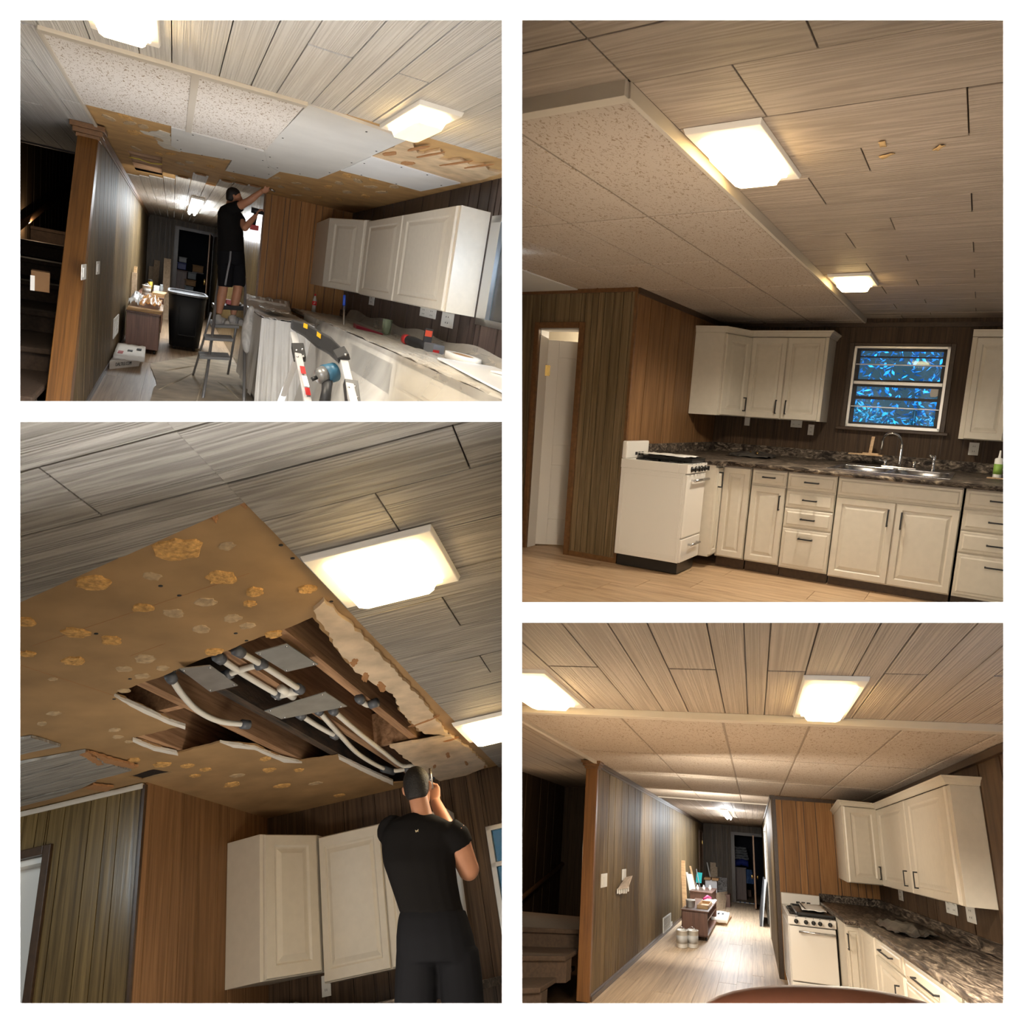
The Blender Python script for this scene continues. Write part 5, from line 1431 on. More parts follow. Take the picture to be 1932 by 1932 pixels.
# walls
lo = [A3] + [0.611, 0.826, 0.916, 1.091, 1.318, 1.456, 1.66] + [W3]
w = paneling('wall_back', 'y', OW3, -1, lo, .9, H3 + .013, room_mat('mid_x'), 'chestnut board wall left of the white cabinets under the torn ceiling')
lw = [-2.4, -2.2, -2.05, -1.9] + [-1.624, -1.516, -1.396, -1.334, -1.039, -0.852, -0.757, -0.624, -0.322, -0.201] + [OW3]
WY0, WY1, WZ0, WZ1 = -2.3, -1.60, 1.30, 1.975
w = paneling('wall_right', 'x', W3, -1, lw, .9, H3 + .013, room_mat('window_wall'), 'dark umber board wall behind the worker', holes=[(WY0, WY1, WZ0, WZ1)])
lh = [OW3] + [0.077, 0.154, 0.246, 0.396, 0.497, 0.554] + [.68, .8, .95, 1.1, 1.3]
DY3 = .485
GREEN = wood('olive_walnut_panel', (.085, .053, .018), (.22, .148, .056), (40, 40, 1.2), rough=.25, bump=.05, var=.14)
w = paneling('wall_hall', 'x', A3, -1, lh, .9, H3 + .013, GREEN, 'shiny olive walnut board wall turning into the hallway', holes=[(DY3, 1.0, .8, 2.09)])
MB().box(A3 - .012, A3 + .012, OW3 - .012, OW3 + .012, .9, H3).build('corner_strip', TRIMDARK, w, clip=True)
MB().box(A3 - .02, A3, OW3, 1.3, H3 - .02, H3 + .006).build('crown_strip', TEE, w, clip=True)
m = MB().box(A3 - .03, A3 + .02, DY3 - .045, DY3, .9, 2.135).box(A3 - .03, A3 + .02, DY3, 1.1, 2.09, 2.135)
d = m.build('door_1', TRIMDARK, label='dark casing of the doorway at the lower left under the torn ceiling', kind='structure', clip=True, bevel=.005)
MB().box(A3 + .02, A3 + .12, DY3, 1.0, 2.06, 2.09).box(A3 + .10, A3 + .14, DY3, 1.0, .8, 2.06).build('door_jamb', DOORW, d, clip=True)
# window sliver
m = MB()
for a in ((WY1 - .035, WY1, WZ0, WZ1), (WY0, WY1, WZ1 - .03, WZ1), (WY0, WY1, WZ0, WZ0 + .03), (WY0, WY1, 1.72, 1.75)): m.box(W3 - .02, W3 + .04, *a)
win = m.build('window_1', ALU, label='aluminium window partly visible right of the worker', kind='structure', bevel=.003)
MB().box(W3 + .012, W3 + .016, WY0, WY1 - .03, WZ0, WZ1).build('pane', GLASS, win)

# lights
lamp('large square ceiling light beside the torn brown board', -1.36, -.97, -2.19, -1.765, H3 - .002, power=28)
lamp('small square ceiling light at the right edge above the worker', .70, 1.12, -2.10, -1.735, H3 - .002, power=18)

# cabinets
fx = 1.75
corner_cabinet('white diagonal corner wall cabinet without crown under the torn ceiling', [(W3 - .014, OW3 - .014), (1.42, OW3 - .014), (1.375, -.30), (fx + .03, -.505), (W3 - .014, -.505)], 1.335, 2.125, 2, None, crown=False)
wall_cabinet('white wall cabinet half hidden behind the worker', fx, W3, -.52, -1.40, 1.27, 2.105, [(-.525, -.945, None), (-.955, -1.39, None)], crown=False)
outlet('white outlet below the white corner cabinet, torn ceiling view', (1.98, -0.446, 1.263), (-1, 0, 0), .06, .115)
b = wavy_sheet(1.62, 1.95, -.42, -.12, 1.13, .03, 8, 4, bend=lambda i, j: .06 * math.sin(math.pi * i) * math.sin(math.pi * j)).build('plastic_bundle', plain('clear_bundle', (.7, .68, .65), .3, alpha=.6)); tag(b, 'bundled clear plastic at the bottom edge below the white cabinets', 'plastic sheet')
sh = MB().box(1.3, W3 - .02, -1.6, OW3 - .02, 1.08, 1.12).build('worktop', room_mat('counter'), clip=True); tag(sh, 'worktop strip at the bottom edge below the white cabinets', 'worktop')

# the worker seen from behind
FW = Vector((.93, .05, 0)).normalized(); UP = Vector((0, 0, 1))
S3 = .86
p3 = thing('person', 'man seen from behind in black T-shirt and charcoal trousers at the ceiling hole', 'person', (0.555, -1.541, 1.071))
HC = Vector((0.577, -1.541, 2.004))
m = MB(); head_mb(m, HC, FW, UP, S3)
NK = Vector((0.562, -1.553, 1.876))
m.tube([HC - UP * .05 * S3 - FW * .02 * S3, NK, NK - UP * .05], [.056 * S3, .058 * S3, .075 * S3], 14)
SHR, ELB = Vector((0.586, -1.687, 1.773)), Vector((0.674, -1.726, 1.593))
WR = Vector((0.851, -1.556, 1.977))
m.tube([SHR, SHR.lerp(ELB, .35), SHR.lerp(ELB, .75), ELB], [.066, .066, .057, .052], 14)
m.ball(ELB, .054, .054, .054, 10)
m.tube([ELB, ELB.lerp(WR, .3), ELB.lerp(WR, .7), WR], [.052, .050, .038, .030], 14)
hand_mb(m, WR, WR + UP - WR + FW * .25, Vector((0, 1, .1)), Vector((-.6, .6, .1)), S3 * 1.0, 1.0)
SHL = Vector((0.534, -1.396, 1.827)); EL = Vector((0.908, -1.366, 1.785)); WL = Vector((0.948, -1.469, 2.002))
m.tube([SHL, EL], [.062, .052], 12); m.ball(EL, .053, .053, .053, 10); m.tube([EL, WL], [.05, .030], 12)
hand_mb(m, WL, UP, Vector((0, -1, 0)), Vector((-.5, 0, .2)), S3, .9)
m.rings([oval(L, R_, d, FW) for L, R_, d in [((0.545, -1.414, 1.849), (0.592, -1.678, 1.801), 0.06), ((0.543, -1.38, 1.772), (0.595, -1.676, 1.717), 0.09), ((0.536, -1.381, 1.627), (0.585, -1.654, 1.577), 0.085), ((0.533, -1.42, 1.482), (0.579, -1.674, 1.435), 0.085), ((0.53, -1.422, 1.371), (0.579, -1.696, 1.32), 0.09)]])
m.build('body', SKIN, p3, remesh=.0075, smooth_it=3)
m = MB(); hair_mb(m, HC, FW, UP, S3); m.build('hair', HAIR, p3, subsurf=1)
m = MB()
m.rings([oval(L, R_, d, FW) for L, R_, d in [((0.561, -1.488, 1.889), (0.586, -1.611, 1.862), 0.055), ((0.552, -1.445, 1.879), (0.592, -1.65, 1.837), 0.07), ((0.546, -1.391, 1.864), (0.603, -1.697, 1.803), 0.09), ((0.546, -1.354, 1.822), (0.613, -1.715, 1.751), 0.11), ((0.549, -1.338, 1.756), (0.616, -1.699, 1.685), 0.12), ((0.536, -1.344, 1.682), (0.599, -1.68, 1.615), 0.12), ((0.539, -1.365, 1.602), (0.597, -1.68, 1.54), 0.115), ((0.538, -1.39, 1.51), (0.593, -1.686, 1.451), 0.112), ((0.538, -1.405, 1.453), (0.592, -1.696, 1.395), 0.115)]])
m.tube([SHR - Vector((0, -.03, 0)), SHR.lerp(ELB, .22), SHR.lerp(ELB, .42)], [.075, .079, .076], 16)
m.tube([SHL, SHL.lerp(EL, .5)], [.075, .07], 16)
m.build('shirt', SHIRT, p3, remesh=.009, smooth_it=3)
m = MB()
m.rings([oval(L, R_, d, FW) for L, R_, d in [((0.539, -1.409, 1.47), (0.592, -1.702, 1.416), 0.105), ((0.533, -1.394, 1.431), (0.59, -1.711, 1.372), 0.12), ((0.529, -1.381, 1.367), (0.591, -1.724, 1.304), 0.13), ((0.532, -1.373, 1.304), (0.595, -1.727, 1.239), 0.13), ((0.535, -1.376, 1.261), (0.598, -1.73, 1.196), 0.12)]])
for L in ([[(0.548, -1.463, 1.288), (0.556, -1.445, 1.175), (0.567, -1.418, 1.038), (0.539, -1.402, 0.889)], [(0.58, -1.645, 1.254), (0.591, -1.64, 1.139), (0.605, -1.631, 0.999), (0.58, -1.628, 0.847)]]):
    m.tube(L, [.096, .098, .094, .085], 16)
m.build('trousers', PANTS, p3, remesh=.010, smooth_it=3)
bt = Vector((0.428, -1.555, 1.777))
m = MB()
for s in (-1, 1): m.prism([bt, bt + Vector((0, s * .008, .007)), bt + Vector((0, s * .007, .001)), bt + Vector((0, s * .005, -.006))], (-.004, 0, 0))
m.build('butterfly_print', plain('cream_print', (.6, .48, .3), .7), p3)
m = MB().tube([WR + UP * .06 + Vector((-.03, .0, 0)), WR + UP * .17 + Vector((-.03, 0, 0))], .008, 8)
tag(m.build('pipe_tool', STEEL), 'thin steel tool held up by the worker beside the ceiling hole', 'tool')


# ================================================================== ROOM 1 (upper left): kitchen under renovation with a man on a step ladder
use(ROOM1)
H1, W1, A1, B1, OW1, YC1 = 2.432, 1.781, .61, -1.12, -.416, 12.95
F1 = RM.z(0)
YS1 = RM.y(-1.83)
sw0 = (-1.875, 0.494)
ceil = thing('ceiling', 'patchwork ceiling of planks, tiles, drywall and brown board above the ladder', None, (0, 0, H1), kind='structure')
plank_ceiling(ceil, -2.62, 2.09, -2.75, -1.83, H1)
plank_ceiling(ceil, -2.62, -1.145, -1.82, .12, H1)
MB().box(-4.5, B1, RM.y(.12), RM.y(.12) + .08, H1 - .02, H1 + 2.2).box(-4.5, B1, RM.y(.12), sw0[1] + 9.5, H1 + 2.2, H1 + 2.28).box(B1 - .08, B1 - .02, RM.y(.12), sw0[1] + 9.5, H1, H1 + 2.2).build('stairwell_lining', TRIMDARK, ceil)
MB().box(-4.5, W1 + .3, -9.8, .9, H1 + .23, H1 + .27).box(B1, W1 + .3, .9, YC1 + .4, H1 + .23, H1 + .27).build('backing', TRIMDARK, ceil)
tile_ceiling(ceil, [-1.145, -.53, .08], [-1.815, -1.22], H1 - .012, .02)
MB().box(RM.x(-1.145), RM.x(.08), YS1 - .05, YS1 + .03, H1 - .022, H1).build('edge_trim', TEE, ceil, bevel=.003)
MB().box(RM.x(-1.145) - .012, RM.x(-1.145) + .012, YS1, 1.0, H1 - .02, H1).build('edge_trim', TEE, ceil, bevel=.003)
MB().box(RM.x(-.53) - .022, RM.x(-.53) + .022, YS1 + .03, RM.y(-1.22), H1 - .02, H1 - .008).build('tee_bar', TEE, ceil, bevel=.002)
CH = [(-0.949, -1.623), (-0.609, -1.743), (-0.623, 0.486), (-0.954, 0.607)]
sheet_mb([(-1.16, YS1 - .03), (W1 + .02, YS1 - .03), (W1 + .02, OW1 + .02), (A1 + .04, OW1 + .02), (A1 + .04, 1.5), (-1.16, 1.5)], [jag(CH, .006, .08, 3)], H1 + .013, H1 + .022).build('brown_board', room_mat('brown_paper'), ceil, clip=True)
DRY = plain('grey_drywall', (.60, .585, .555), .85, var=.05, bscale=3)
DRYW = plain('pale_drywall', (.70, .70, .70), .85, var=.04, bscale=3)
for i, q in enumerate([[(0.225, -6.466), (0.889, -6.28), (0.87, -5.325), (0.854, -4.244), (0.819, -3.263), (0.466, -3.108), (0.323, -3.359), (0.207, -4.222)], [(-0.509, -4.242), (-0.154, -4.229), (0.213, -4.199), (0.331, -3.378), (0.466, -3.108), (0.443, -2.224), (0.225, -2.136), (0.022, -2.085), (0.025, -3.12), (-0.198, -2.972), (-0.413, -2.844), (-0.511, -3.08)], [(0.854, -4.244), (0.87, -5.325), (1.243, -5.269), (1.643, -5.202), (1.602, -4.219), (1.218, -4.26)]]):
    sheet_mb(q, [], H1 - .006 - .003 * i, H1 + .012).build('drywall_sheet', (DRY, DRY, DRYW)[i], ceil)
    r = random.Random(i)
    for k in range(len(q)):
        a, b = Vector(q[k]), Vector(q[(k + 1) % len(q)]); c = sum((Vector(p) for p in q), Vector((0, 0))) / len(q)
        p = a.lerp(b, r.uniform(.3, .7)).lerp(c, .10)
        MB().lathe((p.x, p.y, H1 - .006 - .003 * i), (0, 0, -1), [(.007, 0), (.007, .0015), (0, .002)], 8, sc=(1, 2.2)).build('screw', DARK, ceil)
PLAST = plain('white_plaster_smear', (.60, .55, .46), .9, var=.12, bump=.4, bscale=12)
sheet_mb(jag([(-0.762, -3.449), (-0.694, -3.482), (-0.605, -3.776), (-0.515, -3.728), (-0.512, -2.953), (-0.405, -2.856), (-0.431, -2.629), (-0.575, -2.619), (-0.632, -2.9), (-0.647, -3.306), (-0.733, -3.309)], .012, .1, 9), [], H1 + .008, H1 + .014).build('plaster_patch', PLAST, ceil)
PALE1 = plain('pale_torn_board', (.56, .40, .24), .85, var=.25, bscale=6, bump=.4)
sheet_mb(jag([(0.877, -5.294), (0.896, -6.254), (0.933, -6.226), (1.067, -5.912), (1.098, -5.95), (1.127, -6.219), (1.208, -6.068), (1.217, -5.897), (1.279, -5.939), (1.31, -6.11), (1.406, -6.033), (1.49, -6.13), (1.571, -6.001), (1.66, -6.037), (1.689, -5.516), (1.663, -5.146), (1.252, -5.238)], .010, .12, 5), [], H1 - .003, H1 + .012).build('torn_paper', PALE1, ceil)
for i, (c, rx, ry) in enumerate([((0.937, -5.622), 0.03, 0.14), ((1.012, -6.086), 0.02, 0.2), ((1.133, -5.991), 0.012, 0.24), ((1.34, -5.94), 0.012, 0.26), ((1.471, -6.078), 0.012, 0.22), ((1.129, -5.44), 0.04, 0.1)]):
    patch_mb(c, rx, ry, H1 - .0035, .006, 30 + i, .15).build('tear', FIB, ceil)
rr = random.Random(8)
for i, (c, s) in enumerate([((-0.854, -4.03), 1.2), ((-0.828, -3.746), 1), ((-0.986, -3.746), 1), ((-0.823, -3.199), 1.2), ((-0.847, -2.0), 1), ((-0.614, -3.191), 0.9), ((-0.519, -2.259), 0.9), ((-0.424, -1.575), 1), ((-0.331, -1.901), 1), ((-0.12, -1.976), 1), ((-0.349, -0.931), 1), ((-0.203, -0.779), 1), ((-0.632, -2.011), 0.8), ((-0.049, -2.854), 0.8), ((0.133, -1.339), 0.9), ((0.984, -3.868), 1), ((1.122, -3.693), 1), ((1.038, -3.211), 1), ((1.023, -2.703), 1), ((1.294, -3.517), 1.1), ((1.237, -2.632), 1.1), ((1.438, -2.654), 1.1), ((0.902, -2.041), 1), ((0.92, -1.08), 1), ((1.326, -1.726), 1), ((1.451, -3.319), 1), ((1.429, -3.924), 1), ((1.127, -1.41), 1), ((0.661, -1.616), 0.9), ((0.514, -2.373), 0.9), ((1.192, -4.055), 0.9), ((-0.728, -3.754), 0.9), ((0.74, -2.354), 0.9)]):
    patch_mb(c, .045 * s, .14 * s, H1 + .0135, .006, 200 + i, rr.uniform(-.3, .3)).build('glue_patch', GLUE2 if i % 3 else GLUE, ceil)
# small joist hole
MB().box(-1.0, -.55, -1.9, .9, H1 + .2, H1 + .22).build('ceiling_subfloor', SUB, label='dark subfloor above the small hallway hole', kind='structure')
for i, y in enumerate((-1.15, -.35, .3)):
    tag(MB().box(-1.02, -.56, y - .06, y + .06, H1 + .03, H1 + .17).build('joist', JO), ('near fir joist in the small hallway ceiling hole', 'middle fir joist in the small hallway ceiling hole', 'far fir joist in the small hallway ceiling hole')[i], 'joist')
m = MB().tube([(-0.964, -0.962, 2.446), (-0.859, -0.986, 2.446), (-0.735, -0.826, 2.446), (-0.613, -1.0, 2.446)], .008, 8)
tag(m.build('yellow_cable', plain('yellow_cable', (.62, .45, .08), .5)), 'yellow cable crossing the small hallway ceiling hole', 'cable')
# hallway planks that are still up
hp = room_mat('plank')
edges = [(-0.965, 1.248), (-0.795, 0.952), (-0.617, 0.548), (-0.473, 0.312), (-0.278, -0.07), (-0.265, -0.897), (-0.108, -0.976), (-0.106, 0.085), (-0.009, 0.054), (0.014, -0.81), (0.186, -0.92), (0.351, -1.093), (0.606, -0.418)]
xs1 = [-1.12, -.93, -.80, -.62, -.47, -.28, -.10, .02, .19, .34, .50, .62]
ye = [1.25, 1.05, .75, .45, -.1, -.93, .08, -.85, -.95, -1.06, -.45]
for i in range(11):
    y = ye[i]; k = 0
    while y < YC1:
        y2 = min(y + 4.3 - (1.7 if k == 0 and i % 2 else 0), YC1)
        sheet_mb(jag([(xs1[i] + .004, y + .005), (xs1[i + 1] - .004, y + .005)], 0, 9) [:2] + [(xs1[i + 1] - .004, y2 - .005), (xs1[i] + .004, y2 - .005)], [], H1 - .002, H1 + .01).build('plank', hp, ceil, clip=True)
        y = y2; k += 1
    if i > 3:
        patch_mb(((xs1[i] + xs1[i + 1]) / 2, ye[i] - .03), .07, .07, H1 + .004, .006, 300 + i).build('tear', FIB, ceil)

floor = MB().box(-4.5, W1 + .2, -9.5, YC1 + 8, F1 - .08, F1 - .011).build('floor', TRIMDARK, label='dusty oak laminate floor under the drop cloth', kind='structure', clip=True)
plank_floor(floor, -1.15, 2.05, -2.3, 3.75, F1, seed=13)
plank_floor(floor, -1.15, .65, 3.75, 5.5, F1, seed=14)

# walls
lo = [A1] + [0.695, 0.87, 0.932, 1.076, 1.271, 1.363] + [1.5, 1.64, W1]
w = paneling('wall_back', 'y', OW1, -1, lo, F1, H1 + .013, room_mat('mid_x'), 'chestnut board wall behind the covered range during the renovation')
MB().box(A1 - .012, A1 + .012, OW1 - .016, OW1 + .02, F1, H1).build('corner_strip', TRIMBRN, w)
lr = irregular(-8.6, -5.83, 3, .1, .2, RM.st[1])[:-1] + [-5.83, -5.58, -5.34, -5.1, -4.6, -3.75, -3.1, -2.6, -2.2, -1.6, -1.1, -.75, OW1]
WY0, WY1, WZ0, WZ1 = -7.6, -5.72, 1.35, 2.17
PURP = wood('dusky_umber_panel', (.035, .026, .024), (.10, .074, .066), (45, 45 / RM.st[1], 1.4), rough=.4, bump=.05, var=.14)
w = paneling('wall_right', 'x', W1, -1, lr, F1, H1 + .013, PURP, 'dark umber board wall above the plastic-covered worktop', holes=[(WY0, WY1, WZ0, WZ1)])
m = MB()
for a in ((WY1 - .2, WY1, WZ0, WZ1), (WY0, WY1, WZ1 - .05, WZ1), (WY0, WY1, WZ0, WZ0 + .05)): m.box(W1 - .02, W1 + .04, *a)
win = m.build('window_1', ALU, label='bright aluminium window cut by the right edge, renovation view', kind='structure')
MB().box(W1 + .012, W1 + .016, WY0, WY1 - .15, WZ0, WZ1).build('pane', GLASS, win)
# raking partition end beside the stairs, slanted only to fit the camera view
YT, YB = -3.0, -4.85
lp = irregular(-4.6, YC1, 17, .10, .2, RM.st[1])
w = MB().prism([(B1 - .06, YB, F1), (B1 - .06, YC1, F1), (B1 - .06, YC1, H1), (B1 - .06, YT, H1)], (.06, 0, 0)).build('wall_left', TRIMDARK, label='scuffed dark walnut board partition with a raking end beside the stairs', kind='structure', clip=True)
dm = room_mat('dark_y'); g = .0045 * RM.st[1]
rk = lambda y: F1 + (H1 - F1) * (y - YB) / (YT - YB)
for a, b in zip(lp[:-1], lp[1:]):
    a, b = a + g, b - g
    q = [(a, F1), (b, F1), (b, H1 - .03), (a, H1 - .03)]
    q = clip2(q, (YB, F1), ((H1 - F1), -(YT - YB)))
    if len(q) > 2: MB().prism([(B1, y, z) for y, z in q], (.012, 0, 0)).build('panel_board', dm, w, clip=True)
MB().box(B1, B1 + .035, YT, YC1, H1 - .07, H1 - .005).box(B1, B1 + .022, YT, YC1, H1 - .09, H1 - .07).build('crown_strip', TRIMBRN, w)
MB().box(B1, B1 + .025, YB + .1, YC1, F1, F1 + .06).build('base_strip', TRIMDARK, w, clip=True)
post = MB().prism([(B1 - .15, YB - .1, F1), (B1 - .15, YT - .1, H1 - .08), (B1 - .15, YT + .12, H1 - .08), (B1 - .15, YB + .12, F1)], (.165, 0, 0)).build('partition_post', wood('orange_oak_post', (.10, .040, .009), (.20, .085, .020), (60, 1.2, 1.2), rough=.4, bump=.05, var=.02), bevel=.006, clip=True)
tag(post, 'orange oak post on the raking partition end beside the dark stairs, renovation view', 'post')
m = MB()
for e, z0, z1 in ((.012, H1 - .12, H1 - .085), (.035, H1 - .085, H1 - .045), (.055, H1 - .045, H1 - .002)): m.box(B1 - .15 - e, B1 + .015 + e, YT - .1 - e * 2, YT + .14, z0, z1)
m.build('capital', TRIMBRN, post, bevel=.003)
lh = irregular(OW1, YC1, 29, .1, .2, RM.st[1])
paneling('wall_hall', 'x', A1, -1, lh, F1, H1 + .01, GREEN, 'olive walnut board wall on the far side of the hallway behind the man')
EX0, EX1, EZ = -.32, .62, 2.19
le = [B1, -1.0, -.92, -.80, -.66, -.55, -.43, -.32, -.2, -.1, .02, .12, .25, .36, .47, A1]
w = paneling('wall_end', 'y', YC1, -1, le, F1, H1 + .01, room_mat('dark_x'), 'dark board wall closing the hallway, renovation view', holes=[(EX0, EX1, F1, EZ)])
m = MB()
for a, b in ((EX0 - .1, EX0), (EX1 - .06, EX1)): m.box(a, b, YC1 - .06, YC1 + .08, F1, EZ + .08)
m.box(EX0, EX1, YC1 - .06, YC1 + .08, EZ, EZ + .08)
tag(m.build('door_1', TRIMDARK), 'dark casing of the storage closet doorway, renovation view', kind='structure')
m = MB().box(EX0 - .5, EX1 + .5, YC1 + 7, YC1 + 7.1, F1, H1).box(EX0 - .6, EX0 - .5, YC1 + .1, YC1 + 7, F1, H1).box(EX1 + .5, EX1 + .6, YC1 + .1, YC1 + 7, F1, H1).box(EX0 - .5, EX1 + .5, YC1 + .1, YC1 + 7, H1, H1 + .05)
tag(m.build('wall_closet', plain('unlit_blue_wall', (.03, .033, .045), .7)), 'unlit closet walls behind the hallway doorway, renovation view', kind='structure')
BRD = wood('brown_door', (.16, .08, .035), (.28, .15, .075), (40, 40, 1.5))
t = thing('door_leaf', 'brown closet door swung open behind the man on the ladder', 'door', (.5, YC1 - .5, F1))
MB().par((.545, YC1 - .08, F1 + .03), (-.16, -2.2, 0), (0, 0, EZ - F1 - .06), (.03, 0, 0)).build('leaf', BRD, t, bevel=.004)
MB().lathe((.43, YC1 - 1.9, .92), (-1, 0, 0), [(.012, 0), (.012, .04), (.032, .045), (.034, .08), (.02, .1), (0, .102)], 14, sc=(1, 2.5)).build('knob', BRASS, t)

# stairs at the left
sw = (-1.875, 0.494)
SW1 = wood('stair_wall_panel', (.05, .032, .016), (.11, .070, .035), (40, 40 / RM.st[1], 1.4), rough=.5, bump=.04)
paneling('wall_stair', 'x', sw[0] - .5, 1, irregular(-6.0, sw[1] + 9, 37, .12, .22, RM.st[1]), F1, H1 + 2.2, SW1, 'unlit brown board wall above the stairs, renovation view')
paneling('wall_stair_end', 'y', sw[1] + 9, -1, irregular(sw[0] - .5, B1, 41, .12, .2), F1, H1 + 2.2, SW1, 'unlit wall at the head of the stairs, renovation view')
stairs = thing('staircase', 'dark carpeted stairs climbing beside the raking partition, renovation view', 'stairs', (-1.8, -4, F1))
for k in range(7):
    y, z = -5.2 + 1.35 * k * .9, .30 + .20 * k
    MB().box(sw[0] - .48, B1 - .17, y, y + 1.5, z - .05, z).build('tread', STEPM, stairs, bevel=.012, clip=True)
    MB().box(sw[0] - .48, B1 - .17, y + .06, y + .2, z - .25, z - .05).build('riser', STEPM, stairs, clip=True)
ra, rb = Vector((-2.3, 0.955, 1.466)), Vector((-2.3, 6.387, 2.367))
t = thing('handrail', 'brown wooden handrail on the stair wall, renovation view', 'handrail', ra)
MB().tube([ra - (rb - ra) * .3, rb], .04, 10).build('rail', RAIL, t, clip=True)
for f in (.3, .8):
    p = ra + (rb - ra) * f
    MB().tube([p + Vector((0, 0, -.02)), p + Vector((-.02, 0, -.07)), p + Vector((-.09, 0, -.07))], .014, 8).build('bracket', TRIMDARK, t)
ra, rb = Vector((-2.35, 1.334, 0.808)), Vector((-2.35, 5.742, 1.482))
MB().par(ra - (rb - ra) * .3, (rb - ra) * 1.35, (.03, 0, 0), (0, 0, .03)).build('skirt_rail', RAIL, stairs, clip=True)
CARD = plain('cardboard', (.36, .20, .09), .8, var=.1, bscale=6)
t = thing('cardboard_box', 'small cardboard box with white tape standing on the dark stairs', 'box', (-1.399, -3.939, 0.989))
c = Vector((-1.403, -3.919, 1.052))
MB().par(c + Vector((-.075, -.1, -.085)), (.13, .02, .0), (-.03, .25, 0), (0, 0, .16)).build('carton', plain('dim_cardboard', (.19, .10, .042), .85, var=.1, bscale=6), t, bevel=.003)
MB().par(c + Vector((-.078, -.103, -.085)), (.03, .004, 0), (0, -.002, 0), (0, 0, .12)).build('tape', PAPER, t)

# wall plates
outlet('white light switch plate nearer the oak post, renovation view', (-1.106, -4.045, 1.183), (1, 0, 0), .36, .125, sockets=False, kind='light_switch', cat='switch')
outlet('white light switch plate further along the partition, renovation view', (-1.106, -2.702, 1.199), (1, 0, 0), .36, .125, sockets=False, kind='light_switch', cat='switch')
c = Vector((-1.106, 0.495, 0.372))
t = thing('wall_vent', 'white return-air grille low on the scuffed partition, renovation view', 'vent', c)
m = MB()
for a in ((-.5, .5, .105, .13), (-.5, .5, -.13, -.105), (-.5, -.43, -.105, .105), (.43, .5, -.105, .105)): m.box(c.x, c.x + .012, c.y + a[0], c.y + a[1], c.z + a[2], c.z + a[3])
m.build('frame', OUTLET, t)
for k in range(7): MB().box(c.x + .001, c.x + .008, c.y - .43, c.y + .43, c.z - .098 + k * .03, c.z - .080 + k * .03).build('slat', OUTLET, t)
outlet('white outlet left-most above the plastic-covered worktop', (1.768, -2.166, 1.359), (-1, 0, 0), .25, .12)
outlet('white double-gang outlet under the wall cabinets, renovation view', (1.768, -4.453, 1.357), (-1, 0, 0), .5, .09, 2)
outlet('white outlet right-most under the wall cabinets, renovation view', (1.768, -5.043, 1.331), (-1, 0, 0), .32, .125)

# lights
lamp('square ceiling light cut by the top edge, renovation view', -.86, -.55, -7.8, -6.84, H1 - .001, power=280)
lamp('square ceiling light beside the grey drywall, renovation view', .655, .90, -7.32, -6.45, H1 - .001, es=plain('soft_lit_glass', (1, .93, .8), .4, emit=(1, .74, .36), es=1.25), power=90)
fa, fb = (-0.173, 7.425, 2.42), (-0.117, 2.763, 2.42)
t = thing('fluorescent_light', 'lit fluorescent strip light on the hallway ceiling left of the man', 'ceiling light', fa)
MB().box(-.22, -.02, 2.7, 7.4, H1 - .035, H1 - .004).build('housing', OUTLET, t, bevel=.004)
for x in (-.17, -.07): MB().tube([(x, 2.9, H1 - .055), (x, 7.2, H1 - .055)], .022, 12).build('tube', TUBE, t)

# wall cabinets, no crown, no handles yet
fx = 1.5
c1, c2, c3 = -2.58, -4.1, -5.67
corner_cabinet('cream diagonal corner wall cabinet without handles, renovation view', [(W1 - .014, OW1 - .014), (1.30, OW1 - .014), (1.24, -1.72), (fx + .022, c1), (W1 - .014, c1)], 1.41, 2.215, 2, None, crown=False)
wall_cabinet('cream two-door wall cabinet without handles, renovation view', fx, W1, c1, c3, 1.40, 2.20, [(c1 - .02, c2 + .012, None), (c2 - .012, c3 + .04, None)], crown=False)

# base run under the plastic
gx, zt = 1.12, 1.0
for lab, a, b, fr in (('cream floor cabinet by the corner under clear plastic', -2.7, -4.2, [('drawer', -2.75, -4.15, .82, .985, None), ('door', -2.75, -4.15, .1, .8, None)]),
                      ('cream floor cabinet with an empty drawer slot under clear plastic', -4.24, -5.9, [('door', -4.3, -5.85, .1, .66, None)]),
                      ('cream floor cabinet nearest the camera under clear plastic', -5.94, -8.2, [('drawer', -6.0, -8.1, .82, .985, None), ('door', -6.0, -8.1, .1, .8, None)])):
    base_unit(lab, gx, W1, a, b, zt, fr)
MB_ = MB().box(gx - .002, gx + .01, -5.8, -4.35, .72, .95).build('drawer_slot_shade', DARK); tag(MB_, 'dark slab painted as the empty drawer opening behind the plastic film', 'opening')  # flat dark slab, shade of an open drawer slot put into its colour
ct = MB().box(gx - .04, W1 - .014, -8.4, OW1 - .02, zt, zt + .045).build('worktop', room_mat('counter'), bevel=.012, clip=True)
tag(ct, 'marbled laminate worktop under clear plastic, renovation view', 'worktop')
MB().box(W1 - .035, W1 - .014, -8.4, OW1 - .02, zt + .045, zt + .14).build('backsplash', room_mat('counter'), ct, clip=True)
FILM = film('clear_plastic_film', (.88, .83, .74), .26, .55, (2.5, .8, .8), .35)
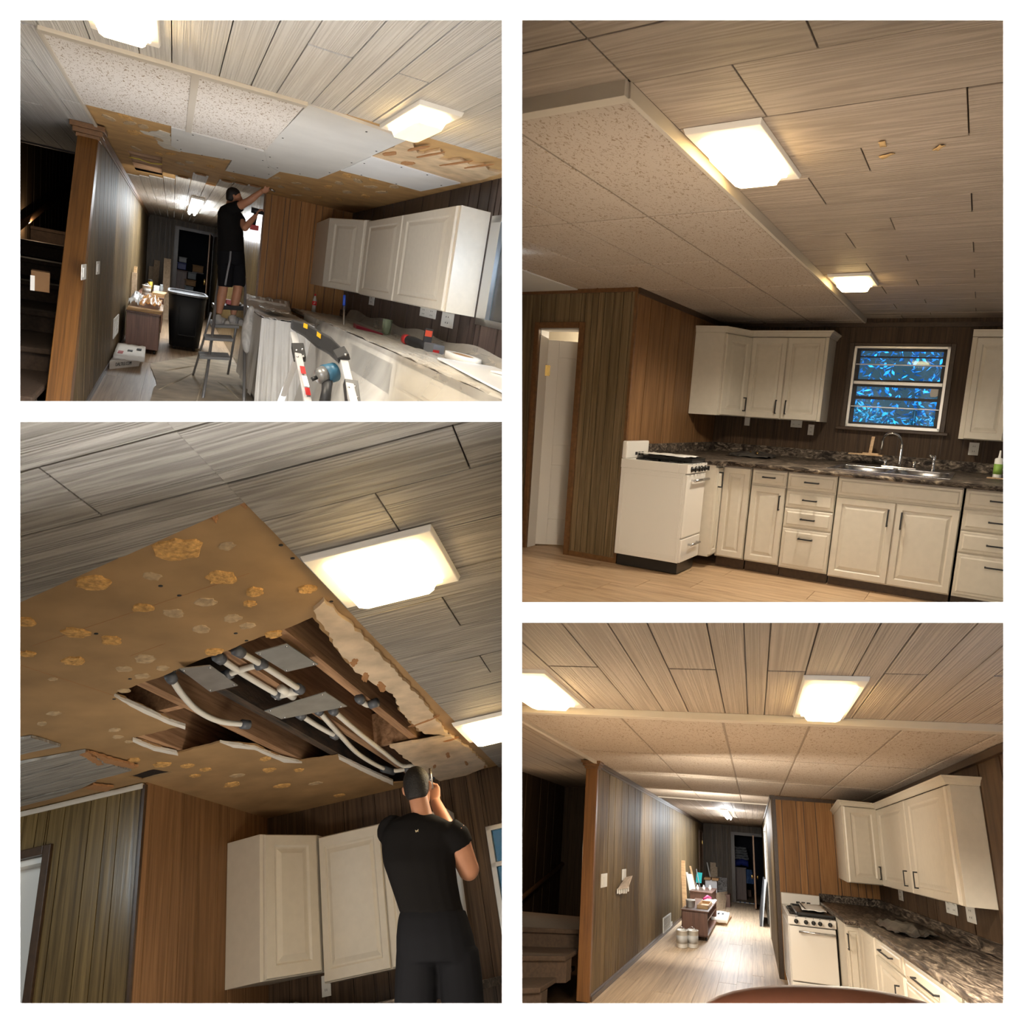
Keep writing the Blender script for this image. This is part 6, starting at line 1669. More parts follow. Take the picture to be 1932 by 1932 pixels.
def drape(outl, nx, nz, amp, seed):
    """hanging film: outl(u) gives (top, bottom) points"""
    r = random.Random(seed); m = MB(); ph = [r.uniform(0, 6) for _ in range(6)]; vs = []
    for j in range(nz + 1):
        for i in range(nx + 1):
            u, v = i / nx, j / nz; a, b, n = outl(u)
            k = amp * (.25 + v) * (math.sin(u * 23 + ph[0] + v * 2) + .7 * math.sin(u * 47 + ph[1] - v * 3) + .5 * math.sin(u * 90 + ph[2]))
            vs.append(Vector(a).lerp(Vector(b), v) + Vector(n) * k)
    return m.add(vs, [(j * (nx + 1) + i, j * (nx + 1) + i + 1, (j + 1) * (nx + 1) + i + 1, (j + 1) * (nx + 1) + i) for j in range(nz) for i in range(nx)], True)
t = thing('plastic_sheet', 'clear plastic film draped over the worktop and cabinets', 'plastic sheet', (1.3, -4, zt + .05))
wavy_sheet(gx - .07, W1 - .05, -8.3, -1.0, zt + .05, .022, 40, 5, th=.001).build('top_film', FILM, t, clip=True)
drape(lambda u: ((gx - .075, -1.9 - 6.4 * u, zt + .055), (gx - .20 - .1 * math.sin(u * 5), -1.9 - 6.4 * u, F1 + .05), (-1, 0, 0)), 120, 12, .016, 7).build('front_film', FILM, t, clip=True)
drape(lambda u: ((W1 - .03 - .02 * u, -1.1 - 7.0 * u, zt + .17 + .02 * math.sin(u * 30)), (W1 - .10, -1.1 - 7.0 * u, zt + .055), (-1, 0, 0)), 90, 4, .010, 9).build('back_film', FILM, t, clip=True)
# covered range
SX0, SX1, SY0, SY1 = .50, .98, -2.55, OW1 - .05
t = stove('white gas range wrapped in clear plastic, renovation view', SX0, SX1, SY0, SY1, F1, .93, .085, .16, 2.0)
FILM2 = film('milky_plastic_film', (.92, .90, .86), .62, .86, (2, .6, .6), .35)
t = thing('range_cover', 'milky plastic cover thrown over the gas range', 'plastic sheet', (.75, -1.5, .95))
wavy_sheet(SX0 - .03, SX1 + .06, SY0 - .15, SY1, .965, .025, 16, 15, th=.001, bend=lambda i, j: .15 * max(0, (j - .85) / .15)).build('top_film', FILM2, t)
drape(lambda u: ((SX0 - .03 + (SX1 - SX0 + .09) * u, SY0 - .14, .97), (SX0 - .05 + (SX1 - SX0 + .2) * u, SY0 - .35, F1 + .02), (0, -1, 0)), 60, 10, .022, 17).build('front_film', FILM2, t)
drape(lambda u: ((SX0 - .03, SY0 - .14 + (SY1 - SY0 + .1) * u, .97), (SX0 - .07, SY0 - .14 + (SY1 - SY0 + .1) * u, .1), (-1, 0, 0)), 40, 10, .008, 19).build('side_film', FILM2, t)
r_ = wavy_sheet(SX0 + .08, SX1 - .12, SY0 + .5, SY1 - .7, 1.02, .03, 12, 23, th=.001); tag(r_.build('foil_scraps', plain('silver_scrap', (.62, .56, .48), .4, var=.3, bump=.4, bscale=30)), 'crinkled silver scraps lying on the covered range', 'scrap')
FILM3 = film('bunched_plastic', (.82, .80, .76), .3, .9, (9, 4, 4))
t = thing('plastic_bunch', 'bunched clear plastic hanging left of the covered range', 'plastic sheet', (.42, -2.3, .4))
m = MB(); P0 = [(0.45, -1.725, 1.058), (0.424, -1.76, 0.894), (0.422, -1.802, 0.74), (0.419, -1.845, 0.587), (0.419, -1.876, 0.477)]
m.tube(P0, [.03, .06, .085, .07, .02], 12); m.build('bundle', FILM3, t, subsurf=1)

# things on the worktop
def bottle(lab, base, h):
    t = thing('soda_bottle', lab, 'bottle', base); b = Vector(base)
    CL = plain('clear_bottle', (.75, .72, .68), .1, alpha=.35); CO = plain('dark_soda', (.02, .008, .005), .15); RED = plain('red_label', (.55, .02, .02), .4)
    MB().lathe(b, (0, 0, 1), [(.012 * h, 0), (.11 * h, .01 * h), (.125 * h, .06 * h), (.11 * h, .3 * h), (.125 * h, .5 * h), (.12 * h, .62 * h), (.05 * h, .84 * h), (.045 * h, .9 * h)], 16).build('body', CL, t)
    MB().lathe(b, (0, 0, 1), [(.01 * h, .012 * h), (.105 * h, .02 * h), (.118 * h, .07 * h), (.108 * h, .2 * h), (0, .2 * h)], 16).build('drink', CO, t)
    l = MB().lathe(b, (0, 0, 1), [(.128 * h, .38 * h), (.130 * h, .40 * h), (.130 * h, .58 * h), (.128 * h, .60 * h)], 16).build('label', RED, t)
    MB().tube([b + Vector((-.05 * h, -.125 * h, .45 * h)), b + Vector((0, -.138 * h, .52 * h)), b + Vector((.05 * h, -.125 * h, .5 * h))], .012 * h, 6).build('script_stroke', PAPER, l)
    MB().lathe(b, (0, 0, 1), [(.055 * h, .88 * h), (.055 * h, .98 * h), (0, 1.0 * h)], 14).build('cap', RED, t)
bottle('soda bottle with red cap and label, nearly empty, on the covered worktop corner', (1.28, -1.05, zt + .06), .24)
p0, p1 = Vector((1.30, -3.4, .55)), Vector((1.235, -3.207, 1.269))
t = thing('broom_pole', 'thin steel pole with a blue grip standing at the worktop edge', 'pole', (1.251, -3.346, 0.811))
a, b, c = Vector((1.251, -3.349, 0.8)), Vector((1.23, -3.206, 1.263)), Vector((1.229, -3.178, 1.361))
MB().tube([a, b], .011, 10).build('rod', STEEL, t)
MB().tube([b, c, c + (c - b) * .08], [.015, .015, .008], 10).build('grip', plain('blue_grip', (.02, .07, .42), .4), t)
t = thing('drinking_glass', 'green-tinted drinking glass on the covered worktop', 'glass', (1.55, -3.85, zt + .065))
MB().lathe((1.55, -3.85, zt + .065), (0, 0, 1), [(.001, 0), (.042, .0), (.052, .15), (.048, .15), (.038, .012), (.001, .012)], 18).build('tumbler', plain('green_glass', (.30, .36, .25), .08, alpha=.55), t)
t = thing('scraper', 'dark red scraper lying on the covered worktop', 'scraper', (1.42, -3.75, zt + .065))
m = MB().hexa([(1.30, -3.45, zt + .065), (1.30, -3.60, zt + .065), (1.30, -3.60, zt + .095), (1.30, -3.45, zt + .11)], [(1.47, -3.85, zt + .065), (1.47, -4.05, zt + .065), (1.47, -4.05, zt + .078), (1.47, -3.85, zt + .078)])
m.build('blade', plain('dark_red_plastic', (.20, .01, .03), .4), t)
t = thing('cordless_drill', 'grey and red cordless drill lying on the covered worktop', 'drill', (1.32, -5.3, zt + .065))
RD, GR, BK = plain('tool_red', (.42, .02, .02), .4), plain('tool_grey', (.16, .17, .19), .45), plain('tool_black', (.02, .02, .022), .5)
d0, d1 = Vector((1.425, -5.017, 1.11)), Vector((1.524, -5.36, 1.093))
MB().tube([d0, d0.lerp(d1, .35), d0.lerp(d1, .75), d1], [.040, .045, .036, .034], 14).build('motor_housing', BK, t)
MB().tube([d0 - (d1 - d0) * .05, d0 + (d1 - d0) * .12], .043, 14).build('chuck', RD, t)
q = Vector((1.537, -5.427, 1.08))
MB().tube([d1, q], [.03, .026], 12).build('grip', BK, t)
MB().par(q + Vector((-.03, -.12, -.045)), (.11, .04, 0), (-.02, .2, 0), (0, 0, .095)).build('battery', GR, t, bevel=.006)
MB().par(q + Vector((-.032, -.125, -.02)), (.06, .02, 0), (0, -.006, 0), (0, 0, .03)).build('badge', RD, t)
q = Vector((1.526, -5.292, 1.13))
t = thing('saw_blade_pack', 'upright black and red blade pack behind the cordless drill', 'blade pack', q)
MB().par(q + Vector((-.03, 0, -.06)), (.065, -.015, 0), (0, .02, .0), (.005, 0, .17)).build('card', BK, t)
MB().par(q + Vector((-.026, -.003, .045)), (.056, -.013, 0), (0, -.004, 0), (.002, 0, .05)).build('print', plain('orange_red_print', (.55, .06, .02), .5), t)
t = thing('tape_roll', 'roll of white masking tape on the covered worktop', 'tape', (1.58, -6.0, zt + .065))
MB().lathe((1.60, -6.0, zt + .062), (0, 0, 1), [(.055, 0), (.098, 0), (.098, .05), (.055, .05), (.055, 0)], 24, sc=(1, 3.2)).build('roll', PAPER, t)
MB().lathe((1.60, -6.0, zt + .063), (0, 0, 1), [(.05, 0), (.056, 0), (.056, .049), (.05, .049)], 24, sc=(1, 3.2)).build('core', CARD, t)
pb = MB().prism([(1.30, -6.3, zt + .075), (1.08, -8.15, zt + .075), (1.74, -8.15, zt + .075), (1.72, -6.35, zt + .075)], (0, 0, .012)).build('melamine_board', plain('white_melamine', (.82, .84, .88), .25), clip=True)
tag(pb, 'white melamine board lying over the worktop edge at the lower right', 'panel')
tag(MB().tube([(1.45, -6.95, zt + .095), (1.50, -7.05, zt + .10), (1.52, -7.2, zt + .095)], [.006, .012, .008], 8).build('plastic_clip', PAPER), 'small white plastic clip lying on the white panel', 'clip')

# near folding ladder with impact driver
LG, HB = plain('dull_aluminium', (.50, .50, .51), .4, metal=.25), plain('ladder_black', (.03, .03, .032), .45)
YEL = plain('ladder_yellow', (.65, .38, .02), .45)
t = thing('folding_ladder', 'black-topped aluminium folding ladder standing nearest the camera', 'ladder', (0.421, -6.756, 0.743))
def strut(a, b, w, d, nm, mt, par):
    a, b = Vector(a), Vector(b); u = (b - a).normalized(); s = u.cross(Vector((0, 1, 0))).normalized() * w; f = u.cross(s).normalized() * d
    return MB().par(a - s / 2 - f / 2, b - a, s, f).build(nm, mt, par, bevel=.004)
cap = [(0.294, -6.231, 1.15), (0.359, -6.359, 1.137), (0.421, -6.516, 1.1), (0.477, -6.629, 1.08), (0.534, -6.788, 1.028)]
m = MB(); m.rings([oval(Vector(p) + Vector((0, 0, -h)), Vector(p) + Vector((0, 0, h)), .06, (0, 1, 0), 12, 4) for p, h in zip(cap, (.032, .045, .055, .055, .05))], smooth=False); cp = m.build('cap', HB, t, bevel=.004)
for p, q in ((cap[0], cap[1]), (cap[1], cap[2])):
    p, q = Vector(p), Vector(q); MB().par(p.lerp(q, .75) + Vector((0, -.062, .012)), (q - p) * .30, (0, -.004, 0), (0, 0, .028)).build('yellow_catch', YEL, cp)
l1 = strut((0.304, -6.275, 1.094), (0.332, -7.007, 0.719), .045, .03, 'leg', LG, t)
l2 = strut((0.327, -6.411, 0.981), (0.265, -6.156, 0.555), .036, .03, 'leg', LG, t)
l3 = strut((0.524, -6.814, 1.043), (0.515, -7.361, 0.805), .048, .03, 'leg', LG, t)
strut((0.314, -6.413, 1.034), (0.325, -6.509, 0.958), .075, .05, 'hinge', HB, t)
strut((0.501, -6.817, 1.072), (0.521, -6.884, 1.035), .075, .05, 'hinge', HB, t)
strut((0.532, -7.083, 0.922), (0.529, -7.254, 0.802), .078, .05, 'hinge', HB, t)
for u, v, d in [(0.301, -6.459, 1.009), (0.334, -6.471, 1.022), (0.303, -6.515, 0.976), (0.336, -6.529, 0.986), (0.506, -7.144, 0.903), (0.539, -7.157, 0.915), (0.505, -7.2, 0.866), (0.544, -7.22, 0.865), (0.522, -6.876, 1.062)]:
    MB().lathe((u, v - .03, d), (0, -1, 0), [(.008, 0), (.007, .004), (0, .005)], 8).build('rivet', STEEL, t)
for i, (p, q, c) in enumerate([((0.317, -6.649, 0.935), (0.321, -6.708, 0.897), 1), ((0.323, -6.724, 0.887), (0.33, -6.822, 0.837), 0), ((0.328, -6.834, 0.832), (0.332, -6.892, 0.797), 1)]):
    p, q = Vector(p) + Vector((0, -.022, 0)), Vector(q) + Vector((0, -.022, 0)); MB().par(p - Vector((.015, 0, 0)), q - p, (.03, 0, 0), (0, -.002, 0)).build('sticker', RD if c else PAPER, l1)
t = thing('impact_driver', 'blue and grey impact driver hanging on the near folding ladder', 'drill', (0.417, -6.974, 0.78))
BLU = plain('tool_blue', (.025, .10, .17), .45)
a, b, c, d = [Vector(q) for q in [(0.485, -6.845, 0.945), (0.418, -6.876, 0.924), (0.379, -6.895, 0.909), (0.342, -6.905, 0.889)]]
MB().tube([a + (a - b) * .15, a, b], [.035, .058, .060], 18).build('motor_housing', BLU, t)
MB().tube([b, c, c.lerp(d, .2)], [.056, .045, .020], 16).build('gear_case', plain('tool_gunmetal', (.22, .22, .22), .35, metal=.5), t)
MB().tube([c.lerp(d, .1), d], .013, 8).build('bit_holder', BLACK, t)
MB().tube([Vector(q) for q in [(0.439, -6.881, 0.902), (0.429, -6.941, 0.836), (0.414, -6.999, 0.768)]], [.034, .030, .034], 12).build('grip', BK, t)

# step ladder and its tray
t = thing('step_ladder', 'grey steel step ladder with tool tray under the man', 'ladder', (0.179, -2.146, -0.078))
LGR = plain('ladder_grey', (.33, .33, .34), .4, metal=.5)
rail = [(-0.053, -2.337, -0.14), (0.002, -1.86, 0.214), (0.061, -1.241, 0.667), (0.088, -0.86, 1.041), (0.113, -0.668, 1.271), (0.154, -0.615, 1.365), (0.252, -0.651, 1.41), (0.352, -0.699, 1.417), (0.408, -0.788, 1.362), (0.419, -0.977, 1.204), (0.412, -1.395, 0.736), (0.398, -2.034, 0.291), (0.382, -2.528, -0.055)]
MB().tube(rail, .017, 10).build('front_rail', LGR, t)
for q in [[(0.033, -1.005, 0.842), (-0.024, -0.745, 0.441), (-0.107, -0.441, -0.05)], [(0.348, -1.048, 0.831), (0.334, -0.912, 0.478), (0.315, -0.678, 0.055)]]:
    MB().tube(q, .015, 8).build('leg', LGR, t)
TREAD = plain('ribbed_tread', (.30, .30, .30), .7, bump=.6, bscale=60)
for i, (a, b, d) in enumerate([((0.041, -1.116, 0.667), (0.361, -1.26, 0.717), 0.35), ((-0.035, -1.463, 0.53), (0.28, -1.607, 0.573), 0.22), ((-0.089, -1.724, 0.328), (0.242, -1.875, 0.375), 0.25)]):
    a, b = Vector(a), Vector(b)
    s = MB().par(a, b - a, (0, .5 if i else .9, 0), (0, 0, .035)).build('step', TREAD, t, bevel=.004)
    for k in range(6): MB().par(a + Vector((0, .06 + k * (.07 if i else .13), .036)), b - a, (0, .025, 0), (0, 0, .004)).build('rib', TREAD, s)
a, b = Vector((0.061, -0.932, 0.941)), Vector((0.433, -1.101, 0.994))
MB().par(a, b - a, (0, .5, 0), (0, 0, -.055)).build('tool_tray', HB, t, bevel=.004)
c = a.lerp(b, .55)
tag(MB().par(c + Vector((-.06, .1, .002)), (.1, 0, 0), (0, .2, 0), (0, 0, .06)).build('red_tool_case', RD, bevel=.006), 'small red tool lying in the step ladder tray', 'tool')
tag(wavy_sheet(c.x + .05, c.x + .14, c.y + .05, c.y + .4, c.z + .003, .05, 6, 3).build('rag', PAPER), 'white rag bunched in the step ladder tray', 'rag')

# the man on the ladder, in profile, drilling overhead
p1 = thing('person', 'man in black T-shirt and dark shorts standing on the step ladder', 'person', (0.212, -1.011, 0.726))
FX = Vector((1, .15, 0)).normalized(); UP = Vector((0, 0, 1)); SD = Vector((.43, .87, 0)).normalized()
S1 = .86
DP = lambda u: None
HC = Vector((0.195, -0.965, 2.271))
m = MB(); head_mb(m, HC, FX, UP, S1)
m.tube([HC - UP * .06 * S1 - FX * .02, Vector((0.169, -0.925, 2.162)), Vector((0.163, -0.917, 2.098))], [.056, .056, .08], 12)
SH = Vector((0.173, -1.037, 2.101)); EL = Vector((0.356, -1.225, 2.241)); WR = Vector((0.488, -1.252, 2.379))
m.tube([SH, SH.lerp(EL, .4), EL], [.060, .052, .042], 12); m.ball(EL, .043, .043, .043, 8); m.tube([EL, EL.lerp(WR, .4), WR], [.043, .040, .027], 12)
hand_mb(m, WR, Vector((1, 0, .5)), Vector((0, -.4, 1)), Vector((-.2, .6, .9)), S1, .9)
SH2 = Vector((0.251, -0.811, 2.098)); E2 = Vector((0.349, -1.022, 1.933)); W2_ = Vector((0.47, -0.973, 2.112))
m.tube([SH2, SH2.lerp(E2, .4), E2], [.058, .050, .042], 12); m.ball(E2, .043, .043, .043, 8); m.tube([E2, E2.lerp(W2_, .4), W2_], [.043, .038, .027], 12)
hand_mb(m, W2_, Vector((.5, 0, .8)), Vector((-.3, -.8, .2)), Vector((.8, -.3, -.3)), S1, 1.3)
for L in [[(0.134, -0.943, 1.637), (0.16, -0.979, 1.353), (0.156, -0.975, 1.157), (0.146, -0.968, 1.043), (0.129, -0.982, 0.843)], [(0.283, -0.835, 1.667), (0.322, -0.878, 1.381), (0.333, -0.939, 1.187), (0.318, -0.947, 1.053), (0.301, -0.96, 0.857)]]:
    m.tube(L, [.070, .068, .056, .058, .034], 12)
m.rings([oval(L, R_, d, SD) for L, R_, d in [((0.106, -0.904, 2.124), (0.236, -0.962, 2.15), 0.1), ((0.082, -0.894, 2.038), (0.266, -0.975, 2.074), 0.15), ((0.096, -0.896, 1.852), (0.287, -0.98, 1.89), 0.14), ((0.122, -0.905, 1.667), (0.302, -0.984, 1.702), 0.12), ((0.124, -0.887, 1.571), (0.316, -0.972, 1.609), 0.12)]])
m.build('body', SKIN, p1, remesh=.0075, smooth_it=3)
m = MB(); hair_mb(m, HC, FX, UP, S1); m.build('hair', HAIR, p1, subsurf=1)
m = MB()
m.rings([oval(L, R_, d, SD) for L, R_, d in [((0.121, -0.912, 2.164), (0.221, -0.956, 2.184), 0.07), ((0.076, -0.891, 2.118), (0.248, -0.967, 2.152), 0.14), ((0.052, -0.877, 2.045), (0.277, -0.976, 2.089), 0.175), ((0.056, -0.872, 1.908), (0.306, -0.982, 1.957), 0.175), ((0.071, -0.88, 1.784), (0.328, -0.994, 1.834), 0.165), ((0.076, -0.882, 1.626), (0.346, -1.001, 1.679), 0.172), ((0.079, -0.883, 1.588), (0.349, -1.002, 1.641), 0.172)]])
m.tube([SH - FX * .03, SH.lerp(EL, .25), SH.lerp(EL, .5)], [.075, .075, .068], 14)
m.tube([SH2 - FX * .02, SH2.lerp(E2, .6)], [.07, .064], 14)
m.build('shirt', SHIRT, p1, remesh=.009, smooth_it=3)
m = MB()
m.rings([oval(L, R_, d, SD) for L, R_, d in [((0.084, -0.868, 1.691), (0.331, -0.976, 1.74), 0.15), ((0.076, -0.854, 1.562), (0.359, -0.979, 1.617), 0.175), ((0.085, -0.861, 1.434), (0.375, -0.989, 1.491), 0.175)]])
for L in [[(0.167, -0.97, 1.515), (0.166, -0.981, 1.354), (0.178, -0.989, 1.187)], [(0.292, -0.864, 1.539), (0.321, -0.901, 1.381), (0.332, -0.929, 1.22)]]:
    m.tube(L, [.10, .095, .088], 14)
sh = m.build('shorts', PANTS, p1, remesh=.010, smooth_it=3)
MB().tube([(0.204, -1.07, 1.675), (0.201, -1.112, 1.522), (0.181, -1.148, 1.36), (0.165, -1.183, 1.211)], .012, 8).build('stripe', plain('grey_stripe', (.25, .25, .26), .8), sh)
SHOE = plain('grey_trainer', (.42, .40, .38), .7, var=.2, bscale=12)
for a, b, c in [((0.111, -0.993, 0.814), (0.127, -1.019, 0.752), (0.23, -1.107, 0.743)), ((0.289, -0.961, 0.835), (0.305, -0.982, 0.785), (0.396, -1.064, 0.78))]:
    a, b, c = Vector(a), Vector(b), Vector(c); m = MB()
    m.tube([b - FX * .06, b + FX * .02 + UP * .005, b + FX * .1, c - UP * .0, c + FX * .03], [.045, .058, .050, .040, .02], 14); m.tube([b, a + UP * .01], [.052, .046], 12)
    s = m.build('shoe', SHOE, p1, remesh=.009, smooth_it=2)
    MB().tube([b - FX * .07 - UP * .045, c + FX * .02 - UP * .03], .035, 10, flat=.35).build('sole', PAPER, s)
t = thing('power_drill', 'black drill held up in the man hands beside the chestnut wall', 'drill', W2_)
MB().tube([W2_ + Vector((-.06, 0, .05)), W2_ + Vector((.09, 0, .05))], [.035, .03], 12).build('motor_housing', BK, t)
MB().tube([W2_ + Vector((0, 0, .04)), W2_ + Vector((-.02, 0, -.13))], [.026, .024], 10).build('grip', BK, t)
MB().box(W2_.x - .06, W2_.x + .04, W2_.y - .05, W2_.y + .05, W2_.z - .18, W2_.z - .12).build('battery', RD, t, bevel=.005)
tag(MB().tube([WR + Vector((.08, -.02, .05)), WR + Vector((.15, -.02, .03))], .012, 8).build('chisel', STEEL), 'short steel tool in the man raised hand at the ceiling', 'tool')

# hallway clutter
BINM = plain('black_bin_plastic', (.012, .012, .013), .55, spec=.25)
t = thing('trash_bin', 'tall black wheeled trash bin standing in the hallway', 'bin', (-.17, 3.0, F1))
def rrect(x0, x1, y0, y1, z, c=.22, n=5):
    out = []; rx, ry = (x1 - x0) * c, (y1 - y0) * c
    for cx, cy, a0 in ((x1 - rx, y1 - ry, 0), (x0 + rx, y1 - ry, 90), (x0 + rx, y0 + ry, 180), (x1 - rx, y0 + ry, 270)):
        for k in range(n):
            a = math.radians(a0 + 90 * k / (n - 1)); out.append((cx + rx * math.cos(a), cy + ry * math.sin(a), z))
    return out
m = MB(); m.rings([rrect(-.42, .05, 2.55, 3.7, F1 + .06), rrect(-.44, .08, 2.5, 3.8, .3), rrect(-.47, .125, 2.35, 4.0, .86), rrect(-.45, .11, 2.4, 3.95, .86), rrect(-.40, .05, 2.6, 3.7, F1 + .1)])
m.build('body', BINM, t)
MB().rings([rrect(-.485, .14, 2.3, 4.05, .855), rrect(-.485, .14, 2.3, 4.05, .885), rrect(-.455, .11, 2.4, 3.95, .885), rrect(-.455, .11, 2.4, 3.95, .855)], smooth=False).build('rim', plain('worn_black_rim', (.09, .09, .095), .35), t)
m = MB()
for x0, x1, z0, z1 in ((-.30, -.02, .70, .715), (-.30, -.02, .2, .215), (-.30, -.288, .2, .715), (-.032, -.02, .2, .715)): m.box(x0, x1, 2.40, 2.5, z0, z1)
m.build('raised_panel', BINM, t, bevel=.004)
for x in (-.34, -.03): MB().lathe((x, 2.7, F1 + .055), (1, 0, 0), [(.05, -.02), (.055, -.015), (.055, .015), (.05, .02), (0, .02)], 14, sc=(2.2, 1)).build('wheel', BLACK, t)
DESK = wood('red_brown_cabinet', (.085, .035, .020), (.17, .075, .045), (50, 50, 2), rough=.4, bump=.02, var=.05)
t = thing('trolley_cabinet', 'red-brown wheeled cabinet against the partition, loaded with boards, renovation view', 'cabinet', (-.77, 2.2, F1))
MB().box(-1.02, -.57, 1.4, 3.3, F1 + .07, .53).build('body', DESK, t, bevel=.006)
MB().box(-1.03, -.56, 1.36, 3.32, .53, .555).build('top', DESK, t, bevel=.004)
for x, y in ((-.98, 1.5), (-.62, 1.5), (-.62, 3.2)): MB().lathe((x, y, F1 + .035), (1, 0, 0), [(.03, -.015), (.036, 0), (.03, .015), (0, .015)], 12, sc=(2, 1)).build('caster', BLACK, t)
PINE = wood('pine_board', (.45, .26, .11), (.66, .43, .22), (5, 40, 40), rough=.6, bump=0, var=.12)
for k, lab in enumerate(('bottom pine board of the stack on the wheeled cabinet', 'middle pine board of the stack on the wheeled cabinet', 'top pine board of the stack on the wheeled cabinet')):
    tag(MB().par((-1.02 + .01 * k, 1.35 - .05 * k, .557 + .022 * k), (.47, .03 * k, 0), (0, 1.7, 0), (0, 0, .018)).build('pine_board', PINE, bevel=.001), lab, 'board', 'pine boards on the wheeled cabinet')
ORB = film('amber_plastic_bag', (.75, .36, .10), .55, .95, (9, 4, 9)); CLB = film('clear_plastic_bag', (.82, .82, .80), .45, .95, (9, 4, 9))
tag(wavy_sheet(-.86, -.56, 1.4, 3.0, .632, .09, 10, 41, bend=lambda i, j: .09 * math.sin(math.pi * i) * math.sin(math.pi * j)).build('plastic_bag', ORB), 'amber plastic bag on top of the pine boards', 'bag')
tag(wavy_sheet(-1.01, -.84, 1.45, 3.1, .632, .10, 10, 43, bend=lambda i, j: .09 * math.sin(math.pi * i) * math.sin(math.pi * j)).build('plastic_bag', CLB), 'clear plastic bag left of the amber bag', 'bag')
t = thing('trolley_cabinet', 'second brown cabinet deeper in the hallway under paint cans, renovation view', 'cabinet', (-.78, 5.6, F1))
MB().box(-1.02, -.57, 4.6, 7.4, F1 + .06, .62).build('body', DESK, t, bevel=.006)
MB().box(-1.03, -.55, 4.55, 7.45, .62, .645).build('top', DESK, t, bevel=.004)
def can(lab, x, y, z, r, h, sy=2.5, par=None, mt=None):
    t = thing('paint_can', lab, 'paint can', (x, y, z))
    MB().lathe((x, y, z), (0, 0, 1), [(r * .98, 0), (r, .01), (r, h * .95), (r * 1.04, h * .96), (r * 1.04, h), (r * .9, h), (r * .88, h * .96), (0, h * .96)], 20, sc=(1, sy)).build('can', mt or plain('white_can', (.74, .72, .66), .35), t)
    MB().tube([(x - r * 1.02, y, z + h * .8), (x - r * .7, y - r * sy * .8, z + h * 1.1), (x, y - r * sy * .9, z + h * 1.25), (x + r * .7, y - r * sy * .8, z + h * 1.1), (x + r * 1.02, y, z + h * .8)], .004, 6).build('bail', STEEL, t)
    MB().lathe((x, y, z), (0, 0, 1), [(r * 1.005, h * .25), (r * 1.005, h * .7)], 20, sc=(1, sy)).build('label', plain('grey_print', (.45, .44, .42), .5), t)
    return t
can('white paint can on the deeper hallway cabinet, renovation view', -.86, 5.0, .647, .075, .17)
t = thing('jar', 'yellow-labelled jar standing behind the white paint can', 'jar', (-.83, 6.2, .647))
MB().lathe((-.83, 6.2, .647), (0, 0, 1), [(.045, 0), (.045, .2), (.038, .22), (0, .22)], 16, sc=(1, 2.5)).build('glass_body', plain('yellow_jar', (.62, .45, .08), .4), t)
MB().lathe((-.83, 6.2, .867), (0, 0, 1), [(.045, 0), (.045, .03), (0, .03)], 16, sc=(1, 2.5)).build('lid', BLACK, t)
tag(MB().box(-.76, -.66, 6.0, 6.5, .647, .79).build('carton', plain('white_blue_carton', (.72, .74, .78), .5), bevel=.002), 'white carton beside the yellow jar on the deeper hallway cabinet', 'box')
t = thing('glass_jar', 'clear glass jar right of the white carton in the hallway', 'jar', (-.62, 6.3, .647))
MB().lathe((-.62, 6.3, .647), (0, 0, 1), [(.04, 0), (.042, .12), (.03, .15), (.03, .19), (0, .19)], 14, sc=(1, 2.5)).build('glass_body', plain('grey_glass', (.4, .42, .42), .1, alpha=.6), t)
for k, lab in enumerate(('lower pale board stack piece on the deeper cabinet', 'middle pale board stack piece on the deeper cabinet', 'upper pale board stack piece on the deeper cabinet')):
    tag(MB().par((-.76, 4.7, .647 + .024 * k), (.21, .0, 0), (.02 * k, 1.0, 0), (0, 0, .02)).build('pale_board', PINE), lab, 'board', 'pale boards on the deeper cabinet')
for nm, lab, o, u, v, ww in (('pine_stud', 'tall yellow pine stud leaning on the partition behind the cabinet', (-1.09, 3.9, F1), (.05, 0, 0), (.0, .2, 0), (.02, .5, 1.20)),
                             ('vinyl_plank', 'pale plank leaning in front of the pine stud', (-1.06, 3.5, F1), (.08, 0, 0), (0, .06, 0), (-.02, .6, 1.10)),
                             ('vinyl_plank', 'tallest oak plank leaning at the hallway end', (-.62, 9.0, F1), (.16, 0, 0), (0, .1, 0), (-.02, 1.2, 1.42)),
                             ('vinyl_plank', 'wide oak plank leaning in the hallway corner', (-.93, 12.0, F1), (.15, 0, 0), (0, .1, 0), (.02, .7, 1.31)),
                             ('vinyl_plank', 'short oak plank behind the wide one in the hallway corner', (-1.03, 12.2, F1), (.12, 0, 0), (0, .1, 0), (.0, .5, 1.12))):
    tag(MB().par(o, u, v, ww).build(nm, PINE if nm == 'pine_stud' else room_mat('floor'), bevel=.002), lab, 'plank')
t = thing('tile_carton', 'white tile carton with black lettering on the floor by the partition', 'box', (-.92, -.6, F1))
c0 = Vector((-1.086, -0.753, -0.064)); ux = Vector((-0.774, -0.105, -0.064)) - c0
MB().par(c0, ux, (.02, 1.3, 0), (0, 0, .105)).build('carton', plain('white_carton', (.66, .62, .57), .6, var=.08, bscale=8), t, bevel=.004)
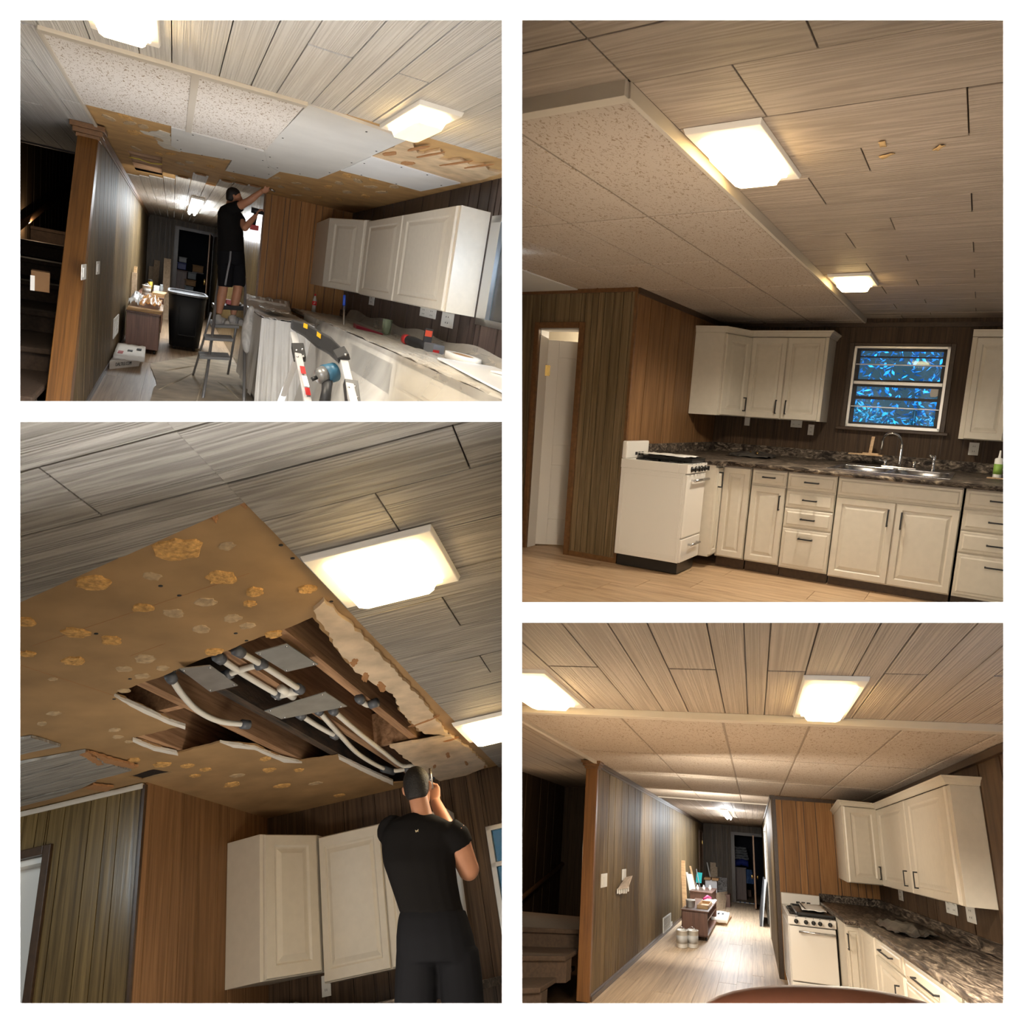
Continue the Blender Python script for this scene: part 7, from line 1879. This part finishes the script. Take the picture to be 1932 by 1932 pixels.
def lettering(txt, o, u, size, parent, mat, nrm, up=Vector((0, 0, 1))):
    cu = bpy.data.curves.new('lettering', 'FONT'); cu.body = txt; cu.size = size; cu.extrude = .001
    tmp = bpy.data.objects.new('lettering_outline', cu); COL.objects.link(tmp)
    me = bpy.data.meshes.new_from_object(tmp.evaluated_get(bpy.context.evaluated_depsgraph_get())); bpy.data.objects.remove(tmp)
    me.materials.clear(); me.materials.append(mat); ob = bpy.data.objects.new('lettering', me); COL.objects.link(ob)
    u = Vector(u).normalized(); up = (up - u * up.dot(u)).normalized(); n = u.cross(up)
    M = Matrix((u, up, n)).transposed().to_4x4(); M.translation = Vector(o) - Vector(parent['_b'])
    ob.parent = parent; ob.matrix_basis = M; return ob
INK = plain('black_ink', (.03, .03, .03), .6)
lettering('DALTILE.COM', c0 + ux * .2 + Vector((0, -.012, .035)), ux, .062, t, INK, None)
pk = wavy_sheet(c0.x + .01, c0.x + ux.x + .06, c0.y + .25, c0.y + 1.7, F1 + .107, .012, 8, 51, th=.05, rot=.02).build('paper_package', PAPER); tag(pk, 'crumpled white paper package lying on the tile carton', 'package')
for k, (a, b) in enumerate(((.1, .35), (.42, .60), (.70, .9))):
    MB().box(c0.x + .06 + .1 * k, c0.x + .12 + .1 * k, c0.y + .35 + a, c0.y + .35 + b, F1 + .164, F1 + .172).build('printed_mark', INK if k else RD, pk)
CLOTH = plain('stained_canvas', (.52, .44, .33), .9, var=.28, bump=.3, bscale=3)
pts = [(-0.641, 0.258), (-0.326, 1.124), (0.021, 2.118), (0.558, 2.634), (0.575, 0.719), (0.576, -0.915), (0.597, -2.098), (0.409, -3.495), (0.054, -4.414), (-0.55, -3.759), (-0.568, -2.803), (-0.557, -1.852), (-0.528, -1.622), (-0.598, -0.473)]
m = sheet_mb(jag(pts, .015, .25, 3), [], F1 + .004, F1 + .014); tag(m.build('drop_cloth', CLOTH, clip=True), 'stained canvas drop cloth spread under the step ladder', 'drop cloth')
r = random.Random(4)
for k, (a, b) in enumerate([((-0.5, -1.995, -0.05), (-0.041, 0.055, -0.05)), ((-0.122, -2.622, -0.05), (0.096, 0.79, -0.05)), ((0.185, -0.765, -0.05), (0.363, -1.991, -0.05)), ((-0.459, -0.37, -0.05), (-0.04, 0.641, -0.05))]):
    a, b = Vector(a), Vector(b); MB().tube([a, a.lerp(b, .4) + Vector((.02, .05, .004)), b], [.004, .018, .004], 8).build('fold', CLOTH, bpy.data.objects['drop_cloth'], clip=True)
# closet storage
GB = [(plain('blue_tote', (.02, .03, .22), .4), 'blue storage tote in the unlit closet', -.30, -.06, 1.10, 1.30), (plain('white_tub', (.5, .5, .5), .5), 'white bag on the blue storage tote', -.27, -.06, 1.31, 1.46),
      (CARD, 'upper cardboard carton of the closet stack', .12, .42, 1.10, 1.30), (plain('grey_tote', (.14, .15, .16), .4), 'upper grey tote of the closet stack', .0, .24, .86, 1.07),
      (CARD, 'lower cardboard carton of the closet stack', -.08, .24, .66, .84), (plain('grey_tote_b', (.22, .24, .26), .4), 'bottom grey tote of the closet stack', -.08, .18, .40, .64), (DESK, 'brown chest under the blue tote in the closet', -.33, -.02, F1, 1.08)]
for mt, lab, x0, x1, z0, z1 in GB:
    t = thing('storage_box', lab, 'box', ((x0 + x1) / 2, 15, z0), 'boxes stored in the closet')
    MB().box(x0, x1, 14.4, 15.6, z0, z1 - .03).build('body', mt, t, bevel=.01); MB().box(x0 - .01, x1 + .01, 14.35, 15.65, z1 - .03, z1).build('lid', mt, t, bevel=.008)
tag(MB().box(-.1, .3, 14.4, 15.6, F1, .4).build('closet_stand', DESK), 'low dark stand under the closet stack', 'stand')
tag(MB().box(.12, .44, 14.5, 15.5, 1.07, 1.10).build('closet_shelf', DESK), 'shelf board under the upper cardboard carton', 'shelf')


# ------------------------------------------------------------------ hallway clutter, finished kitchen view (room 4)
use(ROOM4)
outlet('white light switch plate nearer the oak post, finished kitchen view', (-1.418, -4.46, 1.12), (1, 0, 0), .42, .15, sockets=False, kind='light_switch', cat='switch')
outlet('white light switch plate behind the torn paper flap, finished kitchen view', (-1.418, -2.867, 1.148), (1, 0, 0), .36, .14, sockets=False, kind='light_switch', cat='switch')
q = [Vector(p) for p in [(-1.4, -3.549, 0.983), (-1.38, -2.966, 1.121), (-1.3, -2.861, 1.146), (-1.33, -3.085, 0.992)]]
m = MB().prism(q, (.006, 0, 0)); fl = m.build('paper_flap', plain('torn_kraft_paper', (.46, .38, .31), .8, var=.2, bscale=15)); tag(fl, 'torn paper flap hanging from the second light switch', 'paper')
r = random.Random(3)
for k in range(6):
    p = q[0].lerp(q[3], k / 5); MB().par(p + Vector((0, 0, -.04 - r.uniform(0, .03))), (.004, 0, 0), (0, .12, 0), (0, 0, .06)).build('tatter', PAPER, fl)
c = Vector((-1.418, 3.02, 0.119))
t = thing('wall_vent', 'white return-air grille low on the partition, finished kitchen view', 'vent', c)
m = MB()
for a in ((-.75, .75, .12, .145), (-.75, .75, -.145, -.12), (-.75, -.66, -.12, .12), (.66, .75, -.12, .12)): m.box(c.x, c.x + .014, c.y + a[0], c.y + a[1], c.z + a[2], c.z + a[3])
m.build('frame', OUTLET, t)
for k in range(8): MB().box(c.x + .001, c.x + .008, c.y - .66, c.y + .66, c.z - .11 + k * .029, c.z - .092 + k * .029).build('slat', TEE, t)
outlet('small cream outlet beside the return-air grille, finished kitchen view', (-1.418, 4.021, 0.016), (1, 0, 0), .25, .13)
t = thing('trolley_cabinet', 'red-brown wheeled cabinet with open shelves by the partition, finished kitchen view', 'cabinet', (-.85, 4, F4))
zt_ = 0.465
x0, x1, y0, y1 = -1.061, -0.551, 2.3, 6.2
m = MB().box(x0, x1 - .02, y0, y0 + .08, F4 + .07, zt_ - .02).box(x0, x1 - .02, y1 - .08, y1, F4 + .07, zt_ - .02).box(x0, x0 + .02, y0, y1, F4 + .07, zt_ - .02).box(x0, x1 - .02, y0, y1, F4 + .07, F4 + .1)
m.build('body', DESK, t, bevel=.004)
MB().box(x0 - .01, x1, y0 - .06, y1 + .06, zt_ - .02, zt_).build('top', DESK, t, bevel=.004)
MB().box(x0 + .02, x1 - .03, y0 + .08, y1 - .08, F4 + .33, F4 + .35).build('shelf', DESK, t)
for x, y in ((x0 + .05, y0 + .2), (x1 - .06, y0 + .2), (x1 - .06, y1 - .2)): MB().lathe((x, y, F4 + .035), (1, 0, 0), [(.03, -.015), (.036, 0), (.03, .015), (0, .015)], 12, sc=(2, 1)).build('caster', BLACK, t)
t = thing('trolley_cabinet', 'second brown cabinet deeper along the partition, finished kitchen view', 'cabinet', (-.9, 8.5, F4))
MB().box(-1.25, -.72, 7.0, 9.6, F4 + .05, .56).build('body', DESK, t, bevel=.004); MB().box(-1.26, -.70, 6.95, 9.65, .56, .58).build('top', DESK, t, bevel=.004)
CANW = plain('white_can', (.70, .68, .63), .35)
can('paint can with a wire bail left of the pair on the hallway floor', *(-0.942, 0.956), F4 + .002, .098, .27, 2.2, mt=CANW)
can('paint can right of the pair on the hallway floor', *(-0.773, 1.161), F4 + .002, .098, .27, 2.2, mt=CANW)
b = Vector((x0 + .12, 3.0, zt_))
t = thing('plastic_tub', 'white plastic tub on the wheeled cabinet, finished kitchen view', 'tub', b)
MB().lathe(b, (0, 0, 1), [(.085, 0), (.092, .12), (.098, .12), (.098, .135), (.08, .14), (0, .14)], 18, sc=(1, 2.4)).build('body', OUTLET, t)
t = thing('wooden_tray', 'small wooden box on the wheeled cabinet beside the tub', 'box', (x1 - .14, 3.6, zt_))
m = MB().box(x1 - .25, x1 - .03, 2.8, 4.4, zt_, zt_ + .012)
for a in ((x1 - .25, x1 - .03, 2.8, 2.86), (x1 - .25, x1 - .03, 4.34, 4.4), (x1 - .25, x1 - .235, 2.8, 4.4), (x1 - .045, x1 - .03, 2.8, 4.4)): m.box(*a, zt_, zt_ + .07)
m.build('box_sides', PINE, t)
tag(MB().tube([(x1 - .22, 4.5, zt_ + .09), (x1 - .15, 4.8, zt_ + .13), (x1 - .10, 5.2, zt_ + .09)], [.02, .035, .02], 10).build('pink_brush', plain('magenta_plastic', (.60, .02, .18), .4)), 'small magenta brush on the wheeled cabinet', 'brush')
tag(wavy_sheet(x0 + .2, x1, 4.8, 6.1, zt_ + .002, .03, 8, 71).build('paper_sheet', PAPER), 'loose white papers at the back of the wheeled cabinet', 'paper')
for k in range(3):
    p = (-1.1 + .14 * k, 7.6 + .3 * k, .58)
    t = thing('spray_bottle', ('white bottle left-most on the deeper hallway cabinet', 'white bottle in the middle on the deeper hallway cabinet', 'white bottle right-most on the deeper hallway cabinet')[k], 'bottle', p, 'white bottles on the deeper cabinet')
    MB().lathe(p, (0, 0, 1), [(.04, 0), (.042, .06), (.025, .09), (0, .092)], 14, sc=(1, 2)).build('body', OUTLET, t)
    MB().lathe((p[0], p[1], p[2] + .09), (0, 0, 1), [(.022, 0), (.022, .03), (0, .03)], 12, sc=(1, 2)).build('cap', PAPER, t)
PLK = room_mat('floor'); WPL = plain('white_primed_board', (.72, .70, .66), .5)
for nm, mt, lab, a, b, wd in (('pine_stud', PINE, 'tall pine stud leaning on the partition by the wheeled cabinet', (1287, 1752, -1.30, 6.3), (1288, 1623, -1.39, 6.6), .11),
                              ('vinyl_plank', WPL, 'narrow white board right of the pine stud', (1296, 1702, -1.22, 7.4), (1297, 1646, -1.36, 7.5), .05),
                              ('vinyl_plank', WPL, 'wide white board leaning behind the wheeled cabinet', (1306, 1696, -1.15, 7.8), (1303, 1652, -1.34, 8.2), .12),
                              ('wood_strip', PINE, 'thin pine strip standing behind the white boards', (1303, 1690, -1.2, 9.0), (1303, 1634, -1.39, 9.1), .05)):
    pa, pb = Vector((a[2], a[3], 0)), Vector((b[2], b[3], 0))
    za = zt_ * 0 + (F4 if nm == 'pine_stud' else .3); zb = {1623: 1.26, 1646: .98, 1652: .92, 1634: 1.10}[b[1]]
    pa.z, pb.z = za, zb
    tag(MB().par(pa - Vector((wd / 2, 0, 0)), (wd, 0, 0), (0, .06, 0), pb - pa).build(nm, mt, bevel=.002), lab, 'board')
TEAL = plain('teal_plastic', (.01, .30, .30), .4)
t = thing('dustpan', 'teal long-handled dustpan leaning on the partition', 'dustpan', (-1.2, 10, .35))
m = MB(); P1_, P2_ = [Vector(p) for p in [(-1.3, 9.869, 0.93), (-1.22, 11.175, 0.665)]]
m.par((P1_.x, P1_.y, P2_.z), (.16, 0, 0), (0, .1, 0), (.02, .2, P1_.z - P2_.z)); m.build('pan', TEAL, t, bevel=.004)
MB().tube([(P1_.x + .02, P1_.y, P2_.z + .02), (P1_.x - .04, P1_.y - .6, .30)], .012, 8).build('handle', LGR, t)
t = thing('broom', 'broom with a teal head standing beside the dustpan', 'broom', (-1.15, 9.5, .3))
p = Vector((-1.15, 9.47, 0.402))
MB().hexa([p + Vector(v) for v in ((-.10, 0, -.03), (.12, 0, -.05), (.12, .2, -.05), (-.10, .2, -.03))], [p + Vector(v) for v in ((-.06, 0, .1), (.04, 0, .13), (.04, .2, .13), (-.06, .2, .1))]).build('brush_head', TEAL, t, bevel=.004)
MB().tube([p + Vector((0, .1, .12)), p + Vector((-.12, .3, .62))], .013, 8).build('handle', LGR, t)
p = Vector((-1.204, 13.0, 0.306))
t = thing('carton', 'open white and brown carton at the end of the hallway', 'box', p)
MB().box(p.x, p.x + .36, 13.0, 13.8, p.z, p.z + .36).build('carton_body', plain('white_print_carton', (.66, .66, .68), .6), t, bevel=.003)
for a, d in (((p.x - .04, 12.95), .2), ((p.x + .2, 12.95), .2)): MB().par((a[0], a[1], p.z + .36), (d, 0, 0), (0, .9, 0), (.02 if d > .1 else 0, 0, .07)).build('flap', CARD, t)
tag(MB().par((-1.35, 12.9, F4), (.9, 0, 0), (0, 1.2, 0), (0, 0, p.z - F4)).build('low_bench', DESK), 'low dark bench under the carton at the hallway end', 'bench')
GRAN = marble('grey_granite_laminate', [(.36, (.05, .045, .04)), (.64, (.55, .53, .50)), (.46, (.22, .20, .19)), (.56, (.34, .32, .30))], (9, 2, 9))
a, b = (-0.967, 14.6, 0.089), (-0.587, 14.6, 0.722)
tag(MB().par((a[0], 14.6, a[2]), (b[0] - a[0], 0, 0), (0, .1, 0), (0, .4, b[2] - a[2])).build('granite_board', GRAN), 'grey marbled board leaning at the hallway end', 'board')
a, b = (-0.851, 10.534, -0.052), (-0.574, 11.977, -0.052)
tag(MB().par((a[0], a[1], F4), (b[0] - a[0], b[1] - a[1], 0), (0, .12, 0), (.04, 1.5, .42)).build('oak_board', PLK), 'pale oak board leaning low before the marbled board', 'board')
for lab, a, b in (('tallest oak plank offcut at the hallway end wall', (-1.185, 15.7, 0.551), (-0.99, 15.7, 1.149)), ('shorter oak plank offcut at the hallway end wall', (-1.072, 15.6, 0.565), (-0.935, 15.6, 1.018))):
    tag(MB().par((a[0], a[1], a[2] - .4), (b[0] - a[0], 0, 0), (0, .08, 0), (0, .2, b[2] - a[2] + .4)).build('vinyl_plank', PLK), lab, 'board')
a, b = Vector((-1.169, 15.4, 0.612)), Vector((-1.286, 15.4, 1.142))
tag(MB().par(a, (.035, 0, 0), (0, .05, 0), b - a).build('white_strip', WPL), 'thin white strip tilted against the hallway end wall', 'board')
t = thing('tile_pack', 'white paper-wrapped tile pack lying on the hallway floor', 'package', (-.55, 6.9, F4))
a, b = Vector((-0.701, 6.009, -0.052)), Vector((-0.35, 6.684, -0.052))
MB().par(a, b - a, (.05, 2.1, 0), (0, 0, .05)).build('carton', CARD, t)
pk = wavy_sheet(a.x, b.x + .02, a.y + .1, a.y + 2.1, F4 + .055, .02, 8, 77, th=.11).build('wrapper', PAPER, t)
for k in range(2): MB().box(a.x + .12 + .1 * k, a.x + .16 + .1 * k, a.y + .9, a.y + 1.3, F4 + .18, F4 + .195).build('printed_mark', INK, pk)
# side door on the left wall near the end
d = MB().box(B4, B4 + .03, 13.5, 13.62, F4, 2.16).box(B4, B4 + .03, 15.5, 15.62, F4, 2.16).box(B4, B4 + .03, 13.5, 15.62, 2.1, 2.16).build('door_3', TRIMBRN, label='brown door in the partition near the hallway end', kind='structure')
MB().box(B4, B4 + .016, 13.62, 15.5, F4, 2.1).build('door_leaf', BRD, d)
MB().box(B4 + .016, B4 + .026, 15.3, 15.45, 1.72, 1.84).build('hinge', BRASS, d)
# closet contents
BLUE = plain('blue_cloth', (.015, .03, .24), .7, var=.3, bscale=6, bump=.4); GRY = plain('grey_cloth', (.24, .25, .27), .8, var=.3, bscale=6, bump=.4); TARP = plain('pale_blue_tarp', (.05, .12, .30), .5, var=.3, bscale=5, bump=.5)
t = thing('closet_cabinet', 'dark cabinet under the pile of cloth in the closet', 'cabinet', (-.25, 18, F4))
ca, cb = (-0.376, 18.0, 0.365), (0.011, 18.0, 1.016)
MB().box(ca[0], cb[0], 18, 19, F4, cb[2]).build('body', DESK, t, bevel=.004); MB().box(ca[0] - .02, cb[0] + .02, 17.9, 19.1, cb[2], cb[2] + .03).build('top', DESK, t)
t = thing('cloth_pile', 'pile of folded grey and white cloths heaped in the closet', 'cloth', (ca[0], 18, cb[2]))
for k in range(5):
    wavy_sheet(ca[0] - .02 + .03 * (k % 2), cb[0] + .12 - .02 * k, 17.9, 19.0, cb[2] + .28 + .09 * k, .05, 8, 80 + k, th=.07).build('folded_cloth', GRY, t)
tag(wavy_sheet(ca[0] - .02, cb[0] + .1, 17.85, 19.1, cb[2] + .03, .06, 8, 91, th=.2, bend=lambda i, j: .05 * math.sin(math.pi * i)).build('blue_bag', BLUE), 'royal blue bag under the cloth pile in the closet', 'bag')
ta, tb = (0.012, 17.8, 1.001), (0.315, 17.8, 0.529)
tag(drape(lambda u: ((ta[0] + (tb[0] - ta[0]) * u * .7, 17.8, ta[2]), (ta[0] + (tb[0] - ta[0]) * u, 17.7, tb[2]), (0, -1, 0)), 16, 6, .05, 5).build('tarp', TARP), 'pale blue tarp hanging beside the dark cabinet in the closet', 'tarp')
bx_ = [(-0.323, 20.682, -0.052), (0.166, 21.796, -0.052)]
t = thing('tool_chest', 'low brown chest with red tools on the closet threshold', 'chest', bx_[0])
MB().box(bx_[0][0], bx_[1][0], bx_[0][1], bx_[0][1] + 1.0, F4, F4 + .26).build('body', wood('rust_brown_chest', (.16, .06, .03), (.28, .11, .05), (30, 30, 3)), t, bevel=.006)
MB().tube([(bx_[0][0] + .08, bx_[0][1] + .3, F4 + .29), (bx_[0][0] + .3, bx_[0][1] + .4, F4 + .32)], [.04, .03], 10).build('red_tool', plain('signal_red', (.5, .03, .02), .4), t)
tp = MB().box(EX0, EX1, YC4 + .1, YC4 + .25, F4, F4 + .012).build('threshold', OUTLET); tag(tp, 'pale threshold strip at the closet doorway', 'threshold')
for k in range(4): MB().box(EX0 + .1 + .16 * k, EX0 + .14 + .16 * k, YC4 - .1, YC4 + .4, F4 + .0125, F4 + .016).build('tape_mark', plain('blue_tape', (.05, .22, .6), .6), tp)
# dark table top leaning on the hallway wall
t = thing('table_top', 'dark table top leaning on the far hallway wall', 'table top', (.5, 8, F4))
MB().hexa([(.40, 7.2, F4), (.45, 7.2, F4), (.45, 10.4, F4), (.40, 10.4, F4)], [(.55, 7.2, .98), (.60, 7.2, .98), (.60, 10.4, .98), (.55, 10.4, .98)]).build('board', plain('slate_top', (.06, .065, .075), .35), t, bevel=.006)
MB().hexa([(.455, 7.15, F4), (.475, 7.15, F4), (.475, 7.3, F4), (.455, 7.3, F4)], [(.56, 7.15, 1.0), (.61, 7.15, 1.0), (.61, 7.3, 1.0), (.56, 7.3, 1.0)]).build('edge_strip', plain('pale_edge', (.5, .55, .6), .4), t)
# the photographer's fingertip at the lower edge
FT = plain('orange_lit_skin', (.15, .05, .022), .6, var=.06, bscale=20)
t = thing('fingertip', "photographer's fingertip intruding over the bottom edge of the hallway view", 'finger', (0.419, -12.243, 1.261))
MB().tube([(0.775, -12.106, 1.224), (0.645, -12.163, 1.254), (0.538, -12.202, 1.26), (0.419, -12.24, 1.254), (0.323, -12.267, 1.242), (0.251, -12.283, 1.226), (0.203, -12.292, 1.208)], [.050, .046, .044, .043, .040, .034, .018], 20).build('finger', FT, t, subsurf=1)
MB().ball((0.215, -12.29, 1.212), .022, .022, .022, 10).build('tip', FT, t)


# empties whose pieces all lay outside their room go
for o in [o for o in SC.objects if o.type == 'EMPTY' and not o.children]:
    bpy.data.objects.remove(o)
